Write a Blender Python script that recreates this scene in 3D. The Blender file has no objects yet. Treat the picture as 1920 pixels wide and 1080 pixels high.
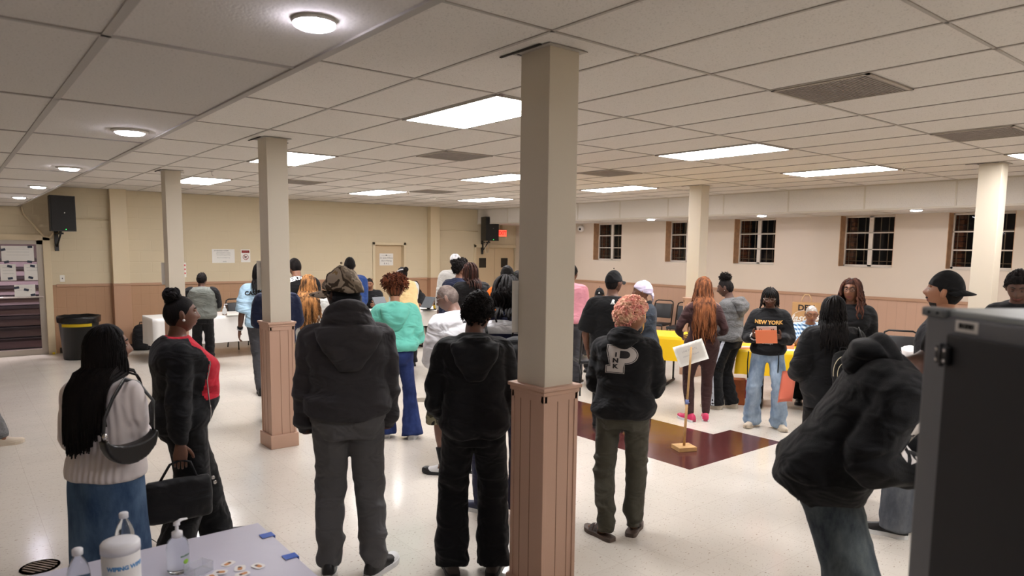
import bpy, bmesh, math, random
import numpy as np
from mathutils import Vector, Matrix, Euler, noise
from mathutils.bvhtree import BVHTree
random.seed(7)
rng = np.random.default_rng(11)
PI = math.pi
R = math.radians
SC = bpy.context.scene
COL = SC.collection
H = 2.946            # ceiling height
# ------------------------------------------------------------------ camera numbers (solved from the 2x4 ft ceiling grid)
CAM = Vector((-2.2539, -2.5250, 1.934))
YAW, PITCH, ROLL, FPX = 0.8923, -0.1064, 0.0115, 1317.0
_f = Vector((math.cos(YAW)*math.cos(PITCH), math.sin(YAW)*math.cos(PITCH), math.sin(PITCH)))
_r0 = Vector((math.sin(YAW), -math.cos(YAW), 0))
_u0 = _r0.cross(_f)
_r = math.cos(ROLL)*_r0 + math.sin(ROLL)*_u0
_u = -math.sin(ROLL)*_r0 + math.cos(ROLL)*_u0
def ray(px, py):
    return (_r*((px-960)/FPX) + _u*((608.8-py)/FPX) + _f)
def on_z(px, py, z):
    d = ray(px, py); t = (z-CAM.z)/d.z
    return CAM + d*t
def at(px, d, py=640):
    """ground point in the viewing direction of column px at horizontal distance d"""
    v = ray(px, py); n = math.hypot(v.x, v.y)
    return Vector((CAM.x+v.x/n*d, CAM.y+v.y/n*d, 0))
def away(px):
    """heading angle that looks straight away from the camera at column px"""
    v = ray(px, 600); return math.atan2(v.y, v.x)

# ------------------------------------------------------------------ materials
def lin(c):
    return tuple((x/12.92 if x <= 0.04045 else ((x+0.055)/1.055)**2.4) for x in [v/255 for v in c])+(1,)
MATS = {}
def mat(name, c, rough=.6, metal=0, spec=.5, bump=0, bscale=200, vary=0, vscale=6, emit=None, estr=1, alpha=None, trans=0, sheen=0, coat=0, c2=None, bdetail=2):
    if name in MATS: return MATS[name]
    m = bpy.data.materials.new(name); m.use_nodes = True
    nt = m.node_tree; b = nt.nodes['Principled BSDF']
    b.inputs['Base Color'].default_value = lin(c)
    b.inputs['Roughness'].default_value = rough
    b.inputs['Metallic'].default_value = metal
    b.inputs['Specular IOR Level'].default_value = spec
    b.inputs['Transmission Weight'].default_value = trans
    if sheen: b.inputs['Sheen Weight'].default_value = sheen; b.inputs['Sheen Roughness'].default_value = .5
    if coat: b.inputs['Coat Weight'].default_value = coat; b.inputs['Coat Roughness'].default_value = .1
    if emit: b.inputs['Emission Color'].default_value = lin(emit); b.inputs['Emission Strength'].default_value = estr
    if alpha is not None: b.inputs['Alpha'].default_value = alpha
    tc = None
    if bump or vary or c2:
        tc = nt.nodes.new('ShaderNodeTexCoord')
    if vary or c2:
        n = nt.nodes.new('ShaderNodeTexNoise'); n.inputs['Scale'].default_value = vscale; n.inputs['Detail'].default_value = 4
        nt.links.new(tc.outputs['Object'], n.inputs['Vector'])
        r = nt.nodes.new('ShaderNodeValToRGB')
        l1 = lin(c); l2 = lin(c2) if c2 else tuple(v*(1-vary) for v in l1[:3])+(1,)
        r.color_ramp.elements[0].color = l2; r.color_ramp.elements[1].color = l1
        r.color_ramp.elements[0].position = .35; r.color_ramp.elements[1].position = .65
        nt.links.new(n.outputs['Fac'], r.inputs['Fac']); nt.links.new(r.outputs['Color'], b.inputs['Base Color'])
    if bump:
        n = nt.nodes.new('ShaderNodeTexNoise'); n.inputs['Scale'].default_value = bscale; n.inputs['Detail'].default_value = bdetail
        nt.links.new(tc.outputs['Object'], n.inputs['Vector'])
        bp = nt.nodes.new('ShaderNodeBump'); bp.inputs['Strength'].default_value = bump; bp.inputs['Distance'].default_value = .01
        nt.links.new(n.outputs['Fac'], bp.inputs['Height']); nt.links.new(bp.outputs['Normal'], b.inputs['Normal'])
    MATS[name] = m
    return m
def nodes(m): return m.node_tree.nodes, m.node_tree.links, m.node_tree.nodes['Principled BSDF']
def math_node(nt, op, a=None, b=None):
    n = nt.nodes.new('ShaderNodeMath'); n.operation = op
    for i, v in enumerate((a, b)):
        if v is None: continue
        if isinstance(v, (int, float)): n.inputs[i].default_value = v
        else: nt.links.new(v, n.inputs[i])
    return n.outputs[0]

# ------------------------------------------------------------------ object helpers
def tag(o, label=None, cat=None, group=None, kind=None):
    if label: o['label'] = label
    if cat: o['category'] = cat
    if group: o['group'] = group
    if kind: o['kind'] = kind
    return o
def thing(name, loc=(0, 0, 0), rz=0, label=None, cat=None, group=None, kind=None):
    o = bpy.data.objects.new(name, None); COL.objects.link(o)
    o.empty_display_size = .1
    o.location = loc; o.rotation_euler = (0, 0, rz)
    return tag(o, label, cat, group, kind)
def link(name, me, m=None, parent=None, smooth=False):
    o = bpy.data.objects.new(name, me); COL.objects.link(o)
    if m is not None:
        for x in (m if isinstance(m, (list, tuple)) else [m]): me.materials.append(x)
    if parent: o.parent = parent
    if smooth:
        me.polygons.foreach_set('use_smooth', [True]*len(me.polygons))
    return o
def obj(name, bm, m=None, parent=None, smooth=False):
    me = bpy.data.meshes.new(name)
    bmesh.ops.recalc_face_normals(bm, faces=bm.faces[:])
    bm.to_mesh(me); bm.free()
    return link(name, me, m, parent, smooth)
def copy_tree(o, parent=None):
    c = o.copy(); COL.objects.link(c)
    if parent: c.parent = parent
    for ch in list(o.children): copy_tree(ch, c)
    return c
def BM(): return bmesh.new()
def box(bm, lo, hi, mi=0, bev=0, M=None):
    lo, hi = Vector(lo), Vector(hi)
    r = bmesh.ops.create_cube(bm, size=1)
    vs = r['verts']
    for v in vs:
        v.co = Vector([(lo[i]+hi[i])/2 + v.co[i]*(hi[i]-lo[i]) for i in range(3)])
    fs = set(f for v in vs for f in v.link_faces)
    for f in fs: f.material_index = mi
    if bev:
        es = list(set(e for v in vs for e in v.link_edges))
        rb = bmesh.ops.bevel(bm, geom=es, offset=bev, segments=2, affect='EDGES', profile=.6)
        vs = list(set(rb['verts']) | set(v for f in rb['faces'] for v in f.verts))
        for f in rb['faces']: f.material_index = mi
    if M is not None:
        vv = set()
        for f in bm.faces:
            pass
        for v in vs: v.co = M @ v.co
    return vs
def frames(pts):
    pts = [Vector(p) for p in pts]; n = len(pts); T = []
    for i in range(n):
        a = pts[max(0, i-1)]; b = pts[min(n-1, i+1)]
        t = (b-a); T.append(t.normalized() if t.length > 1e-9 else Vector((0, 0, 1)))
    ref = Vector((1, 0, 0)) if abs(T[0].x) < .8 else Vector((0, 1, 0))
    u = (ref - T[0]*ref.dot(T[0])).normalized(); out = []
    for i in range(n):
        u = (u - T[i]*u.dot(T[i])).normalized()
        out.append((pts[i], u, T[i].cross(u)))
    return out
def tube(bm, pts, rad, n=8, cap=True, mi=0, flat=1.0, up=None, smooth=True):
    if isinstance(rad, (int, float)): rad = [rad]*len(pts)
    fr = frames(pts); rings = []
    for (p, u, v), r in zip(fr, rad):
        if up is not None:
            t = u.cross(v); w = Vector(up); w = (w - t*w.dot(t)).normalized(); u, v = t.cross(w), w
        rings.append([bm.verts.new(p + u*(r*math.cos(2*PI*k/n)) + v*(r*flat*math.sin(2*PI*k/n))) for k in range(n)])
    for a, b in zip(rings, rings[1:]):
        for k in range(n):
            f = bm.faces.new((a[k], a[(k+1) % n], b[(k+1) % n], b[k])); f.material_index = mi; f.smooth = smooth
    if cap:
        f = bm.faces.new(rings[0][::-1]); f.material_index = mi
        f = bm.faces.new(rings[-1]); f.material_index = mi
    return rings
def loft(bm, rings, n=20, cap=True, mi=0):
    """rings: (centre, u, v, ru, rfront, rback, exponent)"""
    out = []
    for (c, u, v, ru, rf, rb, e) in rings:
        c, u, v = Vector(c), Vector(u), Vector(v); vs = []
        for k in range(n):
            a = 2*PI*k/n; ca, sa = math.cos(a), math.sin(a)
            x = ru*math.copysign(abs(ca)**e, ca); y = (rf if sa > 0 else rb)*math.copysign(abs(sa)**e, sa)
            vs.append(bm.verts.new(c+u*x+v*y))
        out.append(vs)
    for a, b in zip(out, out[1:]):
        for k in range(n):
            f = bm.faces.new((a[k], a[(k+1) % n], b[(k+1) % n], b[k])); f.material_index = mi; f.smooth = True
    if cap:
        bm.faces.new(out[0][::-1]).material_index = mi; bm.faces.new(out[-1]).material_index = mi
    return out
def lathe(bm, prof, n=20, c=(0, 0, 0), mi=0, cap=True):
    c = Vector(c)
    return loft(bm, [(c+Vector((0, 0, z)), (1, 0, 0), (0, 1, 0), r, r, r, 1) for r, z in prof], n, cap, mi)
def ball(bm, c, r, seg=12, mi=0, M=None):
    if isinstance(r, (int, float)): r = (r, r, r)
    res = bmesh.ops.create_uvsphere(bm, u_segments=seg, v_segments=max(6, seg*2//3), radius=1)
    for v in res['verts']:
        p = Vector((v.co.x*r[0], v.co.y*r[1], v.co.z*r[2]))
        if M is not None: p = M @ p
        v.co = p+Vector(c)
        for f in v.link_faces: f.material_index = mi; f.smooth = True
    return res['verts']
def prism(bm, pts, z0, z1, mi=0, M=None):
    a = [bm.verts.new(Vector((x, y, z0))) for x, y in pts]; b = [bm.verts.new(Vector((x, y, z1))) for x, y in pts]
    n = len(pts)
    for k in range(n):
        bm.faces.new((a[k], a[(k+1) % n], b[(k+1) % n], b[k])).material_index = mi
    bm.faces.new(a[::-1]).material_index = mi; bm.faces.new(b).material_index = mi
    if M is not None:
        for v in a+b: v.co = M @ v.co
    return a+b
def sheet(bm, fn, nu, nv, mi=0, thick=0):
    """grid surface fn(u,v) -> point, u,v in 0..1"""
    g = [[bm.verts.new(Vector(fn(i/nu, j/nv))) for j in range(nv+1)] for i in range(nu+1)]
    for i in range(nu):
        for j in range(nv):
            f = bm.faces.new((g[i][j], g[i+1][j], g[i+1][j+1], g[i][j+1])); f.material_index = mi; f.smooth = True
    return g
def modmesh(bm, mods):
    """run modifiers on a bmesh, give the resulting mesh back"""
    me = bpy.data.meshes.new('tmp'); bm.to_mesh(me); bm.free()
    o = bpy.data.objects.new('tmp', me); COL.objects.link(o)
    for typ, kw in mods:
        md = o.modifiers.new(typ, typ)
        for k, v in kw.items(): setattr(md, k, v)
    dg = bpy.context.evaluated_depsgraph_get()
    res = bpy.data.meshes.new_from_object(o.evaluated_get(dg))
    bpy.data.objects.remove(o); bpy.data.meshes.remove(me)
    return res
def fuse(bm, voxel, smooth=2):
    bmesh.ops.recalc_face_normals(bm, faces=bm.faces[:])
    mods = [('REMESH', dict(mode='VOXEL', voxel_size=voxel, adaptivity=0, use_smooth_shade=True))]
    if smooth: mods.append(('SMOOTH', dict(factor=.5, iterations=smooth)))
    return modmesh(bm, mods)
# vectorised value noise
def _h(i, j, k, s):
    n = (i*374761393 + j*668265263 + k*1274126177 + s*974711) & 0x7fffffff
    n = ((n ^ (n >> 13))*1103515245) & 0x7fffffff
    return ((n ^ (n >> 16)) & 0xffff)/32767.5-1
def vnoise(P, seed=0):
    P = np.asarray(P, float); I = np.floor(P).astype(np.int64); F = P-I; F = F*F*(3-2*F); r = 0
    for a in (0, 1):
        for b in (0, 1):
            for c in (0, 1):
                w = (F[:, 0] if a else 1-F[:, 0])*(F[:, 1] if b else 1-F[:, 1])*(F[:, 2] if c else 1-F[:, 2])
                r = r + w*_h(I[:, 0]+a, I[:, 1]+b, I[:, 2]+c, seed)
    return r
def get_co(me):
    a = np.empty(len(me.vertices)*3); me.vertices.foreach_get('co', a); return a.reshape(-1, 3)
def get_no(me):
    a = np.empty(len(me.vertices)*3); me.vertices.foreach_get('normal', a); return a.reshape(-1, 3)
def set_co(me, co):
    me.vertices.foreach_set('co', np.ascontiguousarray(co).ravel()); me.update()
def text_bm(s, size, extrude=0, font_shear=0, spacing=1.0, bold=0):
    cu = bpy.data.curves.new('t', 'FONT'); cu.body = s; cu.size = size; cu.extrude = extrude; cu.shear = font_shear
    cu.align_x = 'CENTER'; cu.align_y = 'CENTER'; cu.space_character = spacing; cu.offset = bold; cu.resolution_u = 3
    o = bpy.data.objects.new('t', cu); COL.objects.link(o)
    me = bpy.data.meshes.new_from_object(o.evaluated_get(bpy.context.evaluated_depsgraph_get()))
    bpy.data.objects.remove(o); bpy.data.curves.remove(cu)
    bm = BM(); bm.from_mesh(me); bpy.data.meshes.remove(me)
    return bm
def text_obj(name, s, size, M, m, parent, **kw):
    bm = text_bm(s, size, **kw)
    for v in bm.verts: v.co = M @ v.co
    me = bpy.data.meshes.new(name); bm.to_mesh(me); bm.free()
    return link(name, me, m, parent)
def frame_M(o, x, y):
    x = Vector(x).normalized(); y = Vector(y).normalized(); z = x.cross(y)
    return Matrix(((x.x, y.x, z.x, o[0]), (x.y, y.y, z.y, o[1]), (x.z, y.z, z.z, o[2]), (0, 0, 0, 1)))
# ================================================================== THE ROOM
XW, YB = 9.72, 12.21          # window wall and back wall
XL, YF = -5.2, -6.0           # unseen walls behind and beside the camera
SX0, SX1, SZ = -1.22, 8.45, 2.575   # soffit edges and soffit underside
WH = 1.22                     # wainscot height

def ceiling_mat():
    m = mat('acoustic_tile', (205, 196, 182), .95, spec=.1)
    N, L, b = nodes(m); nt = m.node_tree
    tc = N.new('ShaderNodeTexCoord'); n = N.new('ShaderNodeTexNoise'); n.inputs['Scale'].default_value = 120; n.inputs['Detail'].default_value = 3
    L.new(tc.outputs['Object'], n.inputs['Vector'])
    r = N.new('ShaderNodeValToRGB'); r.color_ramp.elements[0].position = .30; r.color_ramp.elements[1].position = .42
    r.color_ramp.elements[0].color = lin((184, 179, 172)); r.color_ramp.elements[1].color = lin((212, 207, 200))
    L.new(n.outputs['Fac'], r.inputs['Fac']); L.new(r.outputs['Color'], b.inputs['Base Color'])
    bp = N.new('ShaderNodeBump'); bp.inputs['Strength'].default_value = .35; bp.inputs['Distance'].default_value = .004
    L.new(n.outputs['Fac'], bp.inputs['Height']); L.new(bp.outputs['Normal'], b.inputs['Normal'])
    return m
M_TILE = ceiling_mat()
M_TBAR = mat('ceiling_tee_bar', (162, 156, 148), .5)
M_GAP = mat('dark_gap', (40, 36, 32), .9)

def floor_mat():
    m = mat('vinyl_tile', (214, 204, 186), .16, spec=.5)
    N, L, b = nodes(m); nt = m.node_tree
    tc = N.new('ShaderNodeTexCoord'); sx = N.new('ShaderNodeSeparateXYZ'); L.new(tc.outputs['Object'], sx.inputs[0])
    x, y = sx.outputs[0], sx.outputs[1]
    T = .3048
    # per tile tint
    fx = math_node(nt, 'FLOOR', math_node(nt, 'DIVIDE', x, T)); fy = math_node(nt, 'FLOOR', math_node(nt, 'DIVIDE', y, T))
    cb = N.new('ShaderNodeCombineXYZ'); L.new(fx, cb.inputs[0]); L.new(fy, cb.inputs[1])
    wn = N.new('ShaderNodeTexWhiteNoise'); wn.noise_dimensions = '3D'; L.new(cb.outputs[0], wn.inputs['Vector'])
    # flecks
    mp = N.new('ShaderNodeMapping'); mp.inputs['Scale'].default_value = (1.0, 2.2, 1); mp.inputs['Rotation'].default_value = (0, 0, .6)
    L.new(tc.outputs['Object'], mp.inputs['Vector'])
    n1 = N.new('ShaderNodeTexNoise'); n1.inputs['Scale'].default_value = 42; n1.inputs['Detail'].default_value = 2.5; L.new(mp.outputs[0], n1.inputs['Vector'])
    r1 = N.new('ShaderNodeValToRGB'); r1.color_ramp.elements[0].position = .29; r1.color_ramp.elements[1].position = .37
    r1.color_ramp.elements[0].color = lin((158, 140, 122)); r1.color_ramp.elements[1].color = lin((216, 209, 198))
    L.new(n1.outputs['Fac'], r1.inputs['Fac'])
    n2 = N.new('ShaderNodeTexNoise'); n2.inputs['Scale'].default_value = 1.3; n2.inputs['Detail'].default_value = 3; L.new(tc.outputs['Object'], n2.inputs['Vector'])
    v = math_node(nt, 'ADD', math_node(nt, 'MULTIPLY', wn.outputs['Value'], .035), math_node(nt, 'ADD', math_node(nt, 'MULTIPLY', n2.outputs['Fac'], .12), .90))
    mx = N.new('ShaderNodeMix'); mx.data_type = 'RGBA'; mx.blend_type = 'MULTIPLY'; mx.inputs[0].default_value = 1
    L.new(r1.outputs[0], mx.inputs[6]); cc = N.new('ShaderNodeCombineColor'); [L.new(v, cc.inputs[i]) for i in range(3)]; L.new(cc.outputs[0], mx.inputs[7])
    # joints
    def joint(c):
        fr = math_node(nt, 'FRACT', math_node(nt, 'DIVIDE', c, T)); d = math_node(nt, 'ABSOLUTE', math_node(nt, 'SUBTRACT', fr, .5))
        return math_node(nt, 'GREATER_THAN', d, .4955)
    j = math_node(nt, 'MAXIMUM', joint(x), joint(y))
    # maroon inlay: x 2.82..4.04, y 1.21..4.26 plus a stub of 1 x 2 tiles
    def inside(c, a, bb): return math_node(nt, 'MULTIPLY', math_node(nt, 'GREATER_THAN', c, a), math_node(nt, 'LESS_THAN', c, bb))
    r_a = math_node(nt, 'MULTIPLY', inside(x, 2.815, 4.03), inside(y, 1.215, 4.26))
    r_b = math_node(nt, 'MULTIPLY', inside(x, 4.0, 4.335), inside(y, 1.215, 1.825))
    mar = math_node(nt, 'MAXIMUM', r_a, r_b)
    r2 = N.new('ShaderNodeValToRGB'); r2.color_ramp.elements[0].position = .3; r2.color_ramp.elements[1].position = .62
    r2.color_ramp.elements[0].color = lin((66, 34, 34)); r2.color_ramp.elements[1].color = lin((98, 52, 50))
    L.new(n1.outputs['Fac'], r2.inputs['Fac'])
    m2 = N.new('ShaderNodeMix'); m2.data_type = 'RGBA'; L.new(mar, m2.inputs[0]); L.new(mx.outputs[2], m2.inputs[6]); L.new(r2.outputs[0], m2.inputs[7])
    m3 = N.new('ShaderNodeMix'); m3.data_type = 'RGBA'; m3.blend_type = 'MULTIPLY'; L.new(math_node(nt, 'MULTIPLY', j, .28), m3.inputs[0])
    L.new(m2.outputs[2], m3.inputs[6]); m3.inputs[7].default_value = (.35, .25, .18, 1)
    L.new(m3.outputs[2], b.inputs['Base Color'])
    n3 = N.new('ShaderNodeTexNoise'); n3.inputs['Scale'].default_value = 3.2; n3.inputs['Detail'].default_value = 2; L.new(tc.outputs['Object'], n3.inputs['Vector'])
    bp = N.new('ShaderNodeBump'); bp.inputs['Strength'].default_value = .25; bp.inputs['Distance'].default_value = .01
    L.new(n3.outputs['Fac'], bp.inputs['Height']); L.new(bp.outputs['Normal'], b.inputs['Normal'])
    rr = N.new('ShaderNodeMapRange'); rr.inputs[3].default_value = .10; rr.inputs[4].default_value = .24; L.new(n2.outputs['Fac'], rr.inputs[0]); L.new(rr.outputs[0], b.inputs['Roughness'])
    return m

def wall_mat(name, upper, lower, blocks=False, grooves=.15, axis='x'):
    """painted wall above a painted board dado, split at WH by height"""
    m = mat(name, upper, .55, spec=.3)
    N, L, b = nodes(m); nt = m.node_tree
    tc = N.new('ShaderNodeTexCoord'); sx = N.new('ShaderNodeSeparateXYZ'); L.new(tc.outputs['Object'], sx.inputs[0])
    h = sx.outputs[0 if axis == 'x' else 1]; z = sx.outputs[2]
    low = math_node(nt, 'LESS_THAN', z, WH)
    n = N.new('ShaderNodeTexNoise'); n.inputs['Scale'].default_value = 1.1; n.inputs['Detail'].default_value = 3; L.new(tc.outputs['Object'], n.inputs['Vector'])
    v = math_node(nt, 'ADD', math_node(nt, 'MULTIPLY', n.outputs['Fac'], .10), .95)
    fr = math_node(nt, 'FRACT', math_node(nt, 'DIVIDE', h, grooves)); gr = math_node(nt, 'LESS_THAN', fr, .035)
    gl = math_node(nt, 'MULTIPLY', gr, low)
    mx = N.new('ShaderNodeMix'); mx.data_type = 'RGBA'; L.new(low, mx.inputs[0]); mx.inputs[6].default_value = lin(upper); mx.inputs[7].default_value = lin(lower)
    m2 = N.new('ShaderNodeMix'); m2.data_type = 'RGBA'; m2.blend_type = 'MULTIPLY'; m2.inputs[0].default_value = 1
    vv = math_node(nt, 'MULTIPLY', v, math_node(nt, 'SUBTRACT', 1, math_node(nt, 'MULTIPLY', gl, .16)))
    cc = N.new('ShaderNodeCombineColor'); [L.new(vv, cc.inputs[i]) for i in range(3)]
    L.new(mx.outputs[2], m2.inputs[6]); L.new(cc.outputs[0], m2.inputs[7]); L.new(m2.outputs[2], b.inputs['Base Color'])
    n4 = N.new('ShaderNodeTexNoise'); n4.inputs['Scale'].default_value = 90; L.new(tc.outputs['Object'], n4.inputs['Vector'])
    hgt = math_node(nt, 'SUBTRACT', math_node(nt, 'MULTIPLY', n4.outputs['Fac'], .12), math_node(nt, 'MULTIPLY', gl, .8))
    if blocks:
        cb = N.new('ShaderNodeCombineXYZ'); L.new(h, cb.inputs[0]); L.new(z, cb.inputs[1])
        br = N.new('ShaderNodeTexBrick'); br.inputs['Scale'].default_value = 1; br.inputs['Brick Width'].default_value = .406; br.inputs['Row Height'].default_value = .203
        br.inputs['Mortar Size'].default_value = .006; br.inputs['Mortar Smooth'].default_value = .5; L.new(cb.outputs[0], br.inputs['Vector'])
        hgt = math_node(nt, 'SUBTRACT', hgt, math_node(nt, 'MULTIPLY', br.outputs['Fac'], .5))
    bp = N.new('ShaderNodeBump'); bp.inputs['Strength'].default_value = .5; bp.inputs['Distance'].default_value = .006
    L.new(hgt, bp.inputs['Height']); L.new(bp.outputs['Normal'], b.inputs['Normal'])
    return m
TAN_UP, TAN_LO = (204, 190, 161), (172, 136, 106)
M_BACK = wall_mat('back_wall_paint', TAN_UP, TAN_LO, True)
M_RIGHT = wall_mat('window_wall_paint', (206, 192, 174), (184, 149, 126), False, .15, 'y')
M_TRIMLO = mat('dado_trim_paint', (172, 134, 106), .45)
M_CREAM = mat('cream_paint', (208, 192, 160), .45)
M_BASE = mat('dark_cove_base', (40, 34, 30), .5)
M_PLAIN = mat('plain_wall_paint', (206, 190, 160), .6)

# ---- floor
bm = BM(); box(bm, (XL, YF, -.1), (XW+.3, YB+.2, 0)); tag(obj('floor', bm, floor_mat()), kind='structure')
# ---- ceiling with its tee bars
bm = BM(); box(bm, (SX0, YF, H), (SX1, YB+.2, H+.1))
k = 0
x = SX0
FT2 = .6096
bars = []
for i in range(-1, 15):
    x = i*FT2
    if x < SX1: bars.append((x-.009, YF, x+.009, YB))
for j in range(-5, 11):
    y = j*2*FT2
    bars.append((SX0, y-.009, SX1, y+.009))
for a in bars: box(bm, (a[0], a[1], H-.005), (a[2], a[3], H+.01), 1)
tag(obj('ceiling', bm, [M_TILE, M_TBAR]), kind='structure')
# ---- lower ceilings (soffits) left and right
bm = BM(); box(bm, (XL, YF, SZ), (SX0, YB+.2, H+.1))
for x in (SX0-FT2, SX0-3*FT2, SX0-5*FT2): box(bm, (x-.014, YF, SZ-.005), (x+.014, YB, SZ+.01), 1)
for j in range(-5, 11): box(bm, (XL, j*2*FT2-.01, SZ-.005), (SX0, j*2*FT2+.01, SZ+.01), 1)
box(bm, (SX0-.022, YF, SZ-.007), (SX0+.004, YB, SZ+.02), 1)
tag(obj('trim_1', bm, [M_TILE, M_TBAR]), kind='structure')
bm = BM(); box(bm, (SX1, YF, SZ), (XW+.3, YB+.2, H+.1))
for j in range(-5, 11):
    box(bm, (SX1, j*2*FT2-.01, SZ-.005), (XW, j*2*FT2+.01, SZ+.01), 1)
    box(bm, (SX1-.006, j*2*FT2-.012, SZ), (SX1+.01, j*2*FT2+.012, H), 1)
box(bm, (SX1-.007, YF, SZ-.007), (SX1+.02, YB, SZ+.02), 1)
box(bm, (SX1-.007, YF, H-.02), (SX1+.01, YB, H), 1)
tag(obj('trim_2', bm, [M_TILE, mat('white_tee_bar', (196, 188, 174), .4)]), kind='structure')

# ---- walls with openings
def wall_with_holes(bm, axis, pos, thick, a0, a1, z0, z1, holes):
    """axis 'x': wall plane x=pos spanning y; holes = (a_lo,a_hi,z_lo,z_hi)"""
    def bx(lo_a, hi_a, lo_z, hi_z):
        if hi_a-lo_a < 1e-4 or hi_z-lo_z < 1e-4: return
        if axis == 'x': box(bm, (pos, lo_a, lo_z), (pos+thick, hi_a, hi_z))
        else: box(bm, (lo_a, pos, lo_z), (hi_a, pos+thick, hi_z))
    hs = sorted(holes); cur = a0
    for (la, ha, lz, hz) in hs:
        bx(cur, la, z0, z1); bx(la, ha, z0, lz); bx(la, ha, hz, z1); cur = ha
    bx(cur, a1, z0, z1)
WIN = [(8.41, 9.30), (6.27, 7.16), (4.61, 5.49), (2.52, 3.41), (.87, 1.74), (-1.2, -.33)]
bm = BM(); wall_with_holes(bm, 'x', XW, .26, YF, YB, 0, H, [(a, b, 1.71, 2.57) for a, b in WIN])
tag(obj('wall_right', bm, M_RIGHT), kind='structure')
DOOR_L = (-2.35, -.80, 0, 2.06)
DOOR_2 = (5.49, 6.31, 0, 2.04)
DOOR_3 = (8.37, 9.715, 0, 2.02)
bm = BM(); wall_with_holes(bm, 'y', YB, .22, XL, XW+.3, 0, H, [DOOR_L, DOOR_2, DOOR_3])
tag(obj('wall_back', bm, M_BACK), kind='structure')
bm = BM(); box(bm, (XL-.1, YF, 0), (XL, YB, H)); tag(obj('wall_left', bm, M_PLAIN), kind='structure')
bm = BM(); box(bm, (XL, YF-.1, 0), (XW+.3, YF, H)); tag(obj('wall_front', bm, M_PLAIN), kind='structure')
# dado caps and cove bases
bm = BM()
for a, b in ((-.74, 5.46), (6.34, 8.33)): box(bm, (a, YB-.022, WH-.035), (b, YB, WH+.012), bev=.004)
tag(obj('trim_3', bm, M_TRIMLO), kind='structure')
bm = BM(); box(bm, (XW-.022, YF, WH-.035), (XW, YB, WH+.012), bev=.004); tag(obj('trim_4', bm, M_TRIMLO), kind='structure')
bm = BM()
for a, b in ((-.74, .13), (.42, 5.46), (6.34, 6.93), (7.2, 8.33)): box(bm, (a, YB-.008, 0), (b, YB, .10))
tag(obj('baseboard_back', bm, M_BASE), kind='structure')
bm = BM(); box(bm, (XW-.012, YF, 0), (XW, YB, .10)); tag(obj('baseboard_right', bm, M_TRIMLO), kind='structure')
# pilasters on the back wall
for i, (a, b) in enumerate(((.13, .40), (6.94, 7.20))):
    bm = BM(); box(bm, (a, YB-.16, WH+.01), (b, YB, H), 0, .004); box(bm, (a-.006, YB-.166, .1), (b+.006, YB, WH), 1, .004)
    box(bm, (a-.012, YB-.18, WH-.02), (b+.012, YB, WH+.012), 1, .004); box(bm, (a-.008, YB-.17, 0), (b+.008, YB, .1), 2)
    tag(obj('trim_%d' % (5+i), bm, [M_CREAM, M_TRIMLO, M_BASE]), kind='structure')
# pipe rail high on the back wall (conduit)
bm = BM()
tube(bm, [(-.74, YB-.012, 2.39), (.13, YB-.012, 2.39)], .012, 6); tube(bm, [(7.2, YB-.012, 2.39), (8.45, YB-.012, 2.39)], .012, 6)
tag(obj('trim_7', bm, M_CREAM), kind='structure')

# ---- windows
M_FRAME = mat('window_white_paint', (214, 204, 190), .45)
M_JAMB = mat('jamb_orange_paint', (194, 152, 114), .6, vary=.25, vscale=9)
M_BAR = mat('security_bar', (176, 150, 118), .5)
M_NIGHT = mat('night_outside', (10, 10, 12), .9)
M_BRICK = mat('outside_brick', (150, 84, 44), .8, vary=.5, vscale=22)
def glass_mat():
    m = mat('window_glass', (18, 18, 20), .03, spec=.6, alpha=.25); return m
M_GLASS = glass_mat()
for i, (a, b) in enumerate(WIN):
    w = thing('window_%d' % (i+1), (XW, (a+b)/2, 1.71), kind='structure')
    hw = (b-a)/2; hz = .86
    bm = BM()
    box(bm, (.003, hw-.008, 0), (.19, hw, hz)); box(bm, (.003, -hw, 0), (.19, -hw+.008, hz))
    obj('window_reveal', bm, M_JAMB, w)
    bm = BM(); box(bm, (-.0, -hw, -.004), (.19, hw, .008)); obj('window_sill', bm, M_FRAME, w)
    bm = BM(); X0, X1 = .17, .215
    for y0, y1, z0, z1 in ((-hw, -hw+.03, 0, hz), (hw-.03, hw, 0, hz), (-hw, hw, .008, .04), (-hw, hw, hz-.03, hz), (-.035, .035, 0, hz),
                           (-hw, hw, .285, .305), (-hw, hw, .565, .585)):
        box(bm, (X0, y0, z0), (X1, y1, z1), bev=.003)
    obj('window_frame', bm, M_FRAME, w)
    bm = BM(); box(bm, (.185, -hw+.03, .04), (.19, hw-.03, hz-.03)); obj('pane', bm, M_GLASS, w)
    bm = BM()
    for k in range(7):
        y = -hw+.06+(2*hw-.12)*k/6; tube(bm, [(.245, y, 0), (.245, y, hz)], .007, 6)
    for z in (.10, .60): tube(bm, [(.245, -hw, z), (.245, hw, z)], .006, 6)
    obj('security_bars', bm, M_BAR, w)
    bm = BM()
    for z in range(10): box(bm, (.262, hw-.13+.01*(z % 2), z*.086), (.40, hw+.02, z*.086+.074), bev=.004)
    obj('brick_reveal', bm, M_BRICK, w)
bm = BM(); box(bm, (XW+1.6, YF, .5), (XW+1.65, YB, 4)); tag(obj('wall_outside', bm, M_NIGHT), kind='structure')

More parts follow.
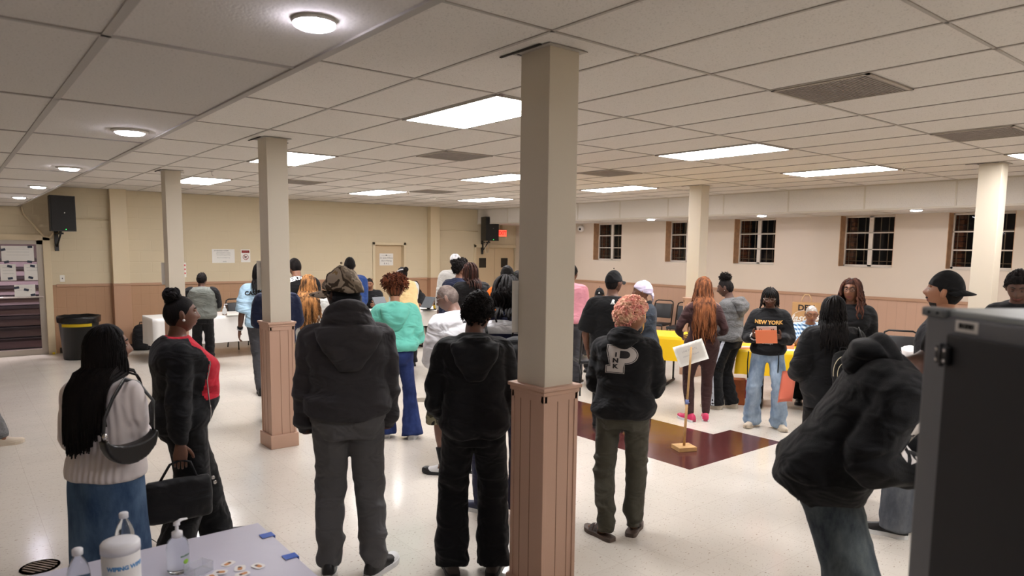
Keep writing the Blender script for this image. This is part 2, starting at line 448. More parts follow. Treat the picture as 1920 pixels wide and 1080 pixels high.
# ---- columns
M_COLTOP = mat('column_cream_paint', (197, 187, 169), .5, bump=.05, bscale=120)
M_COLLOW = mat('column_tan_paint', (182, 147, 126), .5, bump=.05, bscale=160)
M_GROOVE = mat('board_groove', (120, 86, 66), .7)
def column(cx, cy, wx=.20, wy=.225):
    c = thing('column', (cx, cy, 0), kind='structure')
    bm = BM(); box(bm, (-wx/2, -wy/2, WH), (wx/2, wy/2, H-.002), bev=.004); obj('column_shaft', bm, M_COLTOP, c)
    px, py = wx/2+.016, wy/2+.016
    bm = BM(); box(bm, (-px, -py, 0), (px, py, WH-.03), 0, .003)
    # corner battens and rails leaving a sunk panel with board grooves
    for s in (-1, 1):
        for t in (-1, 1):
            box(bm, (min(s*(px+.006), s*(px-.018)), min(t*(py+.006), t*(py-.018)), .1), (max(s*(px+.006), s*(px-.018)), max(t*(py+.006), t*(py-.018)), WH-.04), 0, .002)
    for s in (-1, 1):
        box(bm, (-px, min(s*py, s*(py+.006)), WH-.075), (px, max(s*py, s*(py+.006)), WH-.04), 0)
        box(bm, (min(s*px, s*(px+.006)), -py, WH-.075), (max(s*px, s*(px+.006)), py, WH-.04), 0)
        for o in (-.02, .06):
            box(bm, (o-.002, min(s*(py-.004), s*(py+.0012)), .13), (o+.002, max(s*(py-.004), s*(py+.0012)), WH-.075), 1)
            box(bm, (min(s*(px-.004), s*(px+.0012)), o-.002, .13), (max(s*(px-.004), s*(px+.0012)), o+.002, WH-.075), 1)
    obj('wainscot', bm, [M_COLLOW, M_GROOVE], c)
    bm = BM(); box(bm, (-px-.012, -py-.012, WH-.04), (px+.012, py+.012, WH-.015), bev=.005); box(bm, (-px-.022, -py-.022, WH-.017), (px+.022, py+.022, WH+.004), bev=.006)
    obj('cap_molding', bm, M_COLLOW, c)
    bm = BM(); box(bm, (-px-.022, -py-.022, 0), (px+.022, py+.022, .135), bev=.006); obj('plinth', bm, M_COLLOW, c)
    bm = BM(); box(bm, (-wx/2-.03, -wy/2-.03, H-.008), (wx/2+.03, wy/2+.03, H-.004)); box(bm, (-wx/2-.02, wy/2, H-.0085), (wx/2+.10, wy/2+.016, H-.0045), 1)
    box(bm, (-wx/2-.05, -wy/2+.02, H-.0085), (-wx/2-.036, wy/2+.12, H-.0045), 1)
    obj('ceiling_trim', bm, [M_TBAR, M_GAP], c)
    return c
COLS = [(.235, .275), (.215, 4.165), (.20, 7.925), (6.87, .315), (6.86, 4.22), (6.86, 8.0)]
for c in COLS: column(*c)

# ---- doors
M_ALU = mat('aluminium_frame', (176, 168, 156), .35, .6)
M_DOOR = mat('tan_door_paint', (200, 178, 144), .45)
M_BLACK = mat('black_plastic', (10, 10, 11), .45, bump=.05, bscale=300)
M_PAPER = mat('white_paper', (226, 224, 218), .7)
M_TAPE = mat('navy_tape', (38, 48, 66), .6)
M_INK = mat('grey_ink', (96, 96, 98), .7)
M_DKINK = mat('dark_ink', (30, 30, 34), .7)
d = thing('door_1', (-1.75, YB, 0), kind='structure')
bm = BM()
box(bm, (-.65, .02, 0), (-.60, .10, 2.06)); box(bm, (.84, -.03, 0), (.95, .14, 2.06), bev=.004); box(bm, (-.65, -.03, 2.0), (.95, .14, 2.10), bev=.004)
obj('door_frame', bm, M_CREAM, d)
bm = BM()
box(bm, (-.6, .01, .0), (.84, .06, .10)); box(bm, (.75, .01, .1), (.84, .06, 2.0)); box(bm, (-.6, .01, .1), (-.52, .06, 2.0)); box(bm, (-.6, .01, 1.93), (.84, .06, 2.0))
lf = obj('door_leaf', bm, M_ALU, d)
bm = BM(); box(bm, (-.52, .03, .1), (.75, .036, 1.93)); obj('glass', bm, mat('door_glass', (40, 34, 38), .04, alpha=.22), lf)
bm = BM(); tube(bm, [(-.6, -.05, 1.02), (.80, -.05, 1.02)], .016, 8); tube(bm, [(.80, -.05, 1.02), (.80, .03, 1.02)], .014, 6); obj('push_bar', bm, mat('bar_metal', (200, 190, 186), .3, .5), lf)
# the stair behind the glass
M_STEP = mat('stair_tread_shade', (46, 34, 38), .6, vary=.25, vscale=8); M_RISER = mat('stair_riser', (136, 118, 124), .7)  # treads coloured dark to paint in the shadow lines at the nosings
bm = BM()
for k in range(9):
    box(bm, (-2.6, YB+1.0+k*.28, k*.18+.02), (.2, YB+1.3+k*.28, k*.18+.20), 1); box(bm, (-2.6, YB+.96+k*.28, k*.18+.15), (.2, YB+1.3+k*.28, k*.18+.20), 0)
tag(obj('trim_8', bm, [M_STEP, M_RISER]), kind='structure')
bm = BM(); box(bm, (-2.7, YB+.22, -.1), (.3, YB+1.0, 0)); box(bm, (-2.7, YB+3.6, 0), (.3, YB+3.7, 3.2)); box(bm, (.2, YB+.22, 0), (.3, YB+3.7, 3.2)); box(bm, (-2.8, YB+.22, 0), (-2.7, YB+3.7, 3.2)); box(bm, (-2.8, YB+.22, 3.1), (.3, YB+3.7, 3.2))
tag(obj('wall_stairwell', bm, mat('stairwell_paint', (92, 74, 74), .7)), kind='structure')
d = thing('door_2', (5.90, YB, 0), kind='structure')
bm = BM(); box(bm, (-.44, -.02, 0), (-.38, .2, 2.07), bev=.004); box(bm, (.38, -.02, 0), (.44, .2, 2.07), bev=.004); box(bm, (-.44, -.02, 2.01), (.44, .2, 2.07), bev=.004); obj('door_frame', bm, M_CREAM, d)
bm = BM(); box(bm, (-.38, .10, 0), (.38, .14, 2.01)); lf = obj('door_leaf', bm, M_DOOR, d)
bm = BM(); ball(bm, (.31, .07, 1.0), .03, 10); obj('knob', bm, M_ALU, lf)
d = thing('door_3', (9.05, YB, 0), kind='structure')
bm = BM(); box(bm, (-.71, -.03, 0), (-.65, .2, 2.05), bev=.004); box(bm, (-.71, -.03, 1.98), (.66, .2, 2.06), bev=.004); obj('door_frame', bm, M_CREAM, d)
for s, nm in ((-1, 'l'), (1, 'r')):
    bm = BM(); box(bm, (min(s*.004, s*.65), .05, 0), (max(s*.004, s*.65), .09, 1.98), bev=.003); lf = obj('door_leaf', bm, M_DOOR, d)
    bm = BM(); cx = -.40 if s < 0 else .32
    box(bm, (cx-.11, .035, 1.46), (cx+.11, .052, 1.71), bev=.004); obj('door_window', bm, mat('dark_door_glass', (34, 30, 24), .15), lf)

o = bpy.data.lights.new('stairwell_fill', 'AREA'); o.energy = 170; o.size = .6; o.color = (1, .9, .95); lo_ = bpy.data.objects.new('stairwell_fill', o); COL.objects.link(lo_); lo_.location = (-1.4, YB+1.2, 3.0)  # unseen light added to brighten the stairs behind the glass
# ================================================================== CEILING FITTINGS
M_PANEL = mat('lit_diffuser', (255, 250, 240), .5, emit=(246, 243, 244), estr=30)
M_CAN = mat('lit_can_lens', (255, 252, 255), .5, emit=(240, 236, 255), estr=80)
M_WHITE = mat('white_enamel', (225, 222, 214), .4)
def panel(x, y, n):
    o = thing('ceiling_light', (x, y, H), 0, n, 'ceiling light', 'recessed fluorescent panels')
    w, l = .29, .595
    bm = BM(); box(bm, (-w-.012, -l-.012, -.012), (w+.012, -l+.012, -.004)); box(bm, (-w-.012, l-.012, -.012), (w+.012, l+.012, -.004)); box(bm, (-w-.012, -l, -.012), (-w+.012, l, -.004)); box(bm, (w-.012, -l, -.012), (w+.012, l, -.004))
    obj('frame', bm, M_TBAR, o)
    bm = BM(); box(bm, (-w+.012, -l+.012, -.011), (w-.012, l-.012, -.006)); obj('diffuser', bm, M_PANEL, o)
XS, YS = (.914, 3.963, 6.405), (1.829, 5.486, 9.144)
LBL = {(0, 0): 'large bright ceiling panel just left of the nearest column top', (0, 1): 'lit ceiling panel half hidden by the middle left column', (0, 2): 'lit ceiling panel beside the farthest left column',
       (1, 0): 'long bright ceiling panel between the two right hand return vents', (1, 1): 'lit ceiling panel cut off by the left edge of the near column', (1, 2): 'small far lit ceiling panel above the tan door',
       (2, 0): 'long lit panel next to the sprinkler near the window soffit', (2, 1): 'lit ceiling panel just right of the near column, toward windows', (2, 2): 'smallest far lit panel near the wall speaker corner'}
for i, x in enumerate(XS):
    for j, y in enumerate(YS): panel(x, y, LBL[(i, j)])
panel(6.405, -.61, 'lit ceiling panel cut by the right edge above the right column')
panel(.914, -3.05, 'added unseen lit panel behind the viewpoint, nearer the left soffit'); panel(3.963, -3.05, 'added unseen lit panel behind the viewpoint, toward the windows')  # two unseen panels added to brighten the near column and ceiling
M_VENT = mat('vent_grey', (142, 134, 128), .6, vary=.2, vscale=14); M_VFR = mat('vent_frame', (170, 162, 150), .5)
def vent(x, y, label):
    o = thing('ceiling_vent', (x, y, H), 0, label, 'vent', 'square return air vents')
    bm = BM()
    for a in ((-.3, -.3, .3, -.28), (-.3, .28, .3, .3), (-.3, -.3, -.28, .3), (.28, -.3, .3, .3)): box(bm, (a[0], a[1], -.012), (a[2], a[3], -.004))
    obj('frame', bm, M_VFR, o)
    bm = BM(); box(bm, (-.28, -.28, -.006), (.28, .28, -.004))
    for k in range(28):
        y0 = -.275+k*.02; box(bm, (-.28, y0, -.010), (.28, y0+.011, -.005))
    obj('grille', bm, M_VENT, o)
for x, y, l in ((2.14, -.305, 'large grey ceiling return vent nearest the viewer'), (4.58, -.305, 'grey ceiling vent near the right column and photo edge'), (2.14, 3.96, 'grey ceiling vent left of the near column'),
                (4.58, 3.96, 'small grey ceiling vent right of the near column'), (4.58, 8.23, 'far grey ceiling vent beside the smoke detector'), (2.14, 8.23, 'far grey ceiling vent behind the middle left column')): vent(x, y, l)
def can(x, y, label, r=.072, ring=1.35):
    o = thing('downlight', (x, y, SZ), 0, label, 'ceiling light', 'round soffit downlights')
    bm = BM(); lathe(bm, [(r*ring, -.001), (r*ring*.97, -.010), (r*1.02, -.013)], 28); obj('trim_ring', bm, M_WHITE, o, True)
    bm = BM(); lathe(bm, [(r, -.012), (r*.97, -.018), (r*.8, -.023), (r*.4, -.026), (r*.05, -.027)], 28); obj('lens', bm, M_CAN, o, True)
can(-1.40, -.56, 'round downlight at top, nearest in the left soffit', .058, 1.04)
can(-1.40, -3.0, 'added unseen downlight in the left soffit behind the viewpoint'); can(-1.40, 1.98, 'glowing round downlight second along the left soffit'); can(-1.40, 4.46, 'third downlight along the left soffit')  # the first is unseen, added to light the near column's left face
can(-1.40, 6.94, 'fourth downlight along the left soffit, near the speaker'); can(-1.41, 9.26, 'farthest downlight along the left soffit')
can(8.78, 6.78, 'small downlight in window soffit left of the right middle column', .075); can(8.78, 4.33, 'bright small downlight above the third window', .075); can(8.70, 1.81, 'small downlight in window soffit above the far right windows', .075)
can(8.78, -.7, 'downlight at the end of the window soffit', .075); can(8.78, 9.2, 'downlight in the window soffit corner', .075)
M_BRASS = mat('sprinkler_metal', (196, 184, 160), .35, .7)
def sprinkler(p, label):
    o = thing('sprinkler_head', p, 0, label, 'sprinkler', 'ceiling sprinkler heads')
    bm = BM(); lathe(bm, [(.032, 0), (.03, -.006), (.012, -.01), (.010, -.03)], 14); obj('escutcheon', bm, M_WHITE, o, True)
    bm = BM(); lathe(bm, [(.006, -.03), (.006, -.05), (.018, -.052), (.018, -.056)], 12); tube(bm, [(-.012, 0, -.03), (-.014, 0, -.042), (-.006, 0, -.052)], .003, 5); tube(bm, [(.012, 0, -.03), (.014, 0, -.042), (.006, 0, -.052)], .003, 5); obj('deflector', bm, M_BRASS, o)
sprinkler(on_z(1695, 312, H+.004), 'sprinkler head hanging beside the long lit panel near windows'); sprinkler(on_z(765, 358, H+.004), 'tiny sprinkler head right of the far lit panel'); 
def hook(p, label):
    bm = BM(); tube(bm, [Vector(p)+Vector(v) for v in ((0, 0, 0), (0, 0, -.03), (0, 0, -.045), (.004, -.006, -.058), (.008, -.012, -.062), (.014, -.018, -.055))], .003, 6)
    box(bm, Vector(p)+Vector((-.02, -.008, -.008)), Vector(p)+Vector((.02, .008, -.003))); tag(obj('ceiling_hook', bm, mat('hook_wire', (150, 140, 140), .4, .6)), label, 'hook', 'wire ceiling hooks')
hook(on_z(941, 176, H), 'wire hook on the large ceiling panel by the near column'); hook(on_z(397, 321, H), 'wire hook above the lit panel by the far left column')
o = thing('smoke_detector', on_z(812, 370, H), 0, 'round white smoke detector on the far ceiling', 'smoke detector'); bm = BM(); lathe(bm, [(.06, 0), (.06, -.025), (.045, -.04), (.01, -.042)], 20); obj('housing', bm, M_WHITE, o, True)
# ================================================================== PEOPLE
SK = {}
def skin(name, c):
    m = mat('skin_'+name, c, .5, spec=.4, vary=.12, vscale=18)
    m.node_tree.nodes['Principled BSDF'].inputs['Subsurface Weight'].default_value = .05
    return m
SKINS = {'deep': skin('deep', (84, 56, 44)), 'dark': skin('dark', (104, 70, 54)), 'mid': skin('mid', (134, 92, 70)), 'warm': skin('warm', (158, 108, 80)), 'grey': skin('grey', (122, 92, 80))}
M_LIP = mat('lips', (120, 66, 60), .4); M_EYEW = mat('eye_white', (215, 205, 196), .25); M_IRIS = mat('iris_dark', (26, 16, 12), .2)
M_BROW = mat('brow_hair', (18, 13, 11), .8)
def hairmat(name, c, c2=None, rough=.55, stretch=True):
    m = mat('hair_'+name, c, max(rough, .68), spec=.16, c2=c2, vary=.4, vscale=24, bump=.3, bscale=160)
    if stretch:
        N, L, b = nodes(m); tc = [n for n in N if n.type == 'TEX_COORD'][0]; mp = N.new('ShaderNodeMapping'); mp.inputs['Scale'].default_value = (1.6, 1.6, .12); L.new(tc.outputs['Object'], mp.inputs[0])
        for n in N:
            if n.type == 'TEX_NOISE': L.new(mp.outputs[0], n.inputs['Vector'])
    return m
HAIRM = {'black': hairmat('black', (24, 19, 18), (9, 7, 7)), 'soft': hairmat('soft', (30, 24, 22), (12, 9, 9), .75), 'auburn': hairmat('auburn', (140, 86, 52), (66, 38, 24)), 'rust': hairmat('rust', (126, 70, 44), (58, 30, 20), .8),
         'gold': hairmat('gold', (184, 128, 76), (58, 40, 26)), 'pink': hairmat('pink', (244, 206, 172), (234, 150, 142), .8, False), 'redbrown': hairmat('redbrown', (78, 48, 40), (28, 20, 18)), 'locsrust': hairmat('locsrust', (94, 58, 44), (44, 26, 22), .8), 'pinkshade': hairmat('pinkshade', (140, 74, 62), (110, 56, 50), .85, False),
         'grey': hairmat('grey', (118, 106, 100), (84, 72, 66), .85, False), 'silver': hairmat('silver', (190, 184, 178), (130, 124, 120), .8)}

def cloth(name, c, rough=.85, bump=.25, bscale=260, vary=.08, vscale=5, sheen=.07, fold=.9, **k):
    m = mat('cloth_'+name, c, rough, spec=.2, bump=bump, bscale=bscale, vary=vary, vscale=vscale, sheen=sheen, **k)
    N, L, b = nodes(m); tc = [n for n in N if n.type == 'TEX_COORD'][0]; b1 = [n for n in N if n.type == 'BUMP'][0]
    mp = N.new('ShaderNodeMapping'); mp.inputs['Rotation'].default_value = (.35, .5, 0); mp.inputs['Scale'].default_value = (5, 5, 9); L.new(tc.outputs['Object'], mp.inputs[0])
    n = N.new('ShaderNodeTexNoise'); n.inputs['Scale'].default_value = 1; n.inputs['Detail'].default_value = 2; n.inputs['Distortion'].default_value = .8; L.new(mp.outputs[0], n.inputs['Vector'])
    b2 = N.new('ShaderNodeBump'); b2.inputs['Strength'].default_value = fold; b2.inputs['Distance'].default_value = .05; L.new(n.outputs['Fac'], b2.inputs['Height']); L.new(b2.outputs['Normal'], b1.inputs['Normal'])
    return m
def denim(name, c, fade):
    m = mat('denim_'+name, c, .85, spec=.2, bump=.3, bscale=420)
    N, L, b = nodes(m); tc = N.new('ShaderNodeTexCoord')
    mp = N.new('ShaderNodeMapping'); mp.inputs['Scale'].default_value = (5, 5, 2.2); L.new(tc.outputs['Object'], mp.inputs[0])
    n = N.new('ShaderNodeTexNoise'); n.inputs['Scale'].default_value = 1.6; n.inputs['Detail'].default_value = 6; n.inputs['Roughness'].default_value = .65; L.new(mp.outputs[0], n.inputs['Vector'])
    r = N.new('ShaderNodeValToRGB'); r.color_ramp.elements[0].color = lin(c); r.color_ramp.elements[1].color = lin(fade); r.color_ramp.elements[0].position = .38; r.color_ramp.elements[1].position = .68
    L.new(n.outputs['Fac'], r.inputs['Fac']); L.new(r.outputs['Color'], b.inputs['Base Color'])
    return m
def camo(name, cols, scale=9):
    m = mat('camo_'+name, cols[0], .9, spec=.1)
    N, L, b = nodes(m); tc = N.new('ShaderNodeTexCoord'); n = N.new('ShaderNodeTexNoise'); n.inputs['Scale'].default_value = scale; n.inputs['Detail'].default_value = 3; n.inputs['Distortion'].default_value = .5
    L.new(tc.outputs['Object'], n.inputs['Vector']); r = N.new('ShaderNodeValToRGB'); r.color_ramp.interpolation = 'CONSTANT'
    ps = [0, .42, .5, .57, .64]
    while len(r.color_ramp.elements) < len(cols): r.color_ramp.elements.new(.5)
    for e, c, p in zip(r.color_ramp.elements, cols, ps): e.position = p; e.color = lin(c)
    L.new(n.outputs['Fac'], r.inputs['Fac']); L.new(r.outputs['Color'], b.inputs['Base Color'])
    return m
def ribbed(name, c, scale=70):
    m = mat('knit_'+name, c, .9, spec=.15, sheen=.3)
    N, L, b = nodes(m); tc = N.new('ShaderNodeTexCoord'); wv = N.new('ShaderNodeTexWave'); wv.bands_direction = 'X'; wv.inputs['Scale'].default_value = scale/6.28*1.0; wv.inputs['Distortion'].default_value = .6; wv.inputs['Detail'].default_value = 1
    L.new(tc.outputs['Object'], wv.inputs['Vector']); bp = N.new('ShaderNodeBump'); bp.inputs['Strength'].default_value = .7; bp.inputs['Distance'].default_value = .006
    L.new(wv.outputs['Fac'], bp.inputs['Height']); L.new(bp.outputs['Normal'], b.inputs['Normal']); return m
def checks(name, c1, c2, c3, scale=36):
    m = mat('check_'+name, c1, .85, spec=.15)
    N, L, b = nodes(m); nt = m.node_tree; tc = N.new('ShaderNodeTexCoord'); sx = N.new('ShaderNodeSeparateXYZ'); L.new(tc.outputs['Object'], sx.inputs[0])
    def st(c): return math_node(nt, 'GREATER_THAN', math_node(nt, 'FRACT', math_node(nt, 'MULTIPLY', c, scale)), .5)
    xy = math_node(nt, 'ADD', sx.outputs[0], sx.outputs[1]); s = math_node(nt, 'MULTIPLY', math_node(nt, 'ADD', st(xy), st(sx.outputs[2])), .5)
    r = N.new('ShaderNodeValToRGB'); r.color_ramp.interpolation = 'CONSTANT'; r.color_ramp.elements.new(.5)
    for e, c, p in zip(r.color_ramp.elements, (c1, c2, c3), (0, .3, .8)): e.position = p; e.color = lin(c)
    L.new(s, r.inputs[0]); L.new(r.outputs[0], b.inputs['Base Color']); return m

def ik(a, t, l1, l2, pole):
    a, t = Vector(a), Vector(t); d = t-a; L = d.length; Lm = (l1+l2)*.999
    if L > Lm: t = a+d.normalized()*Lm; d = t-a; L = d.length
    n = d.normalized(); p = Vector(pole); p = p-n*p.dot(n)
    p = p.normalized() if p.length > 1e-6 else Vector((0, 1, 0))
    x = (l1*l1-l2*l2+L*L)/(2*L); h = math.sqrt(max(0, l1*l1-x*x))
    return a+n*x+p*h, t

class Body: pass
def skeleton(S):
    """joint positions in the person's own frame: +x right hand side, +y forward, z up"""
    B = Body(); h = S['h']; s = h/1.722; B.s = s; B.w = S.get('w', 1.0); B.fem = S.get('fem', 0)
    hip = S.get('hip', .53*h); B.hip = hip
    B.pel = Vector((S.get('px', 0), S.get('py', 0), hip))
    RT = Matrix.Rotation(R(S.get('twist', 0)), 3, 'Z') @ Matrix.Rotation(R(S.get('side', 0)), 3, 'Y') @ Matrix.Rotation(-R(S.get('lean', 2)), 3, 'X')
    B.RT = RT; B.U = RT @ Vector((1, 0, 0)); B.F = RT @ Vector((0, 1, 0)); B.Z = RT @ Vector((0, 0, 1))
    bend = R(S.get('hunch', 4))
    def T(x, y, z):
        """torso point; the spine curves forward by 'hunch' above the waist (x,y,z in metres for a 1.75 m body)"""
        x, y, z = x*s, y*s, z*s
        z0 = .2*s
        if z > z0 and abs(bend) > 1e-4:
            k = bend/(.35*s); a = k*(z-z0); cy = (1-math.cos(a))/k; cz = math.sin(a)/k
            p = Vector((x, cy+y*math.cos(a), z0+cz-y*math.sin(a)))
        else: p = Vector((x, y, z))
        return B.pel+RT @ p
    B.T = T
    B.RC = RT @ Matrix.Rotation(-bend, 3, 'X')
    sw = .172*(B.w**.7)*(1-.08*B.fem)
    shr = S.get('shrug', 0)
    B.sh = {1: T(sw, -.008, .452+shr), -1: T(-sw, -.008, .452+shr)}
    B.neck = T(0, -.012, .515)
    hy, hp, ht = S.get('head', (0, 0, 0))            # yaw(left+), pitch(down+), tilt(right+)
    B.RH = Matrix.Rotation(R(hy), 3, 'Z') @ Matrix.Rotation(-R(hp), 3, 'X') @ Matrix.Rotation(R(ht), 3, 'Y')
    if S.get('head_in_torso'): B.RH = B.RC @ B.RH
    nk = B.RC @ Vector((0, .035*s, .115*s))
    B.hbase = B.neck+nk*.58
    B.head = B.hbase+B.RH @ Vector((0, .018*s, .100*s))
    B.el, B.wr = {}, {}
    l1, l2 = .305*s, .255*s
    for sd, key in ((1, 'R'), (-1, 'L')):
        tgt = S.get('hand'+key)
        if tgt is None: tgt = (sd*(.265*s+.05*(B.w-1)), .03*s, .475*h)
        else: tgt = Vector(tgt)
        pole = Vector(S.get('pole'+key, (sd*.35, -.8, -.25))); pole = Vector((pole.x*.6, pole.y, pole.z-.45))
        B.el[sd], B.wr[sd] = ik(B.sh[sd], tgt, l1, l2, pole)
    B.hj, B.kn, B.an, B.ft = {}, {}, {}, {}
    t1, t2 = .43*s, .425*s
    for sd, key in ((1, 'R'), (-1, 'L')):
        B.hj[sd] = B.pel+Vector((sd*.088*s*(1+.06*B.fem), 0, 0))
        fx, fy, fa = S.get('foot'+key, (sd*.10*s, 0, sd*-10))   # x, y, toe angle (left +)
        fz = S.get('footz', 0)
        an = Vector((fx, fy, .085*s+fz))
        kp = S.get('kpole'+key, (math.sin(-R(fa))*.6, 1, 0))
        B.kn[sd], B.an[sd] = ik(B.hj[sd], an, t1, t2, kp)
        B.ft[sd] = (Vector((B.an[sd].x, B.an[sd].y, fz)), R(fa))
    return B

PROF = [(-.085, .125, .085, .10), (0, .168, .11, .125), (.09, .16, .112, .112), (.18, .14, .108, .092), (.28, .15, .115, .098), (.38, .168, .122, .108), (.455, .174, .100, .104), (.497, .150, .082, .092), (.525, .098, .066, .076), (.55, .066, .058, .064)]
def prof_at(z, B, S):
    zs = [p[0] for p in PROF]
    vals = [np.interp(z, zs, [p[i] for p in PROF]) for i in (1, 2, 3)]
    a, f, b = vals
    w = B.w; fem = B.fem
    hipk = math.exp(-((z-.01)/.12)**2); wk = math.exp(-((z-.19)/.07)**2); ck = math.exp(-((z-.36)/.07)**2)
    a = a*w*(1+fem*(.05*hipk-.06*wk-.05*ck)); b = b*w*(1+fem*.10*hipk+S.get('seat', 0)*hipk); f = f*w+fem*.025*ck+S.get('bust', 0)*math.exp(-((z-.33)/.115)**2)+S.get('belly', 0)*math.exp(-((z-.16)/.12)**2)
    return a, f, b
def torso_rings(B, S, z0, z1, ease, n=12, ztop_neck=True, hem=None):
    out = []
    for i in range(n+1):
        z = z0+(z1-z0)*i/n; a, f, b = prof_at(z, B, S); e = ease(z) if callable(ease) else ease
        out.append((B.T(0, 0, z), B.U, (B.RC if z > .25 else B.RT) @ Vector((0, 1, 0)), (a+e)*B.s, (f+e)*B.s, (b+e)*B.s, .82))
    return out
def lerp(a, b, t): return a+(b-a)*t
def path(pts, n):
    """resample a bent limb with a softly rounded joint"""
    pts = [Vector(p) for p in pts]; out = []
    for i in range(n+1):
        t = i/n*(len(pts)-1); k = min(int(t), len(pts)-2); out.append(pts[k].lerp(pts[k+1], t-k))
    for _ in range(2):
        out = [out[0]]+[(out[i-1]+out[i]*2+out[i+1])/4 for i in range(1, n)]+[out[-1]]
    return out

def head_bm(B, S, bm, near):
    """a head with brow, eye sockets, nose, lips, chin and ears; face along +y of the head frame"""
    s = B.s*S.get('headk', 1.0); nu, nv = (56, 44) if near else (32, 26)
    fx, fz = S.get('facew', 1.0), 1.0
    def g(x, y, x0, y0, sx, sy): return math.exp(-((x-x0)/sx)**2-((y-y0)/sy)**2)
    rows = []
    for j in range(nv+1):
        th = PI*j/nv; row = []
        for i in range(nu):
            ph = 2*PI*i/nu; dx, dy, dz = math.sin(th)*math.sin(ph), math.sin(th)*math.cos(ph), math.cos(th)
            z = dz*.116; low = max(0, -dz); hi = max(0, dz)
            x = dx*.076*(1-.20*low**1.6)*fx; y = dy*(.094 if dy > 0 else .100)
            if dy < 0: y *= (1-.38*low**1.3)
            else: y *= (1-.05*low)
            z += .012*low*max(0, dy)*-1
            if dy > 0 and dz < .75:
                u, v = x, z
                k = max(0, dy)**.5
                y -= .010*k*(g(u, v, .030, .020, .020, .014)+g(u, v, -.030, .020, .020, .014))      # sockets
                y += .006*k*(g(u, v, 0, .040, .05, .012))                                            # brow
                y += .022*k*g(u, v, 0, -.021, .017, .019)+.012*k*g(u, v, 0, .006, .011, .028)        # nose
                y += .009*k*(g(u, v, .015, -.026, .010, .010)+g(u, v, -.015, -.026, .010, .010))     # nostrils
                y += .012*k*g(u, v, 0, -.052, .026, .007)+.012*k*g(u, v, 0, -.066, .022, .008)-.005*k*g(u, v, 0, -.0585, .03, .003)
                y += .008*k*g(u, v, 0, -.098, .024, .014)                                             # chin
                y += .006*k*(g(u, v, .042, -.012, .022, .02)+g(u, v, -.042, -.012, .022, .02))        # cheeks
                y += S.get('jowl', 0)*k*(g(u, v, .04, -.06, .03, .03)+g(u, v, -.04, -.06, .03, .03))
            p = B.head+B.RH @ (Vector((x, y, z))*s)
            row.append(bm.verts.new(p))
            row[-1].index = -1
        rows.append(row)
    for j in range(nv):
        for i in range(nu):
            vs = (rows[j][i], rows[j][(i+1) % nu], rows[j+1][(i+1) % nu], rows[j+1][i])
            f = bm.faces.new(vs); f.smooth = True; f.material_index = 0
            th = PI*(j+.5)/nv; ph = 2*PI*(i+.5)/nu
            zz = math.cos(th)*.116; xx = math.sin(th)*math.sin(ph)*.076*(1-.2*max(0, -math.cos(th))**1.6)
            if S.get('beard') and math.cos(ph) > -.05 and (zz < -.072-.018*(math.cos(ph) < .35) or (abs(zz+.044) < .0045 and abs(xx) < .030)) and zz > -.112: f.material_index = 4; continue
            if math.cos(ph) > .3 and abs(zz+.058) < .0135-abs(xx)*.25 and abs(xx) < .027: f.material_index = 1
    # ears
    for sd in (1, -1):
        M = B.RH @ Matrix.Rotation(sd*R(-20), 3, 'Z') @ Matrix.Rotation(R(8), 3, 'X')
        c = B.head+B.RH @ (Vector((sd*.0755, -.006, -.002))*s)
        ball(bm, c, (.010*s, .019*s, .033*s), 12, 0, M)
        ball(bm, c+B.RH @ (Vector((sd*.007, .004, .0))*s), (.006*s, .010*s, .020*s), 10, 0, M)
    if S.get('eyes', 1):
        down = S.get('lids', .35)
        for sd in (1, -1):
            c = Vector((sd*.030, .0755, .016))*s
            if down > .55:
                ball(bm, B.head+B.RH @ (c+Vector((0, -.001, -.002))*s), (.0145*s, .0135*s, .0105*s), 12, 0, B.RH)
                tube(bm, [B.head+B.RH @ (c+Vector((x, .0125-abs(x)*.35, -.008+abs(x)*.15))*s) for x in (-.013, -.006, 0, .006, .013)], .0016*s, 5, mi=4); continue
            ball(bm, B.head+B.RH @ c, .0125*s, 12, 2)
            ball(bm, B.head+B.RH @ (c+Vector((S.get('gaze', 0)*.004, .0085, -.002))*s), (.0068*s, .005*s, .0068*s), 10, 3, B.RH)
            # upper lid
            ball(bm, B.head+B.RH @ (c+Vector((0, .001, .0075-down*.008))*s), (.0145*s, .0140*s, .0095*s), 12, 0, B.RH)
            ball(bm, B.head+B.RH @ (c+Vector((0, -.001, -.0105))*s), (.0135*s, .012*s, .006*s), 12, 0, B.RH)
    if S.get('brows', 1):
        for sd in (1, -1):
            pts = [B.head+B.RH @ (Vector((sd*x, y, z))*s) for x, y, z in ((.012, .092, .037), (.030, .0885, .043), (.047, .076, .037))]
            tube(bm, pts, [.0032*s, .0042*s, .002*s], 6, mi=4)

